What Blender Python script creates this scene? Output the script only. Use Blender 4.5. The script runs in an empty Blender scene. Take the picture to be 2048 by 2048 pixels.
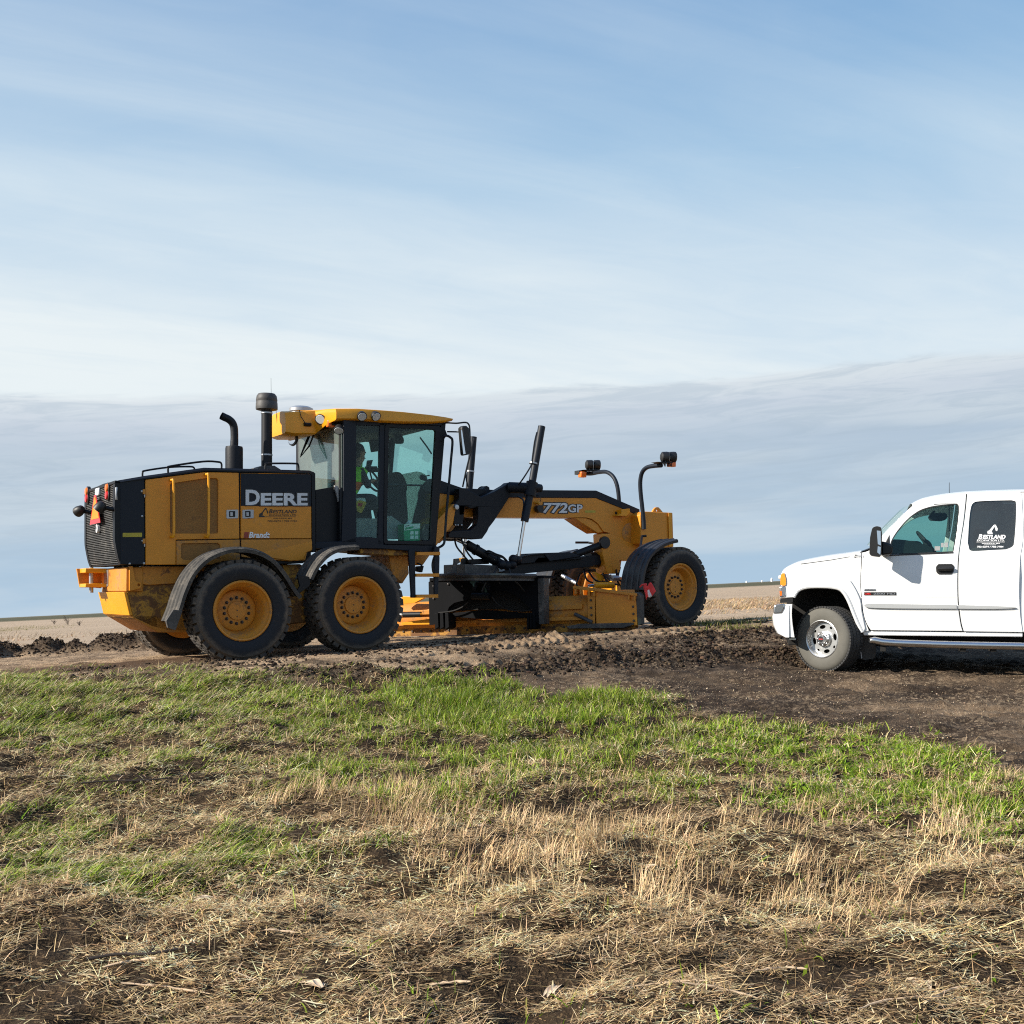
import bpy, bmesh, math, random
import numpy as np
from mathutils import Vector, Matrix
from mathutils.geometry import tessellate_polygon

R = math.radians
random.seed(7)
rng = np.random.default_rng(11)
SC = bpy.context.scene
COL = SC.collection

# ------------------------------------------------------------------ camera
F, CX, HY, EYE = 2250.0, 1024.0, 1187.0, 1.75      # focal length and centre in 2048-pixel photograph units
cam_d = bpy.data.cameras.new('camera')
cam = bpy.data.objects.new('camera', cam_d)
COL.objects.link(cam)
cam.location = (0, 0, EYE)
cam.rotation_euler = (R(90), 0, 0)
cam_d.sensor_width = 36
cam_d.lens = 36 * F / 2048
cam_d.shift_y = (HY - 1024) / 2048
cam_d.clip_start = 0.05
cam_d.clip_end = 20000
SC.camera = cam

# ------------------------------------------------------------------ sun, sky, exposure
SUN_EL, SUN_AZ = 29.0, 20.0                          # azimuth: degrees behind the left-hand side of the view
sd = Vector((-math.cos(R(SUN_AZ)) * math.cos(R(SUN_EL)), -math.sin(R(SUN_AZ)) * math.cos(R(SUN_EL)), math.sin(R(SUN_EL))))
sun_d = bpy.data.lights.new('sun', 'SUN')
sun_d.energy = 5.0
sun_d.angle = R(0.5)
sun_d.color = (1.0, 0.93, 0.82)
sun = bpy.data.objects.new('sun', sun_d)
COL.objects.link(sun)
sun.rotation_euler = sd.to_track_quat('Z', 'Y').to_euler()
sun.location = (-20, -12, 20)

SC.render.engine = 'CYCLES'
SC.cycles.use_denoising = False
SC.cycles.filter_width = 1.1
SC.cycles.max_bounces = 8
SC.cycles.transparent_max_bounces = 16
SC.view_settings.view_transform = 'Standard'
SC.view_settings.look = 'None'
SC.view_settings.gamma = 1
SC.view_settings.use_curve_mapping = False
SC.view_settings.exposure = 0.66


class NT:
    """small helper for building node trees"""
    def __init__(s, tree):
        s.t = tree
        tree.nodes.clear()

    def n(s, typ, **kw):
        nd = s.t.nodes.new(typ)
        for k, v in kw.items():
            if k.startswith('in_'):
                key = k[3:]
                key = int(key) if key.isdigit() else key.replace('_', ' ')
                s.set(nd.inputs[key], v)
            else:
                setattr(nd, k, v)
        return nd

    def set(s, sock, v):
        if isinstance(v, bpy.types.NodeSocket):
            s.t.links.new(v, sock)
        else:
            sock.default_value = v

    def m(s, op, a, b=0.0, c=0.0, clamp=False):
        nd = s.t.nodes.new('ShaderNodeMath')
        nd.operation = op
        nd.use_clamp = clamp
        s.set(nd.inputs[0], a)
        s.set(nd.inputs[1], b)
        if op in ('MULTIPLY_ADD', 'SMOOTH_MIN'):
            s.set(nd.inputs[2], c)
        return nd.outputs[0]

    def mix(s, f, a, b, blend='MIX'):
        nd = s.t.nodes.new('ShaderNodeMix')
        nd.data_type = 'RGBA'
        nd.blend_type = blend
        s.set(nd.inputs[0], f)
        s.set(nd.inputs[6], a if isinstance(a, bpy.types.NodeSocket) else (*a[:3], 1))
        s.set(nd.inputs[7], b if isinstance(b, bpy.types.NodeSocket) else (*b[:3], 1))
        return nd.outputs[2]

    def step(s, v, lo, hi):
        nd = s.t.nodes.new('ShaderNodeMapRange')
        nd.interpolation_type = 'SMOOTHSTEP'
        s.set(nd.inputs[0], v)
        nd.inputs[1].default_value = lo
        nd.inputs[2].default_value = hi
        return nd.outputs[0]

    def ramp(s, v, stops):
        nd = s.t.nodes.new('ShaderNodeValToRGB')
        s.set(nd.inputs[0], v)
        cr = nd.color_ramp
        while len(cr.elements) < len(stops):
            cr.elements.new(0.5)
        for e, (p, c) in zip(cr.elements, stops):
            e.position = p
            e.color = (*c[:3], 1)
        return nd.outputs[0]

    def noise(s, vec, scale, detail=4, rough=0.55, dist=0.0, out=0):
        nd = s.t.nodes.new('ShaderNodeTexNoise')
        if vec is not None:
            s.t.links.new(vec, nd.inputs['Vector'])
        nd.inputs['Scale'].default_value = scale
        nd.inputs['Detail'].default_value = detail
        nd.inputs['Roughness'].default_value = rough
        nd.inputs['Distortion'].default_value = dist
        return nd.outputs[out]

    def mapping(s, vec, rot=(0, 0, 0), scale=(1, 1, 1), loc=(0, 0, 0), tex=False):
        nd = s.t.nodes.new('ShaderNodeMapping')
        if tex:                                      # turn first, then stretch
            nd.vector_type = 'TEXTURE'
            scale = tuple(1 / v for v in scale)
        s.t.links.new(vec, nd.inputs[0])
        nd.inputs['Rotation'].default_value = rot
        nd.inputs['Scale'].default_value = scale
        nd.inputs['Location'].default_value = loc
        return nd.outputs[0]


world = bpy.data.worlds.new('World')
SC.world = world
world.use_nodes = True
w = NT(world.node_tree)
sky = w.n('ShaderNodeTexSky', sky_type='NISHITA', sun_disc=False)
sky.sun_elevation = R(SUN_EL)
sky.sun_rotation = math.atan2(sd.x, sd.y)
sky.altitude = 300
sky.air_density = 1.0
sky.dust_density = 0.6
sky.ozone_density = 1.6
tc = w.n('ShaderNodeTexCoord').outputs['Generated']
sep = w.n('ShaderNodeSeparateXYZ', in_0=tc)
dx, dy, dz = sep.outputs
zc = w.m('MAXIMUM', dz, 0.0)
q = w.m('SUBTRACT', dz, w.m('MULTIPLY', dx, 0.045))           # height above the (slightly rising) horizon
# high thin cirrus, on a flat layer overhead
den = w.m('ADD', zc, 0.06)
comb = w.n('ShaderNodeCombineXYZ', in_0=w.m('DIVIDE', dx, den), in_1=w.m('DIVIDE', dy, den), in_2=0.0).outputs[0]
c1 = w.noise(w.mapping(comb, rot=(0, 0, R(26)), scale=(0.22, 1.25, 1), tex=True), 1.5, 6, 0.55, 0.5)
c2 = w.noise(w.mapping(comb, rot=(0, 0, R(20)), scale=(0.3, 0.8, 1), loc=(3.1, 0.4, 0), tex=True), 1.1, 3, 0.5, 0.3)
leftness = w.m('MULTIPLY_ADD', dx, -0.42, 0.0)
cirr = w.m('ADD', w.m('MULTIPLY', w.step(c1, 0.38, 0.68), 0.36), w.m('MULTIPLY', w.step(c2, 0.36, 0.66), 0.36))
low = w.step(q, 0.42, 0.165)
cirr = w.m('ADD', w.m('MULTIPLY', cirr, w.m('ADD', 0.55, leftness)), w.m('MULTIPLY', low, w.m('ADD', 0.66, leftness)), clamp=True)
c3 = w.noise(w.mapping(comb, rot=(0, 0, R(24)), scale=(1.1, 2.2, 1), tex=True), 2.2, 8, 0.62, 0.8)
cirr = w.m('ADD', cirr, w.m('MULTIPLY', w.m('SUBTRACT', c3, 0.5), w.m('ADD', 0.18, w.m('MULTIPLY', low, 0.25))), clamp=True)
# small bright wisps
wsp = w.noise(w.mapping(comb, rot=(0, 0, R(-8)), scale=(0.7, 2.6, 1), tex=True), 2.6, 6, 0.62)
wsp = w.m('MULTIPLY', w.step(wsp, 0.62, 0.74), w.m('MULTIPLY', w.step(q, 0.46, 0.30), 0.35))
cirr = w.m('MAXIMUM', w.m('MULTIPLY', cirr, w.m('ADD', 0.2, w.m('MULTIPLY', w.step(q, 0.85, 0.40), 0.8))), wsp)
K = 10.0
blue = w.ramp(q, [(0.0, (0.052, 0.063, 0.072)), (0.22, (0.042, 0.058, 0.073)), (0.34, (0.030, 0.0495, 0.0695)), (0.52, (0.0148, 0.0315, 0.0575)), (1.0, (0.008, 0.018, 0.045))])
blue = w.n('ShaderNodeVectorMath', operation='SCALE', in_0=blue, in_3=100.0).outputs[0]
above = w.mix(0.86, sky.outputs[0], blue)
above = w.mix(w.m('MULTIPLY', cirr, 0.94), above, (0.715 * K, 0.77 * K, 0.785 * K))
# the stratus bank round the horizon
hv = w.n('ShaderNodeCombineXYZ', in_0=w.m('MULTIPLY', w.m('ARCTAN2', dx, dy), 3.0), in_1=w.m('MULTIPLY', w.m('SUBTRACT', q, w.m('MULTIPLY', dx, 0.03)), 26.0), in_2=0.3).outputs[0]
b1 = w.noise(w.mapping(hv, scale=(0.9, 1.0, 1)), 1.0, 6, 0.55, 0.3)
b2 = w.noise(w.mapping(hv, scale=(3.2, 3.4, 1), loc=(4, 1, 0)), 1.0, 8, 0.66, 0.9)
edge_n = w.noise(w.mapping(hv, scale=(1.1, 0.25, 1), loc=(1.3, 0, 0)), 1.6, 5, 0.6)
edge = w.m('SUBTRACT', w.m('ADD', 0.178, w.m('MULTIPLY', w.m('SUBTRACT', edge_n, 0.5), 0.022)), q)
bankm = w.step(w.m('ADD', edge, w.m('MULTIPLY', w.m('SUBTRACT', b2, 0.5), 0.010)), -0.004, 0.0045)
bank = w.ramp(w.m('MULTIPLY', q, 4.0), [
    (0.0, (0.0325, 0.0465, 0.061)), (0.12, (0.032, 0.0455, 0.0595)), (0.30, (0.0355, 0.0465, 0.058)), (0.50, (0.0365, 0.0455, 0.056)),
    (0.62, (0.049, 0.055, 0.063)), (0.70, (0.062, 0.067, 0.071)), (0.8, (0.066, 0.0715, 0.0745))])
bank = w.n('ShaderNodeVectorMath', operation='SCALE', in_0=bank, in_3=100.0).outputs[0]
bank = w.mix(w.m('MULTIPLY', w.step(b1, 0.38, 0.66), 0.55), bank, (0.56 * K, 0.625 * K, 0.67 * K))
bank = w.mix(w.m('MULTIPLY', w.step(b2, 0.42, 0.66), w.m('MULTIPLY', w.step(q, 0.0, 0.10), 0.42)), bank, (0.325 * K, 0.415 * K, 0.51 * K))
allsky = w.mix(w.m('MULTIPLY', bankm, w.m('ADD', 0.80, w.m('MULTIPLY', b1, 0.24)), clamp=True), above, bank)
bg = w.n('ShaderNodeBackground', in_Color=allsky, in_Strength=0.0745)
w.n('ShaderNodeOutputWorld', in_Surface=bg.outputs[0])


# ------------------------------------------------------------------ materials
def paint(name, col, rough=0.5, metal=0.0, dirt=0.0, dcol=(0.23, 0.17, 0.11), scale=3.0, bump=0.0, bscale=40.0, var=0.08, spec=0.5,
          coat=0.0, rust=0.0, low=0.0):
    """painted or plain surface: colour variation, dust blotches, optional rust and fine relief (object space)"""
    mt = bpy.data.materials.new(name)
    mt.use_nodes = True
    t = NT(mt.node_tree)
    co = t.n('ShaderNodeTexCoord').outputs['Object']
    n1 = t.noise(co, scale, 5, 0.6)
    n2 = t.noise(co, scale * 7, 4, 0.6)
    c = t.mix(t.step(n1, 0.3, 0.7), tuple(x * (1 - var) for x in col), tuple(min(1, x * (1 + var)) for x in col))
    rg = rough
    if dirt > 0:
        f = t.m('MULTIPLY', t.step(t.m('ADD', t.m('MULTIPLY', n1, 0.6), t.m('MULTIPLY', n2, 0.4)), 0.62 - 0.3 * dirt, 0.78 - 0.15 * dirt), min(1, 0.35 + dirt), clamp=True)
        f = t.m('ADD', f, dirt * 0.18, clamp=True)
        c = t.mix(f, c, dcol)
        rg = t.m('ADD', rough, t.m('MULTIPLY', f, 0.9 - rough), clamp=True)
    if rust > 0:
        n3 = t.noise(co, scale * 1.7, 6, 0.7, 0.8)
        f2 = t.step(n3, 0.66 - 0.25 * rust, 0.74 - 0.22 * rust)
        c = t.mix(t.m('MULTIPLY', f2, 0.85), c, t.mix(n2, (0.05, 0.022, 0.012), (0.16, 0.06, 0.02)))
    p = t.n('ShaderNodeBsdfPrincipled', in_Roughness=rg, in_Metallic=metal)
    t.set(p.inputs['Base Color'], c)
    p.inputs['Specular IOR Level'].default_value = spec
    if coat:
        p.inputs['Coat Weight'].default_value = coat
        p.inputs['Coat Roughness'].default_value = 0.08
    if bump:
        nb = t.noise(co, bscale, 4, 0.6)
        b = t.n('ShaderNodeBump', in_Strength=bump, in_Distance=0.01, in_Height=nb)
        t.set(p.inputs['Normal'], b.outputs[0])
    t.n('ShaderNodeOutputMaterial', in_Surface=p.outputs[0])
    return mt


def glass(name, tint, gloss=0.06, dust=0.0, dustcol=(0.45, 0.44, 0.40), rough=0.02):
    mt = bpy.data.materials.new(name)
    mt.use_nodes = True
    t = NT(mt.node_tree)
    tr = t.n('ShaderNodeBsdfTransparent', in_Color=(*tint, 1)).outputs[0]
    gl = t.n('ShaderNodeBsdfGlossy', in_Color=(1, 1, 1, 1), in_Roughness=rough).outputs[0]
    fr = t.n('ShaderNodeFresnel', in_IOR=1.5).outputs[0]
    sh = t.n('ShaderNodeMixShader', in_0=t.m('MULTIPLY', t.m('MINIMUM', fr, 0.5), gloss / 0.04, clamp=True), in_1=tr, in_2=gl).outputs[0]
    if dust:
        co = t.n('ShaderNodeTexCoord').outputs['Object']
        nz = t.noise(co, 2.5, 5, 0.65)
        df = t.n('ShaderNodeBsdfDiffuse', in_Color=(*dustcol, 1)).outputs[0]
        sh = t.n('ShaderNodeMixShader', in_0=t.m('MULTIPLY', t.m('ADD', 0.5, nz), dust, clamp=True), in_1=sh, in_2=df).outputs[0]
    t.n('ShaderNodeOutputMaterial', in_Surface=sh)
    return mt


YEL = (0.67, 0.248, 0.010)
M = {}
M['yellow'] = paint('yellow_paint', YEL, 0.42, dirt=0.12, dcol=(0.26, 0.18, 0.10), scale=2.2, bump=0.05)
M['yellow_dirty'] = paint('yellow_paint_dirty', (0.60, 0.228, 0.014), 0.55, dirt=0.45, dcol=(0.22, 0.155, 0.095), scale=3.0, bump=0.25, rust=0.25)
M['yellow_rust'] = paint('yellow_paint_rusty', (0.50, 0.24, 0.02), 0.65, dirt=0.5, dcol=(0.13, 0.09, 0.06), scale=3.5, bump=0.3, rust=0.85)
M['yellow_lit'] = paint('yellow_paint_clean_lit', (0.78, 0.318, 0.005), 0.38, dirt=0.06, scale=2.0)  # cleaner yellow, lightened so the roof's sunlight sits in its colour
M['rim'] = paint('wheel_yellow', (0.60, 0.235, 0.014), 0.5, dirt=0.48, dcol=(0.22, 0.135, 0.07), scale=4.0, bump=0.1)
M['black'] = paint('black_paint', (0.004, 0.005, 0.0075), 0.5, dirt=0.08, dcol=(0.06, 0.052, 0.047), scale=2.5, bump=0.04, spec=0.32)
M['navy'] = paint('dark_panel_paint', (0.006, 0.0095, 0.017), 0.52, dirt=0.06, dcol=(0.04, 0.038, 0.036), scale=2.0, spec=0.32)
M['casting'] = paint('black_casting', (0.005, 0.0065, 0.0105), 0.55, dirt=0.12, dcol=(0.06, 0.05, 0.042), scale=3.0, bump=0.2, spec=0.32)
M['dusty_black'] = paint('dusty_black_steel', (0.035, 0.034, 0.034), 0.55, dirt=0.5, dcol=(0.20, 0.17, 0.14), scale=3.0, bump=0.15)
M['plastic'] = paint('black_plastic', (0.009, 0.009, 0.0095), 0.5, dirt=0.05)
M['rubber'] = paint('tyre_rubber', (0.020, 0.021, 0.024), 0.72, dirt=0.22, dcol=(0.085, 0.072, 0.06), scale=4.0, bump=0.3)
M['tread'] = paint('tyre_tread_muddy', (0.035, 0.032, 0.03), 0.9, dirt=0.6, dcol=(0.15, 0.118, 0.085), scale=5.0, bump=0.6, bscale=30)
M['mudguard'] = paint('mud_caked_fender', (0.025, 0.024, 0.023), 0.75, dirt=0.6, dcol=(0.15, 0.13, 0.105), scale=5.0, bump=0.4)
M['fender'] = paint('black_fender', (0.017, 0.018, 0.022), 0.4, dirt=0.2, dcol=(0.10, 0.09, 0.08), scale=4.0, bump=0.1)
M['chrome'] = paint('chrome', (0.62, 0.62, 0.62), 0.26, metal=1.0, var=0.02, dirt=0.05)
M['rod'] = paint('chrome_rod', (0.72, 0.72, 0.72), 0.2, metal=1.0, var=0.02)
M['matte_black'] = paint('matte_black_steel', (0.006, 0.0065, 0.008), 0.85, dirt=0.1, dcol=(0.03, 0.027, 0.024), spec=0.15, scale=3, bump=0.2)
M['steel'] = paint('zinc_steel', (0.42, 0.43, 0.45), 0.4, metal=0.8)
M['bolt'] = paint('dark_bolt', (0.06, 0.055, 0.055), 0.45, metal=0.6, dirt=0.2)
M['silver'] = paint('silver_decal', (0.62, 0.63, 0.64), 0.4)
M['ink'] = paint('black_decal', (0.012, 0.012, 0.013), 0.4, var=0.0)
M['white_ink'] = paint('white_decal', (0.80, 0.80, 0.80), 0.4, var=0.0)
M['red_ink'] = paint('red_decal', (0.30, 0.03, 0.03), 0.4, var=0.0)
M['yellow_tape'] = paint('yellow_reflector_tape', (0.45, 0.36, 0.03), 0.4)
M['grille'] = paint('dusty_grille', (0.03, 0.03, 0.03), 0.6, dirt=0.5, dcol=(0.20, 0.185, 0.165), scale=4.0)
M['moulding'] = paint('grey_moulding', (0.42, 0.43, 0.43), 0.35, var=0.02)
M['mesh_screen'] = paint('rusty_screen', (0.30, 0.135, 0.028), 0.75, dirt=0.4, dcol=(0.15, 0.075, 0.03), scale=3.0, bump=0.5, bscale=160)
M['orange_lens'] = paint('orange_lens', (0.85, 0.17, 0.015), 0.25, spec=0.6, var=0.02)
M['amber_lens'] = paint('amber_lens', (0.9, 0.33, 0.02), 0.2, spec=0.6, var=0.02)
M['red_lens'] = paint('red_lens', (0.62, 0.025, 0.02), 0.25, spec=0.6, var=0.02)
M['orange_sign'] = paint('orange_sign', (0.95, 0.24, 0.015), 0.5, var=0.03)
M['lens'] = paint('clear_lamp_lens', (0.55, 0.56, 0.56), 0.15, spec=0.8)
M['dark_in'] = paint('dark_interior', (0.011, 0.012, 0.013), 0.75)
M['grey_in'] = paint('grey_trim', (0.30, 0.30, 0.30), 0.8, dirt=0.2, dcol=(0.25, 0.22, 0.18))
M['white'] = paint('white_car_paint', (0.77, 0.77, 0.76), 0.25, coat=0.6, var=0.01)
M['white_flare'] = M['white']
M['seam'] = paint('panel_gap', (0.05, 0.05, 0.05), 0.9)
M['carglass'] = glass('tinted_car_glass', (0.70, 0.86, 0.82), 0.025)
M['privacy'] = glass('privacy_glass', (0.36, 0.40, 0.40), 0.07, dust=0.05)
M['cabglass'] = glass('cab_glass', (0.80, 0.93, 0.90), 0.016)
M['dustyglass'] = glass('dusty_cab_glass', (0.50, 0.60, 0.57), 0.05, dust=0.19, dustcol=(0.38, 0.42, 0.39))
M['mirror'] = paint('mirror_glass', (0.8, 0.82, 0.84), 0.04, metal=1.0, var=0.0)
M['tyre_car'] = paint('pickup_tyre', (0.105, 0.10, 0.085), 0.85, dirt=0.25, dcol=(0.14, 0.128, 0.105), scale=6.0, bump=0.2)
M['tread_car'] = paint('pickup_tread', (0.030, 0.030, 0.030), 0.8, dirt=0.2, dcol=(0.10, 0.09, 0.08))
M['alloy'] = paint('polished_alloy', (0.60, 0.60, 0.59), 0.36, metal=1.0, dirt=0.08, dcol=(0.3, 0.27, 0.22), scale=8)
M['mudflap'] = paint('mud_flap_rubber', (0.03, 0.029, 0.028), 0.8, dirt=0.3)
M['liner'] = paint('wheel_arch_liner', (0.014, 0.013, 0.012), 0.9, dirt=0.15, dcol=(0.05, 0.045, 0.04))
M['cloth_red'] = paint('red_flag_cloth', (0.72, 0.055, 0.05), 0.8, var=0.15, scale=12)
M['vest_lime'] = paint('lime_vest', (0.35, 0.85, 0.02), 0.7)
M['vest_orange'] = paint('orange_vest_stripe', (0.95, 0.18, 0.02), 0.7)
M['skin'] = paint('skin', (0.42, 0.22, 0.15), 0.55)
M['jacket'] = paint('dark_jacket', (0.035, 0.035, 0.04), 0.85)
M['hair'] = paint('dark_hair', (0.02, 0.015, 0.012), 0.7)
M['card_green'] = paint('green_card', (0.02, 0.34, 0.15), 0.6)
M['card_white'] = paint('white_card', (0.75, 0.78, 0.76), 0.6)
M['tissue'] = paint('white_tissue', (0.75, 0.76, 0.75), 0.9)
M['snack'] = paint('yellow_foil_bag', (0.70, 0.42, 0.03), 0.35, var=0.3, scale=14)
M['bin'] = paint('white_bin_steel', (0.75, 0.75, 0.74), 0.5)
M['stalk'] = paint('dry_corn_stalk', (0.55, 0.40, 0.26), 0.8, var=0.2, scale=20)
M['husk'] = paint('dry_corn_husk', (0.60, 0.46, 0.32), 0.8, var=0.15, scale=25)
M['twig'] = paint('dark_twig', (0.045, 0.032, 0.025), 0.9)


def tyre_material():
    """rubber with dust caked on its outer shoulder and faint scuff rings"""
    mt = bpy.data.materials.new('tyre_rubber_dusty')
    mt.use_nodes = True
    t = NT(mt.node_tree)
    co = t.n('ShaderNodeTexCoord').outputs['Object']
    sp = t.n('ShaderNodeSeparateXYZ', in_0=co).outputs
    rad = t.m('SQRT', t.m('ADD', t.m('MULTIPLY', sp[0], sp[0]), t.m('MULTIPLY', sp[2], sp[2])))
    n1, n2 = t.noise(co, 9, 6, 0.7, 0.4), t.noise(co, 40, 4, 0.7)
    f = t.m('ADD', t.step(rad, 0.47, 0.60), t.m('MULTIPLY', t.m('SUBTRACT', n1, 0.5), 1.3))
    f = t.m('MULTIPLY', t.step(f, 0.2, 1.0), t.m('ADD', 0.35, n2), clamp=True)
    c = t.mix(f, (0.0095, 0.011, 0.0145), (0.125, 0.098, 0.072))
    c = t.mix(t.m('MULTIPLY', t.step(t.noise(t.mapping(co, scale=(1, 1, 1)), 3.0, 6, 0.8, 2.5), 0.62, 0.70), 0.5), c, (0.10, 0.095, 0.09))
    p = t.n('ShaderNodeBsdfPrincipled', in_Roughness=0.8)
    t.set(p.inputs['Base Color'], c)
    b = t.n('ShaderNodeBump', in_Strength=0.35, in_Distance=0.01, in_Height=n2)
    t.set(p.inputs['Normal'], b.outputs[0])
    t.n('ShaderNodeOutputMaterial', in_Surface=p.outputs[0])
    return mt


M['rubber'] = tyre_material()


# ------------------------------------------------------------------ mesh helpers
class Frame:
    """a thing's own axes: a along its heading, b to its left, z up; P() meets the photograph's ray with the plane b"""
    def __init__(s, x0, y0, z0, deg):
        s.x0, s.y0, s.z0, s.th = x0, y0, z0, R(deg)
        s.c, s.s = math.cos(s.th), math.sin(s.th)

    def P(s, px, py, b):
        k = (px - CX) / F
        a = (k * (s.y0 + b * s.c) - s.x0 + b * s.s) / (s.c - k * s.s)
        Y = s.y0 + a * s.s + b * s.c
        return (a, b, EYE + (HY - py) * Y / F - s.z0)

    def W(s, p):
        a, b, z = p
        return Vector((s.x0 + a * s.c - b * s.s, s.y0 + a * s.s + b * s.c, s.z0 + z))


def zm(z, pts):
    ox, oy, k = z
    return [(ox + p[0] / k, oy + p[1] / k) + tuple(p[2:]) for p in pts]


Z1, Z2, Z3, Z4 = (130, 780, 3.577), (540, 780, 4.83), (540, 1060, 4.83), (840, 820, 6.0375)
Z5, Z6, Z7 = (780, 1040, 4.83), (1060, 880, 4.829), (1520, 960, 3.659)
ZR, ZB, ZW, ZD, ZA = (140, 950, 10.733), (140, 1110, 9.66), (1540, 1130, 8.4), (470, 960, 10.733), (1160, 1040, 13.8)
ZT, ZC = (1700, 980, 5.552), (660, 940, 8.782)


class MB:
    def __init__(s):
        s.v, s.f, s.mi = [], [], []
        s.cur = 0

    def add(s, vs, fs):
        o = len(s.v)
        s.v += [tuple(x) for x in vs]
        s.f += [tuple(i + o for i in f) for f in fs]
        s.mi += [s.cur] * len(fs)
        return s

    def box(s, x0, x1, y0, y1, z0, z1):
        vs = [(x, y, z) for x in (x0, x1) for y in (y0, y1) for z in (z0, z1)]
        return s.add(vs, [(0, 1, 3, 2), (4, 6, 7, 5), (0, 4, 5, 1), (2, 3, 7, 6), (0, 2, 6, 4), (1, 5, 7, 3)])

    def obox(s, c, ax, half):
        c = Vector(c)
        A = [Vector(x).normalized() * h for x, h in zip(ax, half)]
        vs = [c + i * A[0] + j * A[1] + k * A[2] for i in (-1, 1) for j in (-1, 1) for k in (-1, 1)]
        return s.add(vs, [(0, 1, 3, 2), (4, 6, 7, 5), (0, 4, 5, 1), (2, 3, 7, 6), (0, 2, 6, 4), (1, 5, 7, 3)])

    def plate(s, loops, y0, y1, fy=None):
        """2-D loops of (a, z), first the outline then holes, given thickness between b=y0 and b=y1"""
        flat = [p for l in loops for p in l]
        tris = tessellate_polygon([[Vector((p[0], p[1], 0)) for p in l] for l in loops])
        n = len(flat)
        sh = fy or (lambda a, z: 0.0)
        vs = [(p[0], y0 + sh(p[0], p[1]), p[1]) for p in flat] + [(p[0], y1 + sh(p[0], p[1]), p[1]) for p in flat]
        fs = [tuple(t) for t in tris] + [tuple(i + n for i in reversed(t)) for t in tris]
        o = 0
        for l in loops:
            m = len(l)
            for i in range(m):
                j = (i + 1) % m
                fs.append((o + i, o + j, o + j + n, o + i + n))
            o += m
        return s.add(vs, fs)

    def tube(s, path, r, n=10, cap=True):
        P = [Vector(p) for p in path]
        rs = r if isinstance(r, (list, tuple)) else [r] * len(P)
        T = [(P[min(i + 1, len(P) - 1)] - P[max(i - 1, 0)]).normalized() for i in range(len(P))]
        up = Vector((0, 0, 1)) if abs(T[0].z) < 0.9 else Vector((0, 1, 0))
        nx = T[0].cross(up).normalized()
        vs, fs = [], []
        for i, p in enumerate(P):
            nx = (nx - nx.dot(T[i]) * T[i]).normalized()
            ny = T[i].cross(nx)
            for j in range(n):
                a = 2 * math.pi * j / n
                vs.append(p + rs[i] * (math.cos(a) * nx + math.sin(a) * ny))
        for i in range(len(P) - 1):
            for j in range(n):
                k = (j + 1) % n
                fs.append((i * n + j, i * n + k, (i + 1) * n + k, (i + 1) * n + j))
        if cap:
            fs.append(tuple(range(n))[::-1])
            fs.append(tuple((len(P) - 1) * n + j for j in range(n)))
        return s.add(vs, fs)

    def cyl(s, p0, p1, r0, r1=None, n=16):
        return s.tube([p0, p1], [r0, r0 if r1 is None else r1], n)

    def lathe(s, prof, c=(0, 0, 0), n=32, axis='y', closed=False):
        """prof: (radius, offset along the axis)"""
        vs, fs = [], []
        m = len(prof)
        for j in range(n):
            a = 2 * math.pi * j / n
            for r, h in prof:
                u, v_ = r * math.cos(a), r * math.sin(a)
                p = {'y': (u, h, v_), 'z': (u, v_, h), 'x': (h, u, v_)}[axis]
                vs.append((c[0] + p[0], c[1] + p[1], c[2] + p[2]))
        for j in range(n):
            k = (j + 1) % n
            for i in range(m - 1 if not closed else m):
                i2 = (i + 1) % m
                fs.append((j * m + i, j * m + i2, k * m + i2, k * m + i))
        return s.add(vs, fs)

    def loft(s, secs, cap=True, close=True):
        n = len(secs[0])
        vs = [p for sc in secs for p in sc]
        fs = []
        for i in range(len(secs) - 1):
            for j in range(n if close else n - 1):
                k = (j + 1) % n
                fs.append((i * n + j, i * n + k, (i + 1) * n + k, (i + 1) * n + j))
        if cap:
            fs.append(tuple(range(n))[::-1])
            fs.append(tuple((len(secs) - 1) * n + j for j in range(n)))
        return s.add(vs, fs)

    def sphere(s, c, r, n=16, m=10, sq=(1, 1, 1)):
        vs, fs = [], []
        for i in range(m + 1):
            t = math.pi * i / m
            for j in range(n):
                a = 2 * math.pi * j / n
                vs.append((c[0] + r * sq[0] * math.sin(t) * math.cos(a), c[1] + r * sq[1] * math.sin(t) * math.sin(a), c[2] + r * sq[2] * math.cos(t)))
        for i in range(m):
            for j in range(n):
                k = (j + 1) % n
                fs.append((i * n + j, (i + 1) * n + j, (i + 1) * n + k, i * n + k))
        return s.add(vs, fs)

    def mesh(s, name, mats, smooth=True, angle=38, weld=True):
        me = bpy.data.meshes.new(name)
        me.from_pydata(s.v, [], s.f)
        if not isinstance(mats, (list, tuple)):
            mats = [mats]
        for mt in mats:
            me.materials.append(mt)
        if len(mats) > 1:
            me.polygons.foreach_set('material_index', s.mi)
        bm = bmesh.new()
        bm.from_mesh(me)
        if weld:
            bmesh.ops.remove_doubles(bm, verts=bm.verts, dist=1e-5)
        bmesh.ops.recalc_face_normals(bm, faces=bm.faces)
        bm.to_mesh(me)
        bm.free()
        if smooth:
            me.polygons.foreach_set('use_smooth', [True] * len(me.polygons))
            me.set_sharp_from_angle(angle=R(angle))
        me.update()
        return me

    def build(s, name, mat, parent=None, bevel=0.0, seg=2, smooth=True, angle=38, weld=True):
        o = bpy.data.objects.new(name, s.mesh(name, mat, smooth, angle, weld))
        COL.objects.link(o)
        if parent is not None:
            o.parent = parent
        if bevel:
            md = o.modifiers.new('bevel', 'BEVEL')
            md.width = bevel
            md.segments = seg
            md.limit_method = 'ANGLE'
            md.angle_limit = R(40)
        return o


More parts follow.
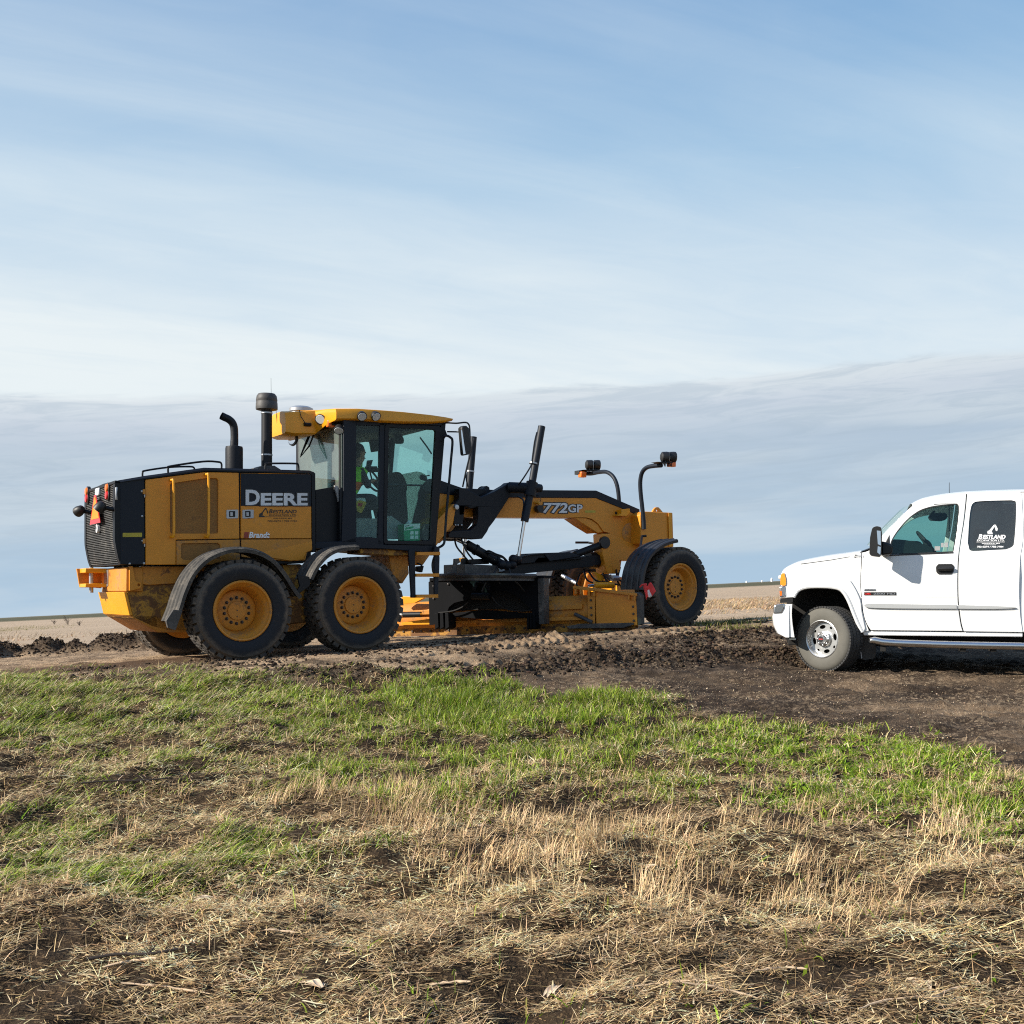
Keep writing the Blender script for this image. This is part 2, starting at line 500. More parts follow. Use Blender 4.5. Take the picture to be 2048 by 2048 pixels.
def empty(name, loc=(0, 0, 0), rz=0.0, parent=None):
    o = bpy.data.objects.new(name, None)
    COL.objects.link(o)
    o.location = loc
    o.rotation_euler = (0, 0, rz)
    o.empty_display_size = 0.2
    if parent is not None:
        o.parent = parent
    return o


def tag(o, label=None, cat=None, group=None, kind=None):
    for k, v in (('label', label), ('category', cat), ('group', group), ('kind', kind)):
        if v:
            o[k] = v
    return o


def rounded(pts, r, n=4):
    """2-D polygon with rounded corners"""
    out = []
    m = len(pts)
    for i in range(m):
        p0, p, p1 = Vector(pts[i - 1]), Vector(pts[i]), Vector(pts[(i + 1) % m])
        d0, d1 = (p0 - p), (p1 - p)
        k = min(r, d0.length * 0.45, d1.length * 0.45)
        A, B = p + d0.normalized() * k, p + d1.normalized() * k
        for j in range(n + 1):
            t = j / n
            out.append(tuple((1 - t) ** 2 * A + 2 * t * (1 - t) * p + t * t * B))
    return out


def catmull(pts, n=6):
    P = [Vector(p) for p in pts]
    out = []
    for i in range(len(P) - 1):
        a, b, c, d = P[max(i - 1, 0)], P[i], P[i + 1], P[min(i + 2, len(P) - 1)]
        for j in range(n):
            t = j / n
            out.append(0.5 * ((2 * b) + (c - a) * t + (2 * a - 5 * b + 4 * c - d) * t * t + (3 * b - a - 3 * c + d) * t ** 3))
    out.append(P[-1])
    return out


def text_mesh(txt, bold=0.0, shear=0.0, space=1.0):
    cu = bpy.data.curves.new('lettering', 'FONT')
    cu.body = txt
    cu.size = 1.0
    cu.offset = bold
    cu.shear = shear
    cu.space_character = space
    cu.resolution_u = 3
    ob = bpy.data.objects.new('lettering', cu)
    COL.objects.link(ob)
    bpy.context.view_layer.update()
    dg = bpy.context.evaluated_depsgraph_get()
    me = bpy.data.meshes.new_from_object(ob.evaluated_get(dg))
    bpy.data.objects.remove(ob)
    bpy.data.curves.remove(cu)
    return me


def lettering(name, txt, fr, box, b, mat, parent, bold=0.02, shear=0.0, space=1.0, grow=0.0, ref=None, fy=None):
    """flat lettering fitted to a box of the photograph (px0, py0, px1, py1) on the plane b of a frame"""
    me = text_mesh(txt, bold + grow, shear, space)
    me0 = text_mesh(txt, bold, shear, space) if grow else me
    co0 = np.array([v.co[:] for v in me0.vertices])
    lo, hi = co0.min(0), co0.max(0)
    x0, y0, x1, y1 = box
    A = Vector(fr.P(x0, y1, b))
    B = Vector(fr.P(x1, y1, b))
    C = Vector(fr.P(x0, y0, b))
    D = Vector(fr.P(x1, y0, b))
    for v in me.vertices:
        u = (v.co.x - lo[0]) / (hi[0] - lo[0])
        t = (v.co.y - lo[1]) / (hi[1] - lo[1])
        p = A * (1 - u) * (1 - t) + B * u * (1 - t) + C * (1 - u) * t + D * u * t
        if fy:
            p.y = b + fy(p.z)
        v.co = p
    me.materials.clear()
    me.materials.append(mat)
    o = bpy.data.objects.new(name, me)
    COL.objects.link(o)
    o.parent = parent
    return o


# ------------------------------------------------------------------ terrain
TH = 33.0                                            # heading of the grader and of the road, degrees to the right
CS, SN = math.cos(R(TH)), math.sin(R(TH))
GX, GY = -3.36, 14.06                                # near rear wheel of the grader
TILT = 0.0474


def _h(ix, iy, seed):
    n = (ix.astype(np.int64) * 374761393 + iy.astype(np.int64) * 668265263 + seed * 974634217) & 0xffffffff
    n = ((n ^ (n >> 13)) * 1274126177) & 0xffffffff
    return ((n ^ (n >> 16)) & 0xffff) / 65535.0


def vnoise(x, y, seed=0):
    x0, y0 = np.floor(x), np.floor(y)
    fx, fy = x - x0, y - y0
    fx, fy = fx * fx * (3 - 2 * fx), fy * fy * (3 - 2 * fy)
    x0, y0 = x0.astype(np.int64), y0.astype(np.int64)
    a, b, c, d = _h(x0, y0, seed), _h(x0 + 1, y0, seed), _h(x0, y0 + 1, seed), _h(x0 + 1, y0 + 1, seed)
    return (a * (1 - fx) + b * fx) * (1 - fy) + (c * (1 - fx) + d * fx) * fy


def fbm(x, y, seed=0, o=4, rough=0.5):
    s, a, t = 0.0, 1.0, 0.0
    for i in range(o):
        s = s + a * vnoise(x * 2 ** i, y * 2 ** i, seed + i * 17)
        t += a
        a *= rough
    return s / t


def sstep(lo, hi, x):
    t = np.clip((x - lo) / (hi - lo), 0, 1)
    return t * t * (3 - 2 * t)


PV = [-60, 0.8, 1.8, 3.0, 4.6, 7.0, 10.3, 13.6, 22, 60]
PH = [-0.66, -0.66, -0.72, -0.87, -1.09, -1.29, -1.53, -1.72, -1.75, -1.75]


def uv(X, Y):
    return CS * (X - GX) + SN * (Y - GY), SN * (X - GX) - CS * (Y - GY)


def base_h(X, Y):
    u, v = uv(X, Y)
    return np.interp(v, PV, PH) + TILT * X + EYE


def proj(X, Y, Z):
    Yc = np.maximum(Y, 0.3)
    return CX + F * X / Yc, HY - F * (Z - EYE) / Yc


EDGE_X = [-800, 0, 200, 400, 640, 850, 1000, 1120, 1200, 1350, 1500, 1750, 1950, 2048, 2700]
EDGE_Y = [1400, 1352, 1346, 1345, 1352, 1352, 1366, 1396, 1400, 1404, 1440, 1462, 1505, 1540, 1640]


def zones(X, Y):
    """how grassy (0 = bare dirt) and how dark the soil is at a point of the ground"""
    px, py = proj(X, Y, base_h(X, Y))
    w_ = (fbm(X * 1.7, Y * 1.7, 5, 3) - 0.5) * 46
    grass = sstep(-9, 12, py - np.interp(px, EDGE_X, EDGE_Y) + w_)
    u, v = uv(X, Y)
    nz = fbm(X * 1.1, Y * 1.6, 21, 4)
    dark = sstep(0.0, 1.0, sstep(800, 1150, px) * sstep(1255, 1300, py) * 0.92 + (nz - 0.5) * 1.2)
    dark = np.maximum(dark, sstep(0.62, 0.74, fbm(X * 2.3, Y * 2.9, 8, 3)) * sstep(1300, 1330, py) * 0.8)
    dark = np.maximum(dark, grass * 0.9)
    far = sstep(17.0, 24.0, Y)
    dark = dark * (1 - far)
    brown = sstep(560, 330, px) * sstep(-1.9, -1.5, v) * sstep(0.55, 0.2, v) * (1 - grass)
    return grass, dark, brown, far, px, py, u, v


def ground_raw(X, Y, detail=True):
    h = base_h(X, Y)
    if not detail:
        return h
    grass, dark, brown, far, px, py, u, v = zones(X, Y)
    near = sstep(60, 18, Y)
    h = h + grass * ((fbm(X * 1.3, Y * 1.3, 31, 3) - 0.5) * 0.16 + (fbm(X * 4.2, Y * 4.2, 33, 3) - 0.5) * 0.13 + (fbm(X * 13, Y * 13, 39, 2) - 0.5) * 0.06)
    dirt = (1 - grass) * near
    h = h + dirt * (fbm(X * 6, Y * 6, 41, 4, 0.62) - 0.5) * (0.05 + 0.06 * dark) * (1 - 0.6 * brown)
    # wheel-cut ridge of black soil between road and grass, heap before the pickup, windrow behind the grader
    for pts, wd, hg, sd_ in RIDGES:
        d = np.full(np.shape(X), 9e9)
        for (xa, ya), (xb, yb) in zip(pts[:-1], pts[1:]):
            dxx, dyy = xb - xa, yb - ya
            t = np.clip(((X - xa) * dxx + (Y - ya) * dyy) / (dxx * dxx + dyy * dyy), 0, 1)
            d = np.minimum(d, np.hypot(X - xa - t * dxx, Y - ya - t * dyy))
        n_ = fbm(X * 3.1, Y * 3.1, sd_, 4, 0.6)
        h = h + hg * np.exp(-(d / wd) ** 2) * np.clip(0.25 + 1.5 * (n_ - 0.2), 0, 1.6) + np.exp(-(d / wd) ** 2) * (fbm(X * 11, Y * 11, sd_ + 3, 3, 0.6) - 0.5) * 0.10
    # tyre-track dips of the road shoulder
    for vc, ph in ((1.3, 0.0), (2.2, 1.0)):
        bow = u + 0.9 * np.abs(v - vc)
        h = h - np.exp(-((v - vc - 0.12 * np.sin(u * 0.9)) / 0.19) ** 4) * near * (1 - 0.7 * grass) * sstep(0.5, 2.0, u) * sstep(9.0, 6.5, u) * (0.045 + 0.045 * np.sin(bow * 28.0 + ph)) * sstep(0.35, 0.6, fbm(u * 0.8, v, 201, 2))
    # shallow wheel ruts and scraped lines where the pickup drove in
    wt = 0.292 * X + 0.956 * Y
    zt2 = dirt * sstep(1000, 1250, px) * sstep(1335, 1352, py)
    h = h + zt2 * ((fbm(X * 0.5 - Y * 0.1, wt * 5.5, 241, 3, 0.6) - 0.5) * 0.11 - 0.035 * np.exp(-((wt - 12.6) / 0.14) ** 2) - 0.035 * np.exp(-((wt - 11.9) / 0.16) ** 2))
    # keep the places where the tyres stand even
    for xx, yy, zz in FLATS:
        k = np.exp(-(((X - xx) ** 2 + (Y - yy) ** 2) / 0.16) ** 2)
        h = h * (1 - k) + zz * k
    h = h + far * (1 - near) * 0
    return h


def ground_at(px, py, detail=False):
    Yv = np.geomspace(2.5, 3500, 9000)
    Xv = (px - CX) / F * Yv
    Zv = ground_raw(Xv, Yv, detail)
    pyv = HY - F * (Zv - EYE) / Yv
    i = int(np.argmax(pyv <= py))
    return float(Xv[i]), float(Yv[i])


RIDGES, FLATS = [], []
gp = lambda l: [ground_at(*p) for p in l]
RIDGES.append((gp([(560, 1352), (700, 1350), (850, 1356), (960, 1352), (1060, 1340), (1180, 1332)]), 0.22, 0.09, 51))
RIDGES.append((gp([(1180, 1326), (1290, 1324), (1400, 1322), (1480, 1312), (1560, 1318), (1620, 1322)]), 0.26, 0.17, 61))
RIDGES.append((gp([(1330, 1290), (1420, 1278), (1520, 1272), (1600, 1268)]), 0.30, 0.12, 71))
RIDGES.append((gp([(-160, 1330), (0, 1316), (150, 1308), (300, 1300)]), 0.24, 0.30, 81))
RIDGES.append((gp([(980, 1282), (1040, 1284), (1090, 1280)]), 0.3, 0.10, 91))
RIDGES.append((gp([(1390, 1226), (1470, 1224), (1560, 1222)]), 0.5, 0.10, 95))


def gz(X, Y):
    return float(ground_raw(np.array([X]), np.array([Y]))[0])


G = Frame(GX, GY, float(base_h(np.array([GX]), np.array([GY]))[0]), TH)      # grader axes
TX, TY = 3.63, 13.16
TZ = EYE + (HY - 1343.0) * TY / F
T = Frame(TX, TY, TZ, 163.0)                                                # pickup axes
WHEELS = []                                         # (a, b, z) of grader wheel centres, outer rim plane
for px_, py_ in ((486, 1221.7), (720.5, 1210.0)):
    WHEELS.append(G.P(px_, py_, 0.0))
FRONT = G.P(1361.7, 1174.0, 0.0)
RAD = 0.64
TRACK = 2.5
for a_, b_, z_ in WHEELS + [FRONT]:
    for bb in (0.2, 0.2 + TRACK):
        p_ = G.W((a_, bb, z_ - RAD + 0.02))
        # far wheels stand on the plain road surface
        zz = p_.z if bb < 1 else float(base_h(np.array([p_.x]), np.array([p_.y]))[0])
        FLATS.append((p_.x, p_.y, zz))
FLATS.append((TX + 0.05, TY + 0.12, TZ + 0.012))

# grid lines: fine where the camera looks, wider and wider to the horizon
gx = np.concatenate([-np.geomspace(9.0, 6000, 60)[::-1], np.arange(-8.96, 9.0, 0.042), np.geomspace(9.02, 6000, 60)])
yv = [2.6]
while yv[-1] < 22:
    yv.append(yv[-1] + max(0.018, 0.0036 * yv[-1]))
gy = np.concatenate([-np.geomspace(1.0, 400, 14)[::-1], np.linspace(-0.6, 2.55, 24), np.array(yv), np.geomspace(22.2, 6000, 150)])
XX, YY = np.meshgrid(gx, gy)
ZZ = ground_raw(XX, YY)
grass, dark, brown, far, px_, py_, u_, v_ = zones(XX, YY)
soil_ridge = np.zeros_like(XX)
for pts, wd, hg, sd_ in RIDGES[:5]:
    d = np.full(XX.shape, 9e9)
    for (xa, ya), (xb, yb) in zip(pts[:-1], pts[1:]):
        dxx, dyy = xb - xa, yb - ya
        t = np.clip(((XX - xa) * dxx + (YY - ya) * dyy) / (dxx * dxx + dyy * dyy), 0, 1)
        d = np.minimum(d, np.hypot(XX - xa - t * dxx, YY - ya - t * dyy))
    soil_ridge = np.maximum(soil_ridge, np.exp(-(d / (wd * 1.25)) ** 4))


def raw_mesh(name, verts, tris, mat, colors=None, smooth=False):
    me = bpy.data.meshes.new(name)
    verts = np.ascontiguousarray(verts, np.float32)
    tris = np.ascontiguousarray(tris, np.int32)
    k = tris.shape[1]
    me.vertices.add(len(verts))
    me.vertices.foreach_set('co', verts.ravel())
    me.loops.add(tris.size)
    me.loops.foreach_set('vertex_index', tris.ravel())
    me.polygons.add(len(tris))
    me.polygons.foreach_set('loop_start', np.arange(0, tris.size, k, dtype=np.int32))
    if smooth:
        me.polygons.foreach_set('use_smooth', np.ones(len(tris), bool))
    me.materials.append(mat)
    me.update(calc_edges=True)
    if colors is not None:
        at = me.color_attributes.new('col', 'FLOAT_COLOR', 'POINT')
        at.data.foreach_set('color', np.ascontiguousarray(colors, np.float32).ravel())
    me.validate()
    o = bpy.data.objects.new(name, me)
    COL.objects.link(o)
    return o


def ground_material():
    mt = bpy.data.materials.new('ground')
    mt.use_nodes = True
    t = NT(mt.node_tree)
    geo = t.n('ShaderNodeNewGeometry').outputs['Position']
    at = t.n('ShaderNodeAttribute', attribute_name='col')
    sp = t.n('ShaderNodeSeparateColor', in_0=at.outputs['Color'])
    gr, dk, br = sp.outputs
    fr = at.outputs['Alpha']
    n1 = t.noise(geo, 1.2, 6, 0.6)
    n2 = t.noise(geo, 14, 5, 0.65)
    n3 = t.noise(geo, 70, 3, 0.6)
    vor = t.n('ShaderNodeTexVoronoi', in_Scale=38.0)
    t.t.links.new(geo, vor.inputs['Vector'])
    peb = t.step(t.n('ShaderNodeSeparateColor', in_0=vor.outputs['Color']).outputs[0], 0.60, 0.95)
    gravel = t.mix(n3, (0.19, 0.12, 0.068), (0.54, 0.385, 0.24))
    gravel = t.mix(t.m('MULTIPLY', t.step(n1, 0.42, 0.62), 0.75), gravel, (0.095, 0.062, 0.038))
    gravel = t.mix(t.m('MULTIPLY', t.step(n2, 0.52, 0.66), 0.6), gravel, (0.085, 0.055, 0.034))
    gravel = t.mix(t.m('MULTIPLY', peb, 0.5), gravel, (0.50, 0.38, 0.25))
    soil = t.mix(n2, (0.012, 0.008, 0.006), (0.046, 0.031, 0.021))
    strk = t.noise(t.mapping(geo, rot=(0, 0, R(17)), scale=(0.9, 5.0, 1)), 1.3, 6, 0.65)
    soil = t.mix(t.m('MULTIPLY', t.step(t.m('ADD', t.m('MULTIPLY', n3, 0.55), t.m('MULTIPLY', strk, 0.6)), 0.55, 0.69), 0.40), soil, (0.25, 0.18, 0.12))
    soil = t.mix(t.m('MULTIPLY', peb, t.m('MULTIPLY', t.step(n1, 0.42, 0.60), 0.55)), soil, (0.30, 0.22, 0.14))
    litter = t.mix(n2, (0.009, 0.006, 0.004), (0.06, 0.039, 0.022))
    litter = t.mix(t.m('MULTIPLY', t.step(n3, 0.54, 0.64), 0.3), litter, (0.28, 0.185, 0.095))
    brownc = t.mix(n2, (0.055, 0.032, 0.018), (0.13, 0.082, 0.05))
    field = t.mix(t.noise(t.mapping(geo, scale=(0.05, 0.6, 1)), 1.0, 5, 0.65), (0.30, 0.215, 0.145), (0.50, 0.39, 0.275))
    field = t.mix(t.m('MULTIPLY', t.step(t.noise(t.mapping(geo, rot=(0, 0, R(-8)), scale=(0.12, 0.9, 1)), 1.0, 6, 0.7), 0.5, 0.72), 0.5), field, (0.20, 0.15, 0.08))
    yy = t.n('ShaderNodeSeparateXYZ', in_0=geo).outputs[1]
    farc = t.mix(t.step(yy, 150.0, 210.0), field, (0.085, 0.080, 0.045))
    farc = t.mix(t.step(yy, 700.0, 1200.0), farc, (0.15, 0.13, 0.085))
    c = t.mix(dk, gravel, soil)
    c = t.mix(br, c, brownc)
    c = t.mix(gr, c, litter)
    c = t.mix(fr, c, farc)
    p = t.n('ShaderNodeBsdfPrincipled', in_Roughness=0.95)
    p.inputs['Specular IOR Level'].default_value = 0.15
    t.set(p.inputs['Base Color'], c)
    b = t.n('ShaderNodeBump', in_Strength=0.9, in_Distance=0.03, in_Height=t.m('ADD', n2, t.m('MULTIPLY', n3, 0.5)))
    t.set(p.inputs['Normal'], b.outputs[0])
    t.n('ShaderNodeOutputMaterial', in_Surface=p.outputs[0])
    return mt


ny, nx = XX.shape
idx = np.arange(ny * nx).reshape(ny, nx)
quads = np.stack([idx[:-1, :-1], idx[:-1, 1:], idx[1:, 1:], idx[1:, :-1]], -1).reshape(-1, 4)
dk_ = np.maximum(dark, soil_ridge * 0.97)
cols = np.stack([grass * (1 - soil_ridge * 0.8), dk_, brown * (1 - soil_ridge), far * (1 - soil_ridge)], -1).reshape(-1, 4)
ground = raw_mesh('ground', np.stack([XX, YY, ZZ], -1).reshape(-1, 3), quads, ground_material(), cols, smooth=True)
tag(ground, 'sloping roadside ground of gravel, black soil and grass bank', kind='structure')


def attr_material(name, rough=0.9, transl=0.0, var=0.0):
    mt = bpy.data.materials.new(name)
    mt.use_nodes = True
    t = NT(mt.node_tree)
    at = t.n('ShaderNodeAttribute', attribute_name='col').outputs['Color']
    p = t.n('ShaderNodeBsdfPrincipled', in_Roughness=rough)
    p.inputs['Specular IOR Level'].default_value = 0.25
    t.set(p.inputs['Base Color'], at)
    s_ = p.outputs[0]
    if transl:
        tr = t.n('ShaderNodeBsdfTranslucent')
        t.set(tr.inputs[0], at)
        s_ = t.n('ShaderNodeMixShader', in_0=transl, in_1=s_, in_2=tr.outputs[0]).outputs[0]
    t.n('ShaderNodeOutputMaterial', in_Surface=s_)
    return mt


def ribbons(name, bx, by, bz, az, lean, ln, wd, curl, colr, mat, lev=3, droop=None, flat=0.0):
    """many thin leaves at once: az = heading of the lean, lean = angle from upright, curl = extra bend towards the tip"""
    n = len(bx)
    V = np.zeros((n, lev * 2 - 1, 3), np.float32)
    x, y, z = bx.copy(), by.copy(), bz.copy()
    sx, sy = -np.sin(az), np.cos(az)
    # leaves stand with a random face
    tw = rng.uniform(-1.2, 1.2, n)
    wx, wy = sx * np.cos(tw) + np.cos(az) * np.sin(tw), sy * np.cos(tw) + np.sin(az) * np.sin(tw)
    ang = lean.copy()
    for i in range(lev):
        tpr = wd * (1 - 0.35 * (i / (lev - 1)))
        if i < lev - 1:
            V[:, i * 2, 0], V[:, i * 2, 1], V[:, i * 2, 2] = x - wx * tpr / 2, y - wy * tpr / 2, z
            V[:, i * 2 + 1, 0], V[:, i * 2 + 1, 1], V[:, i * 2 + 1, 2] = x + wx * tpr / 2, y + wy * tpr / 2, z
            s_ = ln / (lev - 1)
            x = x + np.cos(az) * np.sin(ang) * s_
            y = y + np.sin(az) * np.sin(ang) * s_
            z = z + np.cos(ang) * s_
            ang = ang + curl
        else:
            V[:, i * 2, 0], V[:, i * 2, 1], V[:, i * 2, 2] = x, y, z
    tr = []
    for i in range(lev - 2):
        o = i * 2
        tr += [(o, o + 1, o + 3), (o, o + 3, o + 2)]
    o = (lev - 2) * 2
    tr.append((o, o + 1, o + 2))
    tr = np.array(tr, np.int64)
    nv = lev * 2 - 1
    tris = (tr[None] + (np.arange(n) * nv)[:, None, None]).reshape(-1, 3)
    C = np.ones((n, nv, 4), np.float32)
    C[:, :, :3] = colr[:, None, :]
    return raw_mesh(name, V.reshape(-1, 3), tris, mat, C.reshape(-1, 4))


def scatter(n, y0=3.0, y1=14.5, side=0.56, pw=1.0):
    """random spots on the bank, denser close by"""
    Y = y0 * (y1 / y0) ** (rng.random(n) ** pw)
    hw = 0.50 * Y + 0.25
    X = rng.uniform(-1, 1, n) * hw
    m = n // 6                                       # thinner beyond the sides of the view
    Y2 = y0 * (y1 / y0) ** (rng.random(m) ** pw)
    X2 = rng.choice([-1.0, 1.0], m) * (0.50 * Y2 + 0.25 + rng.uniform(0, 2.6, m))
    return np.concatenate([X, X2]), np.concatenate([Y, Y2])


MG = attr_material('grass_leaf', 0.6, 0.35)
MS = attr_material('straw', 0.85, 0.12)


def colmix(base_cols, n, var=0.25):
    base_cols = np.array(base_cols)
    i = rng.integers(0, len(base_cols), n)
    c = base_cols[i] * rng.uniform(1 - var, 1 + var, (n, 1)) * rng.uniform(0.93, 1.07, (n, 3))
    return np.clip(c, 0, 1)


def blobs(px, py, lst):
    v_ = np.zeros_like(px)
    for cx, cy, rx, ry, k in lst:
        v_ = np.maximum(v_, k * np.exp(-(((px - cx) / rx) ** 2 + ((py - cy) / ry) ** 2)))
    return v_


GREEN = [(100, 1430, 340, 85, 1.15), (420, 1410, 260, 75, 1.1), (640, 1440, 180, 60, 0.75), (930, 1410, 170, 70, 1.25), (1190, 1425, 140, 55, 1.15), (1050, 1500, 330, 70, 0.85),
         (1500, 1500, 220, 60, 0.8), (1800, 1530, 240, 65, 1.0), (1700, 1590, 220, 50, 0.75), (2000, 1600, 160, 70, 0.9), (160, 1740, 260, 60, 1.0), (60, 1680, 220, 70, 0.85),
         (480, 1700, 150, 45, 0.85), (620, 1545, 140, 45, 0.75), (330, 1500, 260, 60, 0.6), (700, 1690, 90, 30, 0.5), (880, 1590, 160, 50, 0.5), (1330, 1560, 150, 50, 0.5), (230, 1560, 200, 50, 0.35),
         (-300, 1500, 300, 160, 0.8), (2400, 1680, 300, 120, 0.8)]
TALL = [(930, 1420, 130, 60, 1.0), (1190, 1425, 110, 40, 0.8), (60, 1400, 160, 50, 0.4), (380, 1385, 160, 50, 0.25)]

# green grass
X, Y = scatter(440000, pw=0.55)
Zb = ground_raw(X, Y)
gr_, dk2, br2, fa2, px, py, uu, vv = zones(X, Y)
dens = blobs(px, py, GREEN)
clump = fbm(X * 3.2, Y * 3.2, 101, 3)
clump2 = fbm(X * 9, Y * 9, 103, 2)
pr = np.clip(dens * 1.5 - 0.12, 0.01, 1.1) * sstep(0.475, 0.565, clump * 0.5 + clump2 * 0.5 + dens * 0.10) * gr_
keep = rng.random(len(X)) < pr
X, Y, Zb, px, py, dens, clump = [q_[keep] for q_ in (X, Y, Zb, px, py, dens, clump)]
n = len(X)
tall = blobs(px, py, TALL)
ln = rng.uniform(0.04, 0.125, n) * (0.45 + 1.05 * fbm(X * 6, Y * 6, 111, 2)) + tall * rng.uniform(0.03, 0.11, n)
wd = rng.uniform(0.0035, 0.0065, n) * (1 + 0.05 * Y)
broad = (sstep(1380, 1500, px) * sstep(1470, 1520, py) * (rng.random(n) < 0.55)).astype(bool)
ln[broad] *= 0.72
wd[broad] *= 2.4
az = rng.uniform(0, 2 * math.pi, n)
ltilt = sstep(760, 420, px)                                 # the grass by the road is pressed down to the right
az = np.where(rng.random(n) < ltilt * 0.75, rng.normal(0.35, 0.6, n), az)
lean = np.abs(rng.normal(0.35, 0.25, n)) + ltilt * 0.45
lean[broad] += 0.25
curl = rng.uniform(0.1, 0.7, n)
c = colmix([(0.19, 0.28, 0.018), (0.27, 0.375, 0.028), (0.10, 0.17, 0.018), (0.36, 0.43, 0.065), (0.30, 0.29, 0.07)], n, 0.35)
c *= (0.55 + 0.9 * fbm(X * 2.4, Y * 2.4, 107, 3))[:, None]
c[broad] = colmix([(0.28, 0.41, 0.03), (0.22, 0.36, 0.03)], int(broad.sum()))
pale = rng.random(n) < (0.10 + 0.18 * ltilt)
c[pale] = colmix([(0.55, 0.52, 0.27), (0.50, 0.44, 0.25), (0.58, 0.46, 0.30)], int(pale.sum()))
g1 = ribbons('green_grass', X, Y, Zb - 0.006, az, lean, ln, wd, curl, c, MG, lev=4)
tag(g1, 'fresh green spring grass growing on the roadside bank', 'grass', kind='stuff')

# a little green on the verge beyond the road
bx_, by_ = [], []
for px0, py0, sx_, sy_, m_ in ((1420, 1250, 34, 5, 500), (1500, 1243, 40, 4, 600), (1540, 1256, 30, 5, 600), (1465, 1262, 40, 5, 500), (25, 1258, 60, 4, 2500), (-80, 1264, 60, 5, 1500)):
    Yq = np.array([ground_at(px0, py0 + d_)[1] for d_ in (-sy_, 0, sy_)])
    yy_ = np.interp(rng.normal(0, 0.6, m_), [-1, 0, 1], [Yq[0], Yq[1], Yq[2]])
    bx_.append((px0 + rng.normal(0, sx_, m_) - CX) / F * yy_)
    by_.append(yy_)
bx_, by_ = np.concatenate(bx_), np.concatenate(by_)
keep = rng.random(len(bx_)) < sstep(0.42, 0.6, fbm(bx_ * 2.5, by_ * 2.5, 221, 2))
bx_, by_ = bx_[keep], by_[keep]
m_ = len(bx_)
g2_ = ribbons('verge_grass', bx_, by_, ground_raw(bx_, by_) - 0.006, rng.uniform(0, 6.28, m_), np.abs(rng.normal(0.5, 0.3, m_)), rng.uniform(0.05, 0.13, m_), rng.uniform(0.008, 0.014, m_), rng.uniform(0.1, 0.7, m_),
              colmix([(0.13, 0.15, 0.025), (0.19, 0.19, 0.045), (0.33, 0.26, 0.12)], m_, 0.3), MG, lev=3)
tag(g2_, 'small green tufts on the verge of the gravel road', 'grass', kind='stuff')

# dead straw lying flat and matted
X, Y = scatter(460000, pw=0.62)
Zb = ground_raw(X, Y)
gr_, dk2, br2, fa2, px, py, uu, vv = zones(X, Y)
dens = blobs(px, py, GREEN)
cl = fbm(X * 2.6, Y * 2.6, 131, 3)
cl2 = fbm(X * 8, Y * 8, 137, 2)
bare = sstep(1880, 2030, py + (cl - 0.5) * 260) * 0.10
pr = np.clip(gr_ * sstep(0.30, 0.54, cl * 0.45 + cl2 * 0.55) * (1 - 0.35 * np.clip(dens, 0, 1)) - bare * 0.8, 0.05 * gr_ , 1)
keep = rng.random(len(X)) < pr
X, Y, Zb, px, py, cl, cl2 = [q_[keep] for q_ in (X, Y, Zb, px, py, cl, cl2)]
n = len(X)
flow = (fbm(X * 0.7, Y * 0.7, 141, 2) - 0.5) * 3.2 + math.pi
az = flow + rng.normal(0, 1.0, n) + (rng.random(n) < 0.5) * math.pi
lean = math.pi / 2 - np.abs(rng.normal(0.06, 0.20, n))
ln = rng.uniform(0.018, 0.075, n) + (rng.random(n) < 0.05) * rng.uniform(0.04, 0.14, n)
wd = rng.uniform(0.0018, 0.0042, n) * (1 + 0.05 * Y) * np.where(rng.random(n) < 0.04, 2.2, 1)
curl = rng.uniform(-0.12, 0.22, n)
c = colmix([(0.69, 0.465, 0.225), (0.80, 0.565, 0.295), (0.44, 0.28, 0.13), (0.85, 0.64, 0.38), (0.22, 0.135, 0.065)], n, 0.32)
c = np.clip(c * (0.40 + 1.2 * fbm(X * 3.0, Y * 3.0, 145, 3))[:, None], 0, 0.85)
lift = rng.uniform(0.0, 0.035, n) * (0.4 + 1.2 * cl2)
s1 = ribbons('flattened_straw', X, Y, Zb + 0.004 + lift, az, lean, ln, wd, curl, c, MS, lev=3)
tag(s1, 'flattened tan straw matted over the dark ground', 'straw', kind='stuff')

# dead grass still standing in loose tufts
STAND = [(860, 1640, 120, 60, 1.0), (1050, 1720, 170, 70, 1.0), (1250, 1740, 170, 90, 0.9), (1580, 1740, 130, 70, 1.0), (1700, 1790, 170, 60, 0.8), (1600, 1620, 70, 60, 1.0),
         (620, 1590, 140, 40, 1.0), (800, 1660, 120, 60, 0.7), (1900, 1660, 120, 70, 0.7), (1420, 1640, 160, 80, 0.5), (300, 1640, 250, 70, 0.3), (1000, 1560, 400, 60, 0.3), (1950, 1560, 200, 60, 0.3)]
X, Y = scatter(260000, y0=4.2, y1=13, pw=0.7)
Zb = ground_raw(X, Y)
gr_, dk2, br2, fa2, px, py, uu, vv = zones(X, Y)
st = blobs(px, py, STAND)
cl = fbm(X * 4.5, Y * 4.5, 151, 3)
pr = np.clip(st * 0.50, 0.045, 1) * sstep(0.44, 0.62, cl) * gr_
keep = rng.random(len(X)) < pr
X, Y, Zb, st = [q_[keep] for q_ in (X, Y, Zb, st)]
n = len(X)
az = (fbm(X * 2, Y * 2, 155, 2) - 0.5) * 7 + rng.normal(0, 0.7, n)
lean = np.abs(rng.normal(0.38, 0.3, n))
ln = rng.uniform(0.07, 0.17, n) * (0.8 + 0.4 * st)
wd = rng.uniform(0.0018, 0.0034, n) * (1 + 0.05 * Y)
curl = rng.uniform(0, 0.35, n)
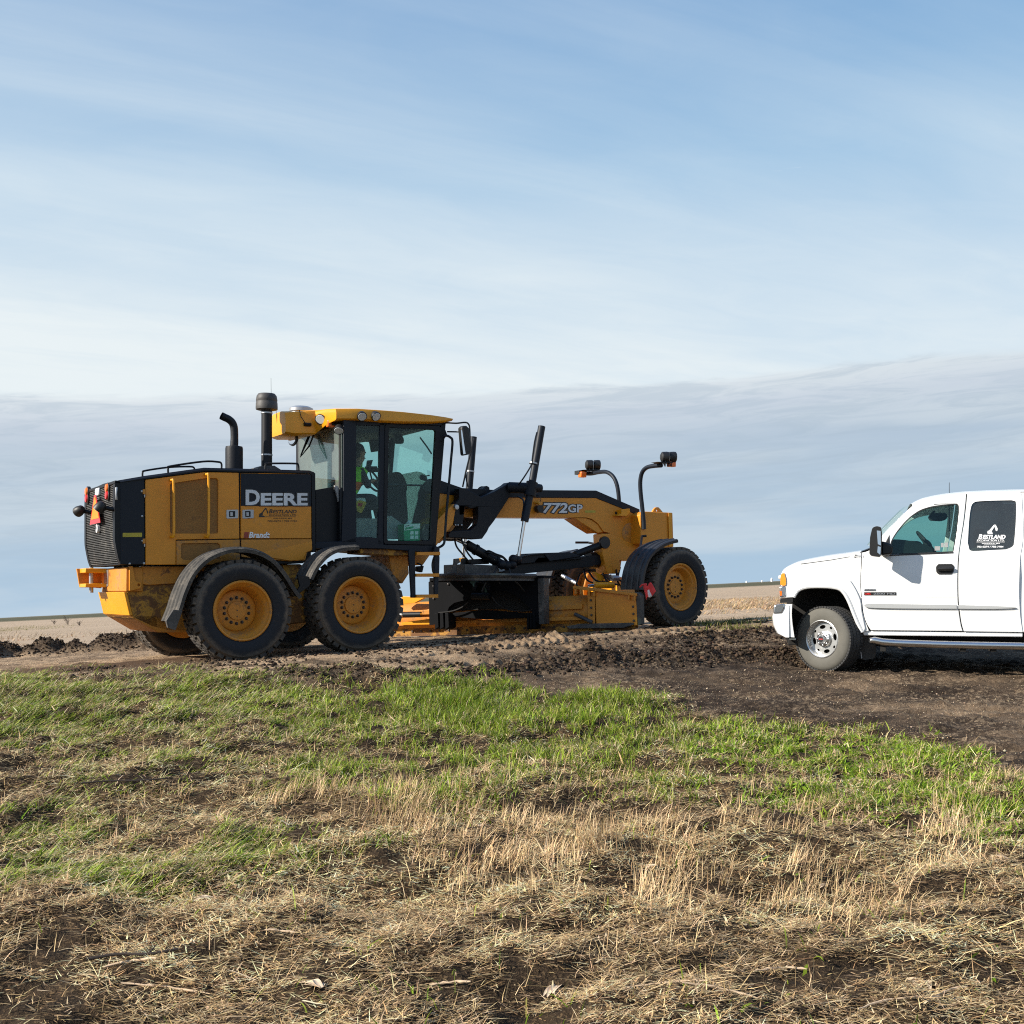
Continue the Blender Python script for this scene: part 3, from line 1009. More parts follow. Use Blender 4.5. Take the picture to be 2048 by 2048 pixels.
c = colmix([(0.64, 0.455, 0.25), (0.76, 0.57, 0.34), (0.48, 0.33, 0.17)], n, 0.3)
c *= (0.65 + 0.7 * fbm(X * 3.5, Y * 3.5, 157, 3))[:, None]
s2 = ribbons('standing_dead_grass', X, Y, Zb - 0.004, az, lean, ln, wd, curl, c, MS, lev=3)
tag(s2, 'thin dry grass stems still standing in pale tufts', 'dry grass', kind='stuff')

# rough dry grass along the far side of the road
n = 60000
Y = rng.uniform(24, 46, n)
X = rng.uniform(-0.6, 0.62, n) * Y
Zb = ground_raw(X, Y)
cl = fbm(X * 0.5, Y * 0.35, 161, 3)
pxf = CX + F * X / Y
keep = rng.random(n) < sstep(0.42, 0.6, cl + 0.16 * sstep(1300, 1420, pxf)) * np.where(pxf > 1250, 1.0, 0.35)
X, Y, Zb = X[keep], Y[keep], Zb[keep]
n = len(X)
c = colmix([(0.40, 0.27, 0.15), (0.47, 0.33, 0.19), (0.24, 0.18, 0.08), (0.26, 0.15, 0.085)], n)
c *= (0.4 + 1.1 * fbm(X * 0.8, Y * 0.5, 165, 3))[:, None]
s3 = ribbons('roadside_dry_grass', X, Y, Zb - 0.01, rng.uniform(-0.8, 0.8, n), np.abs(rng.normal(0.7, 0.35, n)), rng.uniform(0.05, 0.18, n), rng.uniform(0.010, 0.018, n),
             rng.uniform(0.1, 0.6, n), c, MS, lev=3)
tag(s3, 'rough tan grass fringe beyond the gravel road', 'dry grass', kind='stuff')


# lugged tyre prints pressed into the soft shoulder
GM = ground.data.materials[0]
for vc, ua, ub in ((1.25, 2.2, 4.9), (2.0, 3.4, 5.7), (0.75, 4.9, 7.2)):
    us = np.arange(ua, ub, 0.014)
    ws = np.linspace(-0.21, 0.21, 27)
    U, W_ = np.meshgrid(us, ws)
    V_ = vc + W_ + 0.10 * np.sin(U * 1.1)
    Xt, Yt = GX + U * CS + V_ * SN, GY + U * SN - V_ * CS
    lug = sstep(-0.15, 0.35, np.sin((U + 1.6 * W_ ** 2 * np.sign(W_ + 1e-6) * 1.0 + 0.35 * np.abs(W_)) * 2 * math.pi / 0.135))
    fade = sstep(0.21, 0.17, np.abs(W_)) * sstep(ua, ua + 0.4, U) * sstep(ub, ub - 0.4, U) * sstep(0.28, 0.5, fbm(Xt * 2.2, Yt * 2.2, 231, 3))
    Zt = ground_raw(Xt, Yt) - 0.025 + fade * (0.034 + 0.024 * lug + 0.008 * (fbm(Xt * 25, Yt * 25, 233, 2) - 0.5))
    nyy, nxx = U.shape
    ii = np.arange(nyy * nxx).reshape(nyy, nxx)
    qd = np.stack([ii[:-1, :-1], ii[:-1, 1:], ii[1:, 1:], ii[1:, :-1]], -1).reshape(-1, 4)
    dk3 = np.clip(0.25 + 0.9 * (fbm(Xt * 2.0, Yt * 2.0, 235, 3) - 0.35), 0, 1)
    zc3 = np.zeros_like(U)
    tp = raw_mesh('tyre_print', np.stack([Xt, Yt, Zt], -1).reshape(-1, 3), qd, GM, np.stack([zc3, dk3, zc3 + 0.25, zc3], -1).reshape(-1, 4), smooth=True)
    tag(tp, 'lugged tyre print pressed into the brown road shoulder', kind='structure')


# soil clods and pebbles
def lumps(name, X, Y, size, colr, mat, sink=0.25, seed=3, squash=0.75):
    r_ = np.random.default_rng(seed)
    bm = bmesh.new()
    bmesh.ops.create_icosphere(bm, subdivisions=1, radius=1.0)
    bv = np.array([v.co[:] for v in bm.verts])
    bf = np.array([[v.index for v in f.verts] for f in bm.faces])
    bm.free()
    n = len(X)
    jit = 1 + r_.uniform(-0.38, 0.38, (n, len(bv), 1))
    V = bv[None] * jit * (size[:, None, None] * np.concatenate([r_.uniform(0.7, 1.3, (n, 1, 2)), r_.uniform(0.5, 1.0, (n, 1, 1)) * squash / 0.75], 2))
    a = r_.uniform(0, 6.28, n)
    ca, sa = np.cos(a)[:, None], np.sin(a)[:, None]
    x, y = V[:, :, 0] * ca - V[:, :, 1] * sa, V[:, :, 0] * sa + V[:, :, 1] * ca
    Z = ground_raw(X, Y) + size * (0.5 - sink)
    V = np.stack([x + X[:, None], y + Y[:, None], V[:, :, 2] + Z[:, None]], -1)
    tr = (bf[None] + (np.arange(n) * len(bv))[:, None, None]).reshape(-1, 3)
    C = np.ones((n, len(bv), 4))
    C[:, :, :3] = colr[:, None, :]
    return raw_mesh(name, V.reshape(-1, 3), tr, mat, C.reshape(-1, 4))


MC = attr_material('soil_clod', 0.95)
cx_, cy_ = [], []
for k, (pts, wd_, hg, sd_) in enumerate(RIDGES[:5]):
    P_ = np.array(pts)
    m_ = (1500, 3000, 1600, 1800, 500)[k]
    i = rng.integers(0, len(P_) - 1, m_)
    t = rng.random(m_)[:, None]
    q_ = P_[i] * (1 - t) + P_[i + 1] * t + rng.normal(0, wd_ * 0.75, (m_, 2))
    cx_.append(q_[:, 0])
    cy_.append(q_[:, 1])
# crumbs strewn over the whole shoulder
uu = rng.uniform(-2.5, 9.5, 9000)
vv = rng.uniform(-0.6, 3.4, 9000)
sx_, sy_ = GX + uu * CS + vv * SN, GY + uu * SN - vv * CS
zz_ = zones(sx_, sy_)
kk = (rng.random(9000) < (1 - zz_[0]) * sstep(0.40, 0.62, fbm(sx_ * 1.8, sy_ * 2.6, 211, 3)))
cx_.append(sx_[kk])
cy_.append(sy_[kk])
cx_, cy_ = np.concatenate(cx_), np.concatenate(cy_)
sz = rng.uniform(0.006, 0.021, len(cx_)) * np.where(rng.random(len(cx_)) < 0.08, 1.9, 1)
cl1 = lumps('soil_clods', cx_, cy_, sz, colmix([(0.018, 0.012, 0.008), (0.028, 0.018, 0.012), (0.045, 0.029, 0.018), (0.085, 0.056, 0.034)], len(cx_), 0.3), MC)
tag(cl1, 'loose black soil clods heaped in ridges along the road', 'soil', kind='stuff')
X, Y = scatter(52000, y0=8.0, y1=19, pw=0.9)
gr_, dk2, br2, fa2, px, py, uu, vv = zones(X, Y)
keep = rng.random(len(X)) < (1 - gr_) * (1 - 0.6 * br2) * (0.12 + 0.45 * sstep(0.45, 0.6, fbm(X * 1.5, Y * 3.0, 171, 3)))
X, Y = X[keep], Y[keep]
sz = rng.uniform(0.0025, 0.0065, len(X)) * np.where(rng.random(len(X)) < 0.06, 1.9, 1)
pb = lumps('pebbles', X, Y, sz, colmix([(0.27, 0.19, 0.12), (0.36, 0.27, 0.175), (0.18, 0.125, 0.08), (0.42, 0.34, 0.24)], len(X), 0.2), MC, sink=0.1, seed=9)
tag(pb, 'small tan pebbles strewn over the bare soil and gravel', 'pebbles', kind='stuff')


# ------------------------------------------------------------------ motor grader
BC = 1.45                                            # centre plane of the grader
grader = empty('motor_grader', (G.x0, G.y0, G.z0), G.th)
tag(grader, 'yellow and black motor grader with its cab, long blade and six big tyres', 'motor grader')


def P2(z, pts, b, fr=G):
    """photograph points -> (a, z) pairs on the plane b"""
    out = []
    for x, y in (zm(z, pts) if z else pts):
        a, _, h = fr.P(x, y, b)
        out.append((a, h))
    return out


def P3(z, pts, fr=G):
    """points (x, y, b)"""
    return [fr.P(x, y, b) for x, y, b in (zm(z, pts) if z else pts)]


def panel(name, z, pts, b0, b1, mat, parent=grader, bevel=0.006, holes=(), rnd=0.0, fr=G, seg=2):
    o = P2(z, pts, b0, fr)
    if rnd:
        o = rounded(o, rnd)
    hs = [P2(z, h, b0, fr) for h in holes]
    mb = MB().plate([o] + hs, b0, b1)
    return mb.build(name, mat, parent, bevel, seg)


# --- wheels -------------------------------------------------------------
def tyre_mesh():
    r, wd = RAD, 0.44
    prof = [(0.375, 0.02), (0.40, -0.015), (0.45, -0.035), (0.52, -0.045), (0.575, -0.03), (0.60, 0.0), (0.606, 0.05), (0.608, 0.2), (0.606, 0.35),
            (0.60, 0.40), (0.575, 0.43), (0.52, 0.445), (0.45, 0.435), (0.40, 0.415), (0.375, 0.38)]
    mb = MB().lathe(prof, n=56)
    mb.cur = 1
    nb = 34
    for i in range(nb):
        for k, (y0, y1, ofs) in enumerate(((-0.005, 0.09, 0.0), (0.105, 0.19, 0.5), (0.21, 0.295, 0.0), (0.31, 0.405, 0.5))):
            a = 2 * math.pi * (i + ofs) / nb
            c = Vector((math.cos(a), 0, math.sin(a)))
            t = Vector((-math.sin(a), 0, math.cos(a)))
            hh = 0.030
            skew = 0.25 * (1 if k < 2 else -1)
            ax1 = Vector((t.x * skew, 1, t.z * skew))
            mb.obox(c * (r - hh * 0.95) + Vector((0, (y0 + y1) / 2, 0)), (c, ax1, t), (hh, (y1 - y0) / 2, 0.042))
    return mb.mesh('tyre', [M['rubber'], M['tread']], angle=30)


def rim_mesh(k=1.0):
    prof = [(0.0, 0.215), (0.115, 0.215), (0.12, 0.222), (0.12, 0.235), (0.235, 0.24), (0.255, 0.25), (0.262, 0.262), (0.27, 0.22), (0.295, 0.10), (0.31, 0.055), (0.335, 0.03),
            (0.345, 0.012), (0.352, -0.005), (0.368, -0.012), (0.381, -0.004), (0.383, 0.012), (0.372, 0.03), (0.372, 0.40), (0.30, 0.40), (0.0, 0.38)]
    prof = [(r_, h * k if 0.05 < h < 0.3 else h) for r_, h in prof]
    return MB().lathe(prof, n=48).mesh('rim', M['rim'], angle=32)


def bolt_mesh():
    return MB().lathe([(0.0, -0.034), (0.011, -0.03), (0.0165, -0.018), (0.0175, 0.0), (0.023, 0.0), (0.023, 0.01), (0.0, 0.01)], n=10).mesh('wheel_bolt', M['bolt'])


TYRE, RIM, BOLT = tyre_mesh(), rim_mesh(), bolt_mesh()
RIMF = rim_mesh(0.55)
CAP = MB().lathe([(0.0, 0.209), (0.008, 0.209), (0.009, 0.216)], n=8).mesh('hub_plug', M['bolt'])


def link(name, me, parent, loc=(0, 0, 0), rot=(0, 0, 0)):
    o = bpy.data.objects.new(name, me)
    COL.objects.link(o)
    o.parent = parent
    o.location = loc
    o.rotation_euler = rot
    return o


def grader_wheel(a, b, z, steer=0.0, far_side=False, spin=0.0, front=False):
    kk = 0.55 if front else 1.0
    wh = empty('wheel', (a, b, z), R(steer) + (math.pi if far_side else 0), grader)
    link('tyre', TYRE, wh, rot=(0, spin, 0))
    link('rim', RIMF if front else RIM, wh)
    link('hub_plug', CAP, wh, loc=(0, 0.213 * (kk - 1), 0))
    link('hub_plug', CAP, wh, loc=(0.0, 0.213 * (kk - 1), -0.075))
    for i in range(14):
        t = 2 * math.pi * (i + 0.5) / 14
        link('wheel_bolt', BOLT, wh, (0.163 * math.cos(t), 0.236 * kk, 0.163 * math.sin(t)))
    return wh


for i, (a, b, z) in enumerate(WHEELS):
    grader_wheel(a, b, z, spin=0.3 * i)
    pf = G.W((a, b + 0.4 + TRACK, 0))
    grader_wheel(a, b + TRACK + 0.4, float(base_h(np.array([pf.x]), np.array([pf.y]))[0]) - G.z0 + RAD - 0.015, far_side=True, spin=0.15)
grader_wheel(FRONT[0], FRONT[1] + 0.0, FRONT[2], steer=6, front=True)
pf = G.W((FRONT[0], 0.4 + TRACK, 0))
FARZ = float(base_h(np.array([pf.x]), np.array([pf.y]))[0]) - G.z0 + RAD - 0.015
grader_wheel(FRONT[0], FRONT[1] + TRACK + 0.4, FARZ, steer=6, far_side=True, front=True)

# tandem case and axles
ca = [WHEELS[0], WHEELS[1]]
for b0 in (0.45, 2.15):
    MB().plate([[(ca[0][0] - 0.2, ca[0][2] - 0.16), (ca[0][0] + 0.5, ca[0][2] - 0.22), (ca[1][0] - 0.4, ca[1][2] - 0.22), (ca[1][0] + 0.2, ca[1][2] - 0.16), (ca[1][0] + 0.25, ca[1][2] + 0.1),
                 (ca[1][0] - 0.4, ca[1][2] + 0.24), (ca[0][0] + 0.5, ca[0][2] + 0.22), (ca[0][0] - 0.25, ca[0][2] + 0.1)]], b0, b0 + 0.28).build('tandem_case', M['yellow_rust'], grader, 0.02)
zc_ = (ca[0][2] + ca[1][2]) / 2
MB().cyl(((ca[0][0] + ca[1][0]) / 2, 0.5, zc_), ((ca[0][0] + ca[1][0]) / 2, 2.4, zc_), 0.2).build('rear_axle', M['dusty_black'], grader)


# --- fenders --------------------------------------------------------------
def fender(name, z, pts, b0, b1, mat, th=0.012, beads=3, lip=0.035, n=5):
    line = [Vector((p[0], 0, p[1])) for p in P2(z, pts, b0)]
    line = catmull(line, n)
    mb = MB()
    prof = [(b0, -lip), (b0 - 0.004, -0.004), (b0 + 0.02, 0.012)]
    wdt = b1 - b0
    for k in range(beads):
        c = b0 + wdt * (0.2 + 0.28 * k)
        prof += [(c - 0.03, 0.012), (c - 0.015, 0.028), (c + 0.015, 0.028), (c + 0.03, 0.012)]
    prof += [(b1 - 0.01, 0.012), (b1, -0.02)]
    back = [(b, h - th) for b, h in reversed(prof)]
    full = prof + back
    secs = []
    for i, p in enumerate(line):
        t = (line[min(i + 1, len(line) - 1)] - line[max(i - 1, 0)]).normalized()
        nn = Vector((-t.z, 0, t.x))
        secs.append([(p.x + nn.x * h, b, p.z + nn.z * h) for b, h in full])
    mb.loft(secs)
    return mb.build(name, mat, grader, angle=30)


fender('rear_fender', Z1, [(775, 1660), (815, 1560), (850, 1450), (910, 1320), (1000, 1220), (1110, 1160), (1230, 1135), (1370, 1150), (1490, 1210), (1580, 1310), (1650, 1420), (1695, 1480)], 0.0, 0.50, M['mudguard'])
fender('rear_fender', Z3, [(388, 470), (420, 400), (470, 320), (540, 245), (620, 195), (720, 168), (862, 158)], 0.0, 0.50, M['mudguard'])
MB().plate([P2(Z1, [(775, 1570), (840, 1580), (790, 1720), (735, 1700), (722, 1650)], 0.0)], -0.01, 0.04).build('fender_flap', M['dusty_black'], grader, 0.004)
MB().plate([P2(Z3, [(268, 430), (400, 455), (385, 540), (300, 600), (235, 640), (290, 540)], 0.02)], 0.02, 0.06).build('fender_bracket', M['black'], grader, 0.004)
fender('front_fender', Z6, [(1075, 1445), (1085, 1330), (1110, 1220), (1150, 1130), (1210, 1060), (1290, 1005), (1360, 978), (1428, 962)], -0.05, 0.46, M['fender'])
dfar = TRACK - 0.06
ffl = [(p[0] - 0.0, p[1] + FARZ - FRONT[2]) for p in P2(Z6, [(1075, 1445), (1085, 1330), (1110, 1220), (1150, 1130), (1210, 1060), (1290, 1005), (1360, 978), (1428, 962)], -0.05)]
mbf = MB()
fl = catmull([Vector((p[0], 0, p[1])) for p in ffl], 5)
fp = [(2.46, -0.02), (2.465, 0.012), (2.6, 0.012), (2.62, 0.028), (2.66, 0.028), (2.68, 0.012), (2.95, 0.012), (2.97, -0.03)]
fp = fp + [(b, h - 0.012) for b, h in reversed(fp)]
secs = []
for i, p in enumerate(fl):
    t = (fl[min(i + 1, len(fl) - 1)] - fl[max(i - 1, 0)]).normalized()
    secs.append([(p.x - t.z * h, b, p.z + t.x * h) for b, h in fp])
mbf.loft(secs).build('front_fender', M['fender'], grader, angle=30)
MB().tube(P3(Z6, [(440, 990, 2.35), (560, 990, 2.3), (610, 1000, 2.2), (630, 1030, 2.1), (660, 1060, 1.9)]), 0.02, 8).build('fender_bracket', M['black'], grader)
MB().tube(P3(Z6, [(1120, 926, 0.9), (1080, 930, 0.9), (1060, 1100, 0.4), (1050, 1110, 0.2)]), 0.02, 8).build('fender_bracket', M['black'], grader)

# --- hood ------------------------------------------------------------------
BN, BF = 0.62, 2.28
core = P2(Z1, [(397, 668), (570, 640), (1000, 580), (1750, 596), (1760, 1200), (1700, 1240), (400, 1248)], BN + 0.03)
MB().plate([core], BN + 0.03, BF - 0.03).build('hood_core', M['black'], grader)
panel('hood_corner_panel', Z1, [(395, 650), (566, 624), (570, 1250), (395, 1250)], BN, BN + 0.035, M['navy'], bevel=0.01)
panel('hood_door', Z1, [(575, 642), (1000, 587), (1243, 592), (1248, 1064), (793, 1070), (793, 1250), (577, 1250)], BN, BN + 0.035, M['yellow'],
      holes=([(762, 668), (1000, 632), (1085, 632), (1096, 645), (1096, 1020), (1085, 1027), (765, 1027), (752, 1015), (752, 680)],))
panel('hood_screen', Z1, [(740, 660), (1110, 620), (1110, 1040), (740, 1040)], BN + 0.022, BN + 0.032, M['mesh_screen'], bevel=0)
panel('hood_side_panel', Z1, [(1258, 595), (1762, 600), (1764, 1062), (1258, 1062)], BN, BN + 0.035, M['yellow'])
panel('hood_stripe', Z1, [(1259, 597), (1761, 602), (1762, 833), (1259, 829)], BN - 0.004, BN + 0.01, M['navy'], bevel=0.002)
panel('hood_lower_panel', Z1, [(797, 1078), (1250, 1070), (1252, 1250), (797, 1250)], BN + 0.002, BN + 0.035, M['yellow_dirty'],
      holes=([(840, 1098), (1090, 1094), (1112, 1110), (1112, 1210), (850, 1216), (832, 1200), (832, 1110)],))
panel('hood_screen', Z1, [(820, 1085), (1130, 1085), (1130, 1225), (820, 1225)], BN + 0.022, BN + 0.032, M['mesh_screen'], bevel=0)
panel('hood_lower_panel', Z1, [(1262, 1070), (1770, 1067), (1772, 1148), (1735, 1160), (1720, 1218), (1600, 1226), (1262, 1195)], BN + 0.002, BN + 0.035, M['yellow_dirty'])
panel('hood_lower_flare', Z1, [(1330, 1180), (1700, 1100), (1768, 1080), (1770, 1145), (1730, 1158), (1712, 1212), (1600, 1222)], BN - 0.012, BN + 0.01, M['yellow'], bevel=0.008)
# top sheet with its dark edge
tl = [(392, 648), (566, 618), (1000, 558), (1400, 568), (1755, 578), (1790, 590)]
top = P2(Z1, tl, BN - 0.012)
bot = P2(Z1, [(395, 660), (568, 638), (1000, 580), (1400, 588), (1755, 598), (1788, 632)], BN - 0.012)
secs = []
for (a0, z0), (a1, z1) in zip(top, bot):
    y0, y1 = BN - 0.012, BF + 0.012
    secs.append([(a1, y0, z1), (a0, y0, z0 - 0.02), (a0, y0 + 0.04, z0 + 0.008), (a0, BC, z0 + 0.03), (a0, y1 - 0.04, z0 + 0.008), (a0, y1, z0 - 0.02), (a1, y1, z1)])
MB().loft(secs).build('hood_top', M['black'], grader, angle=30)
panel('hood_far_panel', Z1, [(395, 690), (566, 660), (1000, 605), (1760, 615), (1760, 1180), (395, 1240)], BF - 0.03, BF, M['yellow'])
MB().plate([P2(Z1, [(1765, 590), (1792, 595), (1794, 1160), (1768, 1160)], BN - 0.01)], BN - 0.01, BF).build('hood_front_frame', M['black'], grader, 0.006)
# door handles, hinges, latches
for xx in (((775, 645), (775, 1050)), ((1025, 605), (1022, 1050))):
    (x0, y0), (x1, y1) = xx
    MB().tube(catmull(P3(Z1, [(x0 - 22, y0, BN), (x0 - 8, y0, BN - 0.05), (x0 + 2, y0 + 14, BN - 0.07), (x0 + 4, (y0 + y1) / 2, BN - 0.07), (x1 + 4, y1 - 18, BN - 0.07), (x1 - 6, y1 - 2, BN - 0.05), (x1 - 18, y1, BN)]), 4), 0.017, 10).build('grab_handle', M['yellow_lit'], grader)
for (x, y) in ((560, 735), (560, 1088)):
    h = panel('hinge', Z1, [(x - 2, y - 25), (x + 16, y - 25), (x + 16, y + 10), (x - 2, y + 10)], BN - 0.018, BN + 0.005, M['yellow_dirty'], bevel=0.002)
    panel('hinge_pin', Z1, [(x + 6, y + 12), (x + 14, y + 12), (x + 14, y + 34), (x + 6, y + 34)], BN - 0.016, BN + 0.005, M['steel'], bevel=0.002, parent=h)
for x, y in ((549, 725), (551, 903), (553, 1080), (565, 1240), (462, 1242)):
    p = G.P(*zm(Z1, [(x, y)])[0], BN)
    MB().lathe([(0, -0.014), (0.012, -0.01), (0.018, 0.004)], c=p, n=10).build('panel_bolt', M['steel'], grader)
for x0, x1 in ((1155, 1240), (1270, 1350)):
    lt = panel('latch_plate', Z1, [(x0, 857), (x1, 855), (x1, 918), (x0, 920)], BN - 0.008, BN + 0.004, M['steel'], bevel=0.002, rnd=0.015)
    panel('latch_recess', Z1, [(x0 + 20, 866), (x1 - 22, 866), (x1 - 22, 908), (x0 + 20, 908)], BN - 0.0115, BN - 0.004, M['dark_in'], bevel=0.001, parent=lt)
    panel('latch_lever', Z1, [(x0 + 28, 874), (x0 + 46, 874), (x0 + 46, 902), (x0 + 28, 902)], BN - 0.019, BN - 0.008, M['steel'], bevel=0.002, parent=lt)
panel('reflector_strip', Z1, [(413, 1022), (551, 1021), (551, 1051), (413, 1052)], BN - 0.003, BN + 0.004, M['yellow_tape'], bevel=0)
# hood lettering
lettering('lettering', 'D', G, zm(ZD, [(228, 208)])[0] + zm(ZD, [(535, 538)])[0], BN - 0.010, M['ink'], grader, bold=0.035, grow=0.045)
lettering('lettering', 'EERE', G, zm(ZD, [(553, 282)])[0] + zm(ZD, [(1560, 546)])[0], BN - 0.010, M['ink'], grader, bold=0.035, grow=0.06)
lettering('lettering', 'D', G, zm(ZD, [(228, 208)])[0] + zm(ZD, [(535, 538)])[0], BN - 0.013, M['silver'], grader, bold=0.035)
lettering('lettering', 'EERE', G, zm(ZD, [(553, 282)])[0] + zm(ZD, [(1560, 546)])[0], BN - 0.013, M['silver'], grader, bold=0.035)
lb = BN - 0.004
lettering('lettering', 'B', G, zm(ZD, [(728, 628)])[0] + zm(ZD, [(808, 716)])[0], lb, M['ink'], grader, bold=0.02, shear=0.25)
lettering('lettering', 'ESTLAND', G, zm(ZD, [(812, 640)])[0] + zm(ZD, [(1325, 716)])[0], lb, M['ink'], grader, bold=0.02, shear=0.25)
lettering('lettering', 'EXCAVATION LTD.', G, zm(ZD, [(728, 736)])[0] + zm(ZD, [(1320, 770)])[0], lb, M['ink'], grader, bold=0.012, shear=0.2)
panel('rule_line', ZD, [(640, 785), (1310, 785), (1310, 791), (640, 791)], lb, lb + 0.003, M['ink'], bevel=0)
lettering('lettering', 'WAUHOLA, MN', G, zm(ZD, [(818, 812)])[0] + zm(ZD, [(1220, 838)])[0], lb, M['ink'], grader, bold=0.015)
lettering('lettering', '782-0274 / 782-7784', G, zm(ZD, [(700, 866)])[0] + zm(ZD, [(1335, 894)])[0], lb, M['ink'], grader, bold=0.015, shear=0.1)
mbx = MB()
for pl in ([(515, 790), (515, 760), (540, 745), (640, 775), (630, 798), (530, 800)], [(510, 740), (560, 705), (590, 690), (600, 745), (560, 752)], [(560, 720), (650, 600), (668, 600), (668, 618), (600, 700)],
           [(655, 600), (675, 605), (700, 662), (690, 680)], [(682, 660), (712, 670), (708, 705), (694, 725), (690, 705)]):
    mbx.plate([P2(ZD, pl, lb)], lb, lb + 0.002)
mbx.build('excavator_emblem', M['ink'], grader)
lettering('lettering', 'Brandt', G, zm(ZD, [(295, 1115)])[0] + zm(ZD, [(750, 1245)])[0], lb, M['white_ink'], grader, bold=0.035, shear=0.22)
for k in range(3):
    x = 195 + 33 * k
    panel('emblem_bar', ZD, [(x + 12, 1118), (x + 38, 1118), (x + 22, 1243), (x - 4, 1243)], lb, lb + 0.003, M['red_ink'], bevel=0)

# rails, exhaust, air intake on the hood
zt = lambda x, y, b: G.P(*zm(Z1, [(x, y)])[0], b)
MB().tube(catmull(P3(Z1, [(738, 592, BN + 0.06), (738, 560, BN + 0.06), (755, 545, BN + 0.06), (985, 512, BN + 0.06), (1090, 514, BN + 0.06), (1118, 525, BN + 0.06), (1120, 560, BN + 0.06)]), 4), 0.013, 8).build('hood_rail', M['black'], grader)
MB().tube(catmull(P3(Z1, [(555, 622, 1.9), (556, 590, 1.9), (575, 577, 1.9), (740, 553, 1.9), (890, 548, 1.9), (922, 556, 1.9), (926, 575, 1.9)]), 4), 0.013, 8).build('hood_rail', M['black'], grader)
MB().tube(catmull(P3(Z1, [(1434, 575, BN + 0.06), (1436, 535, BN + 0.06), (1455, 526, BN + 0.06), (1640, 526, BN + 0.06), (1668, 535, BN + 0.06), (1672, 580, BN + 0.06)]), 4), 0.013, 8).build('hood_rail', M['black'], grader)
BX = 1.25
e0, e1 = zt(1210, 580, BX), zt(1210, 400, BX)
ex = MB().lathe([(0, e0[2] - e1[2]), (0.118, e0[2] - e1[2]), (0.118, -0.04), (0.112, -0.01), (0.06, 0.0), (0, 0.0)], c=e1, n=28, axis='z').build('exhaust_muffler', M['casting'], grader)
pth = [Vector(p) for p in P3(Z1, [(1210, 402, BX), (1212, 350, BX), (1211, 290, BX), (1206, 255, BX), (1192, 228, BX), (1168, 208, BX), (1142, 196, BX), (1118, 184, BX)])]
MB().tube(catmull(pth, 3), [0.054] * 3 + [0.052] * 19, 16, cap=False).build('exhaust_pipe', M['casting'], ex)
i0, i1 = zt(1445, 570, BX), zt(1443, 150, BX)
ai = MB().lathe([(0, i0[2] - i1[2]), (0.075, i0[2] - i1[2]), (0.073, 0.03), (0, 0.03)], c=i1, n=24, axis='z').build('air_intake_pipe', M['black'], grader)
for yy in (465, 165):
    r0 = zt(1443, yy, BX)
    MB().lathe([(0.073, -0.012), (0.08, -0.01), (0.08, 0.01), (0.073, 0.012)], c=r0, n=24, axis='z').build('clamp', M['steel'], ai)
c0 = zt(1443, 140, BX)
MB().lathe([(0.07, -0.02), (0.135, -0.005), (0.148, 0.0), (0.15, 0.02), (0.147, 0.09), (0.144, 0.095), (0.144, 0.12), (0.146, 0.125), (0.137, 0.185), (0.115, 0.215), (0.06, 0.222), (0, 0.222)], c=c0, n=32, axis='z').build('intake_cap', M['dusty_black'], ai)
MB().plate([P2(Z1, [(1375, 575), (1390, 545), (1500, 540), (1550, 572)], 1.1)], 1.1, 1.5).build('hood_hump', M['dusty_black'], grader, 0.01)
MB().tube([G.P(543, 845, 1.3), G.P(542, 756, 1.3)], [0.004, 0.002], 6).build('antenna', M['black'], grader)

# --- rear end ---------------------------------------------------------------
A0 = G.P(*zm(Z1, [(395, 660)])[0], BN)[0]                     # rear plane of the hood
zt_, zb_ = G.P(*zm(Z1, [(395, 655)])[0], BN)[2], G.P(*zm(Z1, [(395, 1248)])[0], BN)[2]


def rprof(z):                                        # how far the grille stands out behind the hood
    t = (z - zb_) / (zt_ - zb_)
    return 0.02 - 0.07 * min(1.0, max(0.0, (t - 0.0) / 0.3)) ** 0.7 + 0.02 * max(0, t - 0.8)


zl = [zb_ + (zt_ - zb_) * k / 14 for k in range(15)]
secs = []
for b in (BN + 0.07, BF - 0.07):
    secs.append([(A0 + 0.2, b, zb_)] + [(A0 + rprof(z) + 0.03, b, z) for z in zl] + [(A0 + 0.2, b, zt_)])
MB().loft(secs).build('radiator_box', M['black'], grader)
sl = MB()
ns = 44
for k in range(ns):
    z = zb_ + 0.03 + (zt_ - zb_ - 0.05) * k / (ns - 1)
    sl.box(A0 + rprof(z) - 0.008, A0 + rprof(z) + 0.028, BN + 0.1, BF - 0.1, z - 0.0052, z + 0.0052)
nbv = 30
for k in range(nbv):
    b = BN + 0.1 + (BF - BN - 0.2) * k / (nbv - 1)
    sl.loft([[(A0 + rprof(z) - 0.001, b - 0.003, z), (A0 + rprof(z) - 0.001, b + 0.003, z), (A0 + rprof(z) + 0.02, b + 0.003, z), (A0 + rprof(z) + 0.02, b - 0.003, z)] for z in zl])
gs = sl.build('grille_bars', M['grille'], grader, smooth=False)
gs['kind'] = 'stuff'
for b0, b1 in ((BN + 0.005, BN + 0.1), (BF - 0.1, BF - 0.005)):
    MB().loft([[(A0 + rprof(z) - 0.015, b0, z), (A0 + rprof(z) - 0.015, b1, z), (A0 + 0.12, b1, z), (A0 + 0.12, b0, z)] for z in zl]).build('grille_frame', M['black'], grader, angle=25)
MB().box(A0 - 0.065, A0 + 0.02, BN + 0.005, BF - 0.005, zt_ - 0.03, zt_ + 0.012).build('grille_frame', M['black'], grader, 0.008)
MB().tube(P3(ZR, [(1000, 270, BN - 0.01), (990, 400, BN - 0.03), (1000, 530, BN - 0.01)]), 0.012, 8).build('grille_handle', M['steel'], grader)


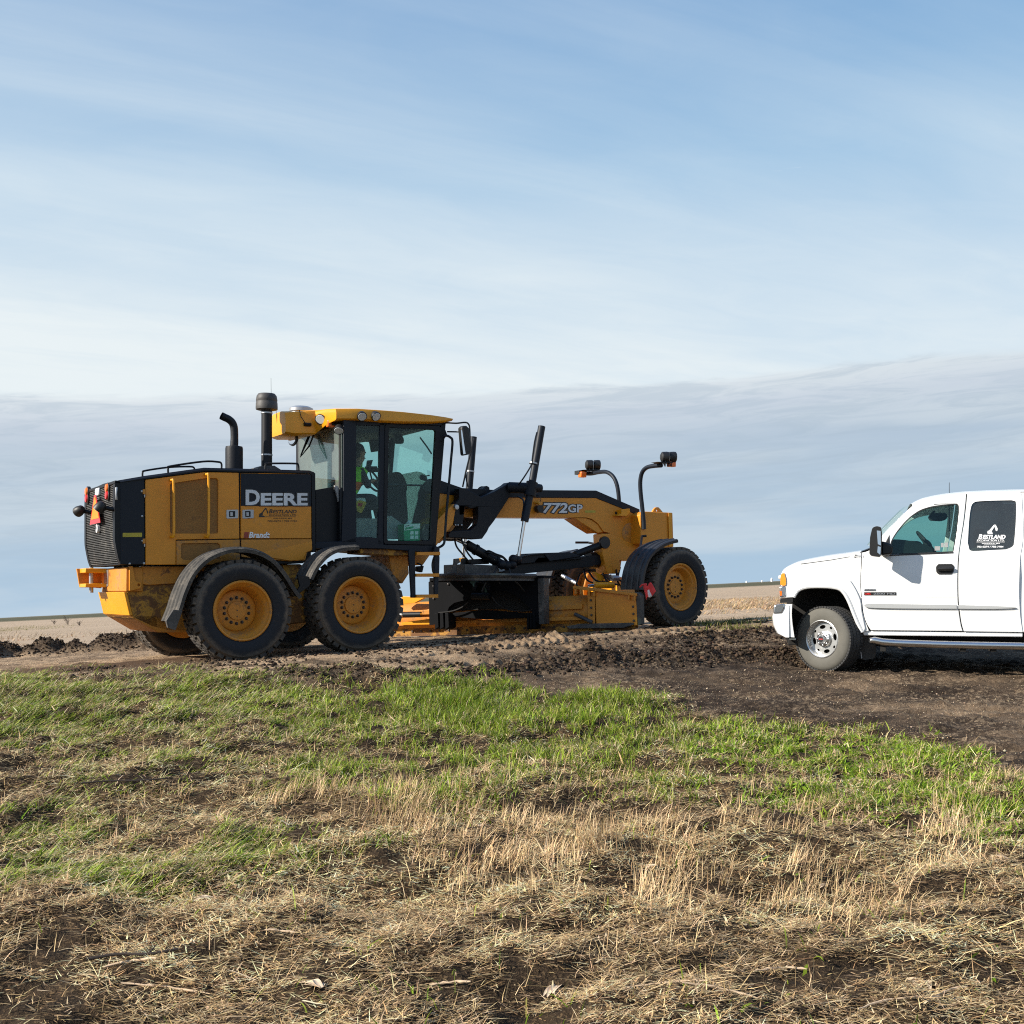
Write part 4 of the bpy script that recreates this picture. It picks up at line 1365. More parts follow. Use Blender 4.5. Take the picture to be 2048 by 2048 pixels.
def on_grille(x, y, out=0.02):
    """point of the grille plane, a little behind it, under a point of the photograph"""
    px, py = zm(ZR, [(x, y)])[0]
    k = (px - CX) / F
    zz = (zt_ + zb_) / 2
    for _ in range(5):
        a = A0 + rprof(zz) - out
        b = (G.x0 + a * G.c - k * (G.y0 + a * G.s)) / (G.s + k * G.c)
        Y_ = G.y0 + a * G.s + b * G.c
        zz = EYE + (HY - py) * Y_ / F - G.z0
    return (a, b, zz)


for x, y, mt in ((815, 285, 'orange_lens'), (815, 440, 'red_lens'), (378, 360, 'orange_lens'), (378, 512, 'red_lens')):
    p = on_grille(x, y, 0.02)
    l_ = MB().lathe([(0, -0.035), (0.045, -0.03), (0.058, -0.012), (0.06, 0.03)], c=p, n=18, axis='x').build('tail_lamp', M[mt], grader)
    MB().lathe([(0.06, -0.012), (0.072, -0.008), (0.072, 0.03)], c=p, n=18, axis='x').build('lamp_ring', M['plastic'], l_)
# slow-vehicle triangle
t0, t1 = on_grille(535, 1045, 0.07), on_grille(500, 440, 0.07)
ta, bt, tz0, tz1 = t0[0], t0[1], t0[2], t1[2]
hwid = abs(on_grille(420, 1000, 0.07)[1] - on_grille(645, 1000, 0.07)[1]) / 2
tri = lambda s, k: [(ta + k, bt - s * hwid, tz0), (ta + k, bt + s * hwid, tz0), (ta + k, bt + s * 0.05, tz0 + s * (tz1 - tz0)), (ta + k, bt - s * 0.05, tz0 + s * (tz1 - tz0))]
sg = MB().loft([tri(1.0, 0.0), tri(1.0, 0.006)]).build('slow_vehicle_triangle', M['red_lens'], grader)
cc = [(ta - 0.004, bt - hwid * 0.78, tz0 + 0.06), (ta - 0.004, bt + hwid * 0.70, tz0 + 0.06), (ta - 0.004, bt + 0.02, tz1 - 0.03), (ta - 0.004, bt - 0.03, tz1 - 0.03)]
MB().loft([cc, [(p[0] + 0.003, p[1], p[2]) for p in cc]]).build('orange_centre', M['orange_sign'], sg)
MB().box(ta + 0.006, ta + 0.09, bt - 0.03, bt + 0.03, tz0 + 0.05, tz0 + 0.3).build('bracket', M['black'], sg)
# two rear work lamps on stalks
for x, y, dr in ((650, 690, (-0.5, 0.35, -0.75)), (205, 765, (-0.35, 0.8, -0.35))):
    h = Vector(on_grille(x, y, 0.16))
    lm = MB().tube([(h.x + 0.17, h.y - 0.05, h.z - 0.03), (h.x + 0.08, h.y, h.z - 0.01), h], 0.028, 10).build('work_lamp', M['black'], grader)
    dr = Vector(dr).normalized()
    MB().tube([h - dr * 0.07, h - dr * 0.05, h + dr * 0.01, h + dr * 0.05], [0.03, 0.055, 0.07, 0.07], 18).build('lamp_housing', M['plastic'], lm)
    MB().tube([h + dr * 0.05, h + dr * 0.055], [0.062, 0.058], 18).build('lamp_lens', M['lens'], lm)
p = on_grille(620, 1150)
MB().lathe([(0.055, 0.0), (0.055, -0.03), (0.035, -0.035), (0.03, 0.0)], c=p, n=18, axis='x').build('lock_ring', M['white_ink'], grader)
p = on_grille(600, 365)
MB().box(p[0] - 0.02, p[0] + 0.02, p[1] - 0.09, p[1] + 0.09, p[2] - 0.05, p[2] + 0.05).build('number_lamp', M['white_ink'], grader, 0.015)

# chassis behind the wheels
CB0, CB1 = 0.78, 2.12
panel('rear_frame', None, [(262, 1134), (600, 1128), (640, 1150), (640, 1230), (520, 1262), (340, 1262), (300, 1252), (266, 1236), (254, 1186), (258, 1160)], CB0, CB1, M['yellow_rust'], bevel=0.01)
panel('frame_rail', Z1, [(545, 1262), (1230, 1262), (1230, 1300), (860, 1380), (600, 1395), (555, 1390)], CB0 - 0.03, CB0 + 0.02, M['yellow_dirty'], bevel=0.006)
pA, pB = G.P(252, 1184, CB0), G.P(263.5, 1231, CB0)
MB().loft([[(pA[0] - 0.03, b, pA[2]), (pA[0] + 0.01, b, pA[2]), (pB[0] + 0.01, b, pB[2]), (pB[0] - 0.03, b, pB[2])] for b in (CB0 - 0.01, CB1 + 0.01)]).build('rear_plate', M['yellow_lit'], grader, 0.006)
pC = G.P(300, 1262, CB0)
MB().loft([[(pB[0] - 0.02, b, pB[2] - 0.005), (pB[0] + 0.3, b, pB[2] - 0.005), (pC[0] + 0.5, b, pC[2] - 0.03), (pC[0] + 0.1, b, pC[2] - 0.02)] for b in (CB0, CB1)]).build('belly_plate', M['yellow_dirty'], grader, 0.006)
# push block and hitch
q0, q1 = G.P(257, 1134, 0.74), G.P(257, 1183, 0.74)
bl = MB()
zz0, zz1 = q1[2], q0[2]
sh = [(0.74, zz1), (2.16, zz1), (2.16, zz0 + 0.12), (1.95, zz0 + 0.10), (1.75, zz0), (0.74, zz0)]
bl.loft([[(q0[0] - 0.03, b, z) for b, z in sh], [(q0[0] + 0.18, b, z) for b, z in sh]])
pbk = bl.build('push_block', M['yellow_dirty'], grader, 0.012)
MB().loft([[(q0[0] - 0.036, b, z) for b, z in [(1.62, zz1 - 0.02), (1.88, zz1 - 0.02), (1.86, zz0 + 0.09), (1.74, zz0 + 0.05), (1.63, zz0 + 0.08)]], [(q0[0] - 0.02, b, z) for b, z in [(1.62, zz1 - 0.02), (1.88, zz1 - 0.02), (1.86, zz0 + 0.09), (1.74, zz0 + 0.05), (1.63, zz0 + 0.08)]]]).build('worn_patch', M['steel'], pbk)
for dz0, dz1 in ((-0.11, -0.05), (-0.30, -0.25)):
    MB().box(q0[0] - 0.30, q0[0] - 0.02, 1.72, 2.10, zz1 + dz0 + 0.05, zz1 + dz1 + 0.05).build('hitch_plate', M['yellow_lit'], grader, 0.008)
MB().plate([[(q0[0] - 0.34, zz1 + 0.0), (q0[0] - 0.02, zz1 + 0.0), (q0[0] - 0.02, zz1 - 0.26), (q0[0] - 0.30, zz1 - 0.24)]], 2.06, 2.10).build('hitch_plate', M['yellow_dirty'], grader, 0.006)
MB().cyl((q0[0] - 0.20, 1.85, zz1 + 0.02), (q0[0] - 0.20, 1.85, zz1 - 0.32), 0.028).build('hitch_pin', M['steel'], grader)
panel('tie_down_lug', ZB, [(1150, 212), (1212, 212), (1262, 480), (1290, 512), (1350, 512), (1388, 560), (1380, 630), (1330, 655), (1180, 692), (1150, 690)], 0.70, 0.76, M['yellow'], bevel=0.006,
      holes=([(1330 + 28 * math.cos(t * math.pi / 4), 578 + 28 * math.sin(t * math.pi / 4)) for t in range(8)],))
dirtp = MB()
rr = random.Random(5)
for k in range(40):
    dirtp.sphere((q0[0] + rr.uniform(0.0, 0.17), rr.uniform(0.78, 1.5), zz1 + rr.uniform(0, 0.03)), rr.uniform(0.01, 0.035), 6, 4)
d_ = dirtp.build('caked_dirt', M['tread'], grader)
d_['kind'] = 'stuff'

# --- cab ---------------------------------------------------------------------
KN, KF = 0.62, 2.28                                   # near and far side of the cab
side_parts = [
    ('rear_pillar', [(712, 286), (835, 286), (832, 1440), (838, 1470), (690, 1470), (700, 1200), (712, 900)], 0.06),
    ('door_post', [(1060, 318), (1112, 318), (1100, 1495), (1040, 1495), (1052, 900)], 0.05),
    ('upper_rail', [(830, 286), (1690, 318), (1686, 345), (1110, 340), (1060, 345), (835, 340)], 0.05),
    ('sill', [(440, 1470), (690, 1462), (838, 1420), (1045, 1424), (1100, 1492), (1560, 1500), (1594, 1480), (1640, 1560), (1500, 1568), (1100, 1535), (830, 1530), (560, 1540), (440, 1530)], 0.06),
]
for nm, pts, th in side_parts:
    panel(nm, Z2, pts, KN, KN + th, M['navy'], bevel=0.008)
    o2 = P2(Z2, pts, KN)
    MB().plate([o2], KF - th, KF).build(nm, M['black'], grader, 0.008)
# door: frame ring, glass, handle
outer = [(1112, 345), (1130, 325), (1640, 345), (1655, 370), (1600, 1470), (1570, 1498), (1115, 1490), (1098, 1470)]
inner = [(1150, 375), (1165, 362), (1590, 385), (1600, 405), (1545, 1440), (1530, 1455), (1150, 1455), (1130, 1440)]
dr_ = panel('door', Z2, outer, KN - 0.012, KN + 0.04, M['black'], holes=(inner,), bevel=0.006)
panel('door_glass', Z2, [(1140, 365), (1596, 385), (1550, 1450), (1130, 1450)], KN + 0.010, KN + 0.016, M['cabglass'], bevel=0, parent=dr_)
panel('door_latch', Z2, [(1500, 1300), (1560, 1285), (1570, 1300), (1550, 1460), (1490, 1460), (1470, 1420), (1475, 1360)], KN + 0.02, KN + 0.10, M['plastic'], bevel=0.01, parent=dr_)
MB().tube(P3(Z2, [(1125, 918, KN + 0.08), (1225, 918, KN + 0.08), (1230, 918, KN + 0.08), (1480, 922, KN + 0.08)]), [0.028, 0.028, 0.014, 0.014], 8).build('door_bar', M['plastic'], dr_)
panel('side_window', Z2, [(830, 340), (1065, 340), (1058, 1430), (828, 1430)], KN + 0.010, KN + 0.016, M['cabglass'], bevel=0)
# far side door and windows
MB().plate([P2(Z2, outer, KN), P2(Z2, inner, KN)], KF - 0.04, KF + 0.01).build('door', M['black'], grader, 0.006)
for pts in ([(1140, 365), (1596, 385), (1550, 1450), (1130, 1450)], [(830, 340), (1065, 340), (1058, 1430), (828, 1430)]):
    MB().plate([P2(Z2, pts, KN)], KF - 0.02, KF - 0.014).build('side_window', M['cabglass'], grader)
# front pillars and windscreen
for b0, b1 in ((KN, KN + 0.07), (KF - 0.07, KF)):
    o2 = P2(Z2, [(1655, 318), (1700, 318), (1600, 1545), (1560, 1545)], KN)
    MB().plate([o2], b0, b1).build('front_pillar', M['black'], grader, 0.008)
f0, f1 = G.P(*zm(Z2, [(1690, 330)])[0], KN), G.P(*zm(Z2, [(1590, 1480)])[0], KN)
MB().loft([[(f0[0] - 0.02, b, f0[2]), (f0[0] - 0.012, b, f0[2]), (f1[0] - 0.012, b, f1[2]), (f1[0] - 0.02, b, f1[2])] for b in (KN + 0.07, KF - 0.07)]).build('windscreen', M['cabglass'], grader)
# rear wall: lower black panel, dusty window above
r0 = G.P(*zm(Z2, [(700, 300)])[0], KN)[0]
zw0 = G.P(*zm(Z2, [(700, 940)])[0], KN)[2]
zw1 = G.P(*zm(Z2, [(700, 330)])[0], KN)[2]
zw2 = G.P(*zm(Z2, [(700, 1480)])[0], KN)[2]
MB().box(r0 + 0.0, r0 + 0.01, KN + 0.03, KF - 0.05, zw0, zw1).build('rear_window', M['dustyglass'], grader)
MB().box(r0 - 0.03, r0 + 0.04, KN + 0.02, KF - 0.03, zw2, zw0).build('rear_wall', M['black'], grader, 0.01)
for b0, b1 in ((KF - 0.08, KF),):
    MB().box(r0 - 0.005, r0 + 0.06, b0, b1, zw0, zw1).build('rear_pillar', M['black'], grader, 0.01)
MB().box(r0 - 0.012, r0 + 0.03, KN + 0.06, KN + 0.10, zw0, zw1).build('window_trim', M['plastic'], grader)
panel('rear_corner_panel', Z2, [(440, 965), (610, 935), (700, 1205), (715, 1465), (440, 1500)], KN + 0.12, KN + 0.2, M['black'], bevel=0.01)
panel('rear_corner_strip', Z2, [(625, 920), (660, 930), (708, 1200), (700, 1220), (690, 1190)], KN + 0.06, KN + 0.1, M['grey_in'], bevel=0.004)
# floor and ceiling lining
fl_ = P2(Z2, [(712, 1440), (1600, 1460), (1600, 1545), (712, 1530)], KN)
MB().plate([fl_], KN + 0.06, KF - 0.06).build('cab_floor', M['dark_in'], grader)
cl_ = P2(Z2, [(712, 286), (1690, 318), (1690, 340), (1250, 400), (712, 410)], KN)
MB().plate([cl_], KN + 0.08, KF - 0.08).build('ceiling_lining', M['dark_in'], grader)
# roof: a shell that narrows to the air-conditioner housing behind
RS = [  # px, top, bottom (zoom 2), half width near, corner round
    (118, 222, 395, 0.20), (150, 200, 415, 0.30), (235, 196, 430, 0.34), (440, 184, 428, 0.36), (560, 172, 330, 0.62), (640, 166, 288, 0.84),
    (860, 166, 288, 0.90), (1100, 182, 308, 0.92), (1300, 198, 316, 0.93), (1560, 228, 318, 0.92), (1700, 254, 312, 0.88), (1768, 274, 296, 0.80)]
secs = []
for x, yt, yb, hw in RS:
    bb = BC - hw
    pt, pb = G.P(*zm(Z2, [(x, yt)])[0], bb), G.P(*zm(Z2, [(x, yb)])[0], bb)
    a, z1_, z0_ = pt[0], pt[2], pb[2]
    r_ = min(0.07, (z1_ - z0_) * 0.45)
    ring = []
    for sgn in (-1, 1):
        pr_ = [(hw - 0.03, z0_), (hw, z0_ + 0.02), (hw, z1_ - r_), (hw - 0.3 * r_, z1_ - 0.3 * r_), (hw - r_, z1_ - 0.01), (hw * 0.5, z1_ + 0.012)]
        pts_ = [(a, BC + sgn * w_, z_) for w_, z_ in pr_]
        ring += pts_ if sgn < 0 else pts_[::-1]
    secs.append(ring)
MB().loft(secs).build('roof', M['yellow_lit'], grader, angle=50)


def round_lamp(name, p, d, r, depth, parent, lens='lens', body='plastic'):
    p, d = Vector(p), Vector(d).normalized()
    b_ = MB().tube([p - d * depth, p - d * depth * 0.5, p - d * 0.1 * depth, p], [r * 0.45, r * 0.85, r, r], 16).build(name, M[body], parent)
    MB().tube([p, p + d * 0.006], [r * 0.86, r * 0.8], 16).build('lamp_lens', M[lens], b_)
    return b_


g2 = lambda x, y, b: G.P(*zm(Z2, [(x, y)])[0], b)
for x, y, b, d, r in ((485, 285, 0.95, (-0.55, -0.6, -0.3), 0.075), (890, 258, 0.50, (-0.2, -0.8, -0.6), 0.07), (1028, 260, 0.50, (0.1, -0.8, -0.6), 0.07), (98, 320, 1.4, (-1, 0.1, -0.1), 0.065)):
    l_ = round_lamp('roof_lamp', g2(x, y, b), d, r, 0.11, grader)
MB().tube(catmull(P3(Z2, [(600, 325, 0.8), (640, 330, 0.78), (660, 340, 0.75)]), 3), 0.02, 8).build('lamp_bracket', M['black'], grader)
p = g2(582, 325, 0.85)
MB().box(p[0] - 0.05, p[0] + 0.05, p[1] - 0.04, p[1] + 0.04, p[2] - 0.05, p[2] + 0.05).build('indicator_lamp', M['orange_lens'], grader, 0.012)
round_lamp('work_lamp', g2(665, 395, 0.66), (-0.4, -0.5, -0.8), 0.075, 0.12, grader)
MB().tube(P3(Z2, [(330, 330, 1.08), (395, 335, 1.08)]), 0.025, 8).build('reversing_buzzer', M['black'], grader)
MB().tube(P3(Z2, [(285, 200, 1.1), (300, 260, 1.07), (345, 325, 1.06)]), 0.006, 6).build('lamp_cable', M['black'], grader)
# beacon dish and rear mirror under the roof tail
p = g2(300, 190, 1.45)
MB().lathe([(0.17, -0.03), (0.17, 0.015), (0.12, 0.04), (0, 0.045)], c=p, n=28, axis='z').build('satellite_receiver', M['steel'], grader)
p = g2(228, 480, 1.45)
mr = MB().lathe([(0.0, 0.02), (0.14, 0.015), (0.165, -0.0), (0.15, -0.02), (0.0, -0.025)], c=p, n=26, axis='x')
mr.v = [(v[0], v[1], p[2] + (v[2] - p[2]) * 0.55) for v in mr.v]
mr = mr.build('rear_view_mirror', M['plastic'], grader)
m2 = MB().lathe([(0.13, -0.027), (0.0, -0.03)], c=p, n=26, axis='x')
m2.v = [(v[0], v[1], p[2] + (v[2] - p[2]) * 0.5) for v in m2.v]
m2.build('mirror_glass', M['mirror'], mr)
wp = MB().tube(P3(Z2, [(385, 425, 1.6), (345, 520, 1.6), (290, 650, 1.62)]), [0.02, 0.018, 0.008], 8)
wp.tube(P3(Z2, [(425, 425, 1.55), (380, 540, 1.58), (300, 640, 1.62)]), [0.012, 0.012, 0.006], 8)
wp.build('rear_wiper', M['black'], grader)
MB().tube(P3(Z2, [(1450, 460, 1.7), (1510, 540, 1.6), (1560, 615, 1.5)]), 0.012, 6).build('front_wiper', M['black'], grader)
MB().tube([g2(70, 330, 1.45), g2(58, 190, 1.45)], [0.006, 0.003], 6).build('antenna', M['black'], grader)
# outside mirror on its tube arm, door grab rail
ma = MB().tube(catmull(P3(Z4, [(300, 158, KN), (345, 155, KN - 0.05), (440, 160, KN - 0.15), (545, 150, KN - 0.22), (585, 170, KN - 0.25), (600, 230, KN - 0.25), (605, 440, KN - 0.25)]), 4), 0.012, 8)
ma.tube(P3(Z4, [(330, 262, KN), (480, 264, KN - 0.2)]), 0.011, 8)
ma.build('mirror_arm', M['black'], grader)
o2 = P2(Z4, [(478, 215), (500, 195), (545, 195), (575, 230), (600, 400), (605, 490), (575, 540), (520, 552), (505, 530)], KN - 0.24)
sm = MB().plate([o2], KN - 0.30, KN - 0.18).build('side_mirror', M['plastic'], grader, 0.02)
o2 = P2(Z4, [(492, 235), (508, 250), (550, 530), (522, 535)], KN - 0.302)
MB().plate([o2], KN - 0.304, KN - 0.302).build('mirror_glass', M['mirror'], sm)
MB().tube(catmull(P3(Z4, [(270, 320, KN), (320, 310, KN - 0.04), (365, 330, KN - 0.05), (392, 380, KN - 0.05), (375, 600, KN - 0.05), (345, 950, KN - 0.05), (315, 1300, KN - 0.05), (300, 1530, KN - 0.05), (285, 1620, KN - 0.05), (225, 1662, KN)]), 4), 0.018, 10).build('grab_rail', M['navy'], grader)
panel('rail_bracket', Z4, [(235, 250), (310, 240), (330, 300), (300, 345), (265, 380), (235, 380)], KN - 0.01, KN + 0.03, M['black'], bevel=0.006)

# cab interior: seat, steering column, console, panels
seat = MB().plate([rounded(P2(Z2, [(570, 985), (715, 975), (730, 1180), (690, 1190), (640, 1170), (600, 1000)], 1.45), 0.05)], 1.2, 1.7).build('seat_back', M['dark_in'], grader, 0.03)
MB().plate([rounded(P2(Z2, [(640, 1110), (940, 1090), (950, 1170), (640, 1190)], 1.45), 0.05)], 1.18, 1.72).build('seat_cushion', M['dark_in'], grader, 0.03)
MB().plate([P2(Z2, [(690, 1180), (900, 1175), (940, 1460), (680, 1460)], 1.45)], 1.25, 1.65).build('seat_base', M['dark_in'], grader, 0.02)
MB().plate([rounded(P2(Z2, [(1140, 800), (1200, 805), (1245, 860), (1268, 960), (1255, 1000), (1270, 1180), (1275, 1440), (1120, 1440), (1060, 1200), (1090, 900)], 1.45), 0.06)], 1.25, 1.6).build('steering_console', M['dark_in'], grader, 0.02)
MB().plate([rounded(P2(Z2, [(1300, 820), (1345, 795), (1405, 805), (1460, 840), (1455, 1060), (1500, 1440), (1280, 1440), (1290, 1060)], 1.75), 0.05)], 1.55, 1.95).build('front_console', M['dark_in'], grader, 0.015)
panel('side_display', Z2, [(1490, 870), (1580, 865), (1575, 980), (1490, 985)], 1.1, 1.16, M['plastic'], bevel=0.01)
stw = MB().lathe([(0.185 + 0.016 * math.cos(t * math.pi / 4), 0.016 * math.sin(t * math.pi / 4)) for t in range(8)], n=30, axis='x', closed=True)
cp = Vector(g2(985, 870, 1.45))
rot = Matrix.Rotation(R(-32), 3, 'Y')
stw.v = [tuple(rot @ Vector(v) + cp) for v in stw.v]
stw.tube([cp, cp + Vector((0.22, 0, -0.2))], 0.035, 10)
for t in range(3):
    stw.tube([cp, cp + rot @ Vector((0, 0.18 * math.cos(2.1 * t), 0.18 * math.sin(2.1 * t)))], 0.012, 6)
stw.build('steering_wheel', M['dark_in'], grader)
MB().plate([P2(Z2, [(835, 1240), (1042, 1240), (1042, 1422), (835, 1422)], KN + 0.3)], KN + 0.3, KN + 0.34).build('side_liner', M['grey_in'], grader, 0.006)
MB().plate([P2(Z2, [(1116, 1215), (1175, 1218), (1320, 1320), (1320, 1440), (1130, 1440)], KN + 0.3)], KN + 0.3, KN + 0.36).build('side_liner', M['grey_in'], grader, 0.006)
panel('overhead_display', Z2, [(965, 485), (1055, 480), (1055, 590), (985, 600)], 1.9, 1.95, M['plastic'], bevel=0.01)
MB().plate([rounded(P2(Z2, [(1185, 410), (1215, 395), (1250, 395), (1290, 480), (1285, 520), (1210, 520)], 1.2), 0.03)], 1.18, 1.22).build('inside_mirror', M['plastic'], grader, 0.01)
MB().tube(P3(Z2, [(840, 775, 1.9), (1050, 775, 1.9)]), 0.03, 8).build('side_rail_bar', M['dark_in'], grader)
MB().tube(P3(Z2, [(1210, 850, 2.2), (1540, 825, 2.2)]), 0.012, 6).build('side_rail_bar', M['black'], grader)

# --- step ladder --------------------------------------------------------------
for x0, x1, ya, yb in ((1330, 1400, 190, 655), (1580, 1640, 160, 655)):
    panel('ladder_rail', Z3, [(x0 + 10, ya), (x1, ya), (x1 + (8 if x0 < 1500 else -18), yb), (x0 + 38 if x0 < 1500 else x0 + 8, yb)], 0.54, 0.58, M['navy'], bevel=0.006)
for ya, x0, x1 in ((230, 1405, 1628), (437, 1398, 1620), (640, 1400, 1610)):
    o2 = P2(Z3, [(x0, ya - 16), (x1, ya - 18), (x1, ya + 14), (x0, ya + 14)], 0.55)
    MB().plate([o2], 0.50, 0.70).build('ladder_step', M['yellow'], grader, 0.004)
panel('mud_flap', Z3, [(1585, 250), (1640, 240), (1635, 440), (1575, 420), (1565, 330)], 0.75, 0.78, M['plastic'], bevel=0.006, rnd=0.04)
panel('cab_mount', Z3, [(870, 178), (1350, 182), (1360, 240), (1210, 250), (870, 225)], KN + 0.06, KN + 0.5, M['yellow_rust'], bevel=0.01)
panel('mid_frame', Z3, [(1150, 240), (1330, 240), (1345, 420), (1280, 520), (1180, 430)], KN + 0.2, BF - 0.2, M['yellow_dirty'], bevel=0.015)
panel('mid_frame', Z2, [(1580, 1290), (1770, 1100), (1800, 1110), (1770, 1300), (1640, 1460), (1480, 1690), (1330, 1700), (1330, 1560), (1590, 1500)], 1.0, 1.9, M['yellow'], bevel=0.012)
MB().tube(P3(Z3, [(1420, 320, 1.0), (1450, 330, 1.0), (1470, 350, 1.0)]), 0.012, 6).build('drain_hose', M['black'], grader)
panel('drain_valve', Z3, [(1425, 350), (1490, 345), (1475, 410), (1425, 400)], 1.0, 1.08, M['black'], bevel=0.01)

# --- boom ---------------------------------------------------------------------
N0, N1 = 1.27, 1.63
boom = panel('boom', None, [(868, 960), (925, 978), (984, 992), (1192, 994), (1279, 1030), (1283, 1060), (1283, 1100), (1262, 1121), (1243, 1121), (1240, 1142), (1226, 1147), (1222, 1100), (1220, 1066),
                            (1207, 1063), (1196, 1047), (1184, 1038), (1172, 1035), (1140, 1035), (960, 1034), (925, 1034), (905, 1060), (880, 1086), (868, 1088)], N0, N1, M['yellow'], bevel=0.008)
panel('boom_top_strip', None, [(868, 956), (925, 976), (984, 979.5), (1192.5, 981), (1279.5, 1018.7), (1279.5, 1032), (1242, 1016), (1192, 996), (984, 995), (925, 993), (868, 985)], N0 - 0.012, N1 + 0.012, M['navy'], bevel=0.006)
lettering('lettering', '772', G, zm(Z6, [(125, 607)])[0] + zm(Z6, [(362, 706)])[0], N0 - 0.004, M['ink'], boom, bold=0.03, shear=0.15, grow=0.07)
lettering('lettering', 'GP', G, zm(Z6, [(368, 622)])[0] + zm(Z6, [(508, 700)])[0], N0 - 0.004, M['ink'], boom, bold=0.03, grow=0.07)
lettering('lettering', '772', G, zm(Z6, [(125, 607)])[0] + zm(Z6, [(362, 706)])[0], N0 - 0.007, M['silver'], boom, bold=0.03, shear=0.15)
lettering('lettering', 'GP', G, zm(Z6, [(368, 622)])[0] + zm(Z6, [(508, 700)])[0], N0 - 0.007, M['silver'], boom, bold=0.03)
panel('reflector_strip', Z6, [(530, 680), (632, 680), (632, 702), (530, 702)], N0 - 0.003, N0 + 0.004, M['yellow_tape'], bevel=0, parent=boom)
panel('arch_gusset', None, [(1150, 1036), (1172, 1036), (1184, 1040), (1196, 1049), (1206, 1064), (1196, 1066), (1170, 1050)], N0 + 0.02, N1 - 0.02, M['yellow'], bevel=0.006)
MB().lathe([(0.17, 0.0), (0.175, -0.006), (0.16, -0.010), (0.0, -0.010)], c=G.P(*zm(Z6, [(965, 900)])[0], N0), n=26).build('cover_plate', M['yellow_dirty'], boom)
p = G.P(*zm(Z6, [(830, 705)])[0], N0)
MB().lathe([(0.024, 0.01), (0.024, -0.004), (0.0, -0.004)], c=p, n=14).build('pin_hole_shade', M['ink'], boom)  # flat black disc paints the shade inside the hole
panel('light_bracket', Z6, [(885, 670), (965, 662), (968, 705), (935, 735), (840, 730), (885, 712)], N0 - 0.12, N0 + 0.02, M['yellow_lit'], bevel=0.005, parent=boom)
# work lamp hanging by the lettering
wl = MB().tube(P3(Z6, [(45, 605, N0), (80, 605, N0 - 0.06), (92, 620, N0 - 0.07)]), 0.025, 8).build('boom_lamp', M['yellow_lit'], boom)
MB().plate([rounded(P2(Z6, [(72, 630), (118, 630), (125, 665), (100, 706), (72, 690), (58, 660)], N0 - 0.1), 0.02)], N0 - 0.13, N0 - 0.03).build('lamp_housing', M['plastic'], wl, 0.012)
MB().tube(catmull(P3(Z6, [(62, 530, N0 - 0.02), (95, 545, N0 - 0.05), (105, 575, N0 - 0.06), (95, 600, N0 - 0.06)]), 4), 0.006, 6).build('lamp_cable', M['black'], boom)
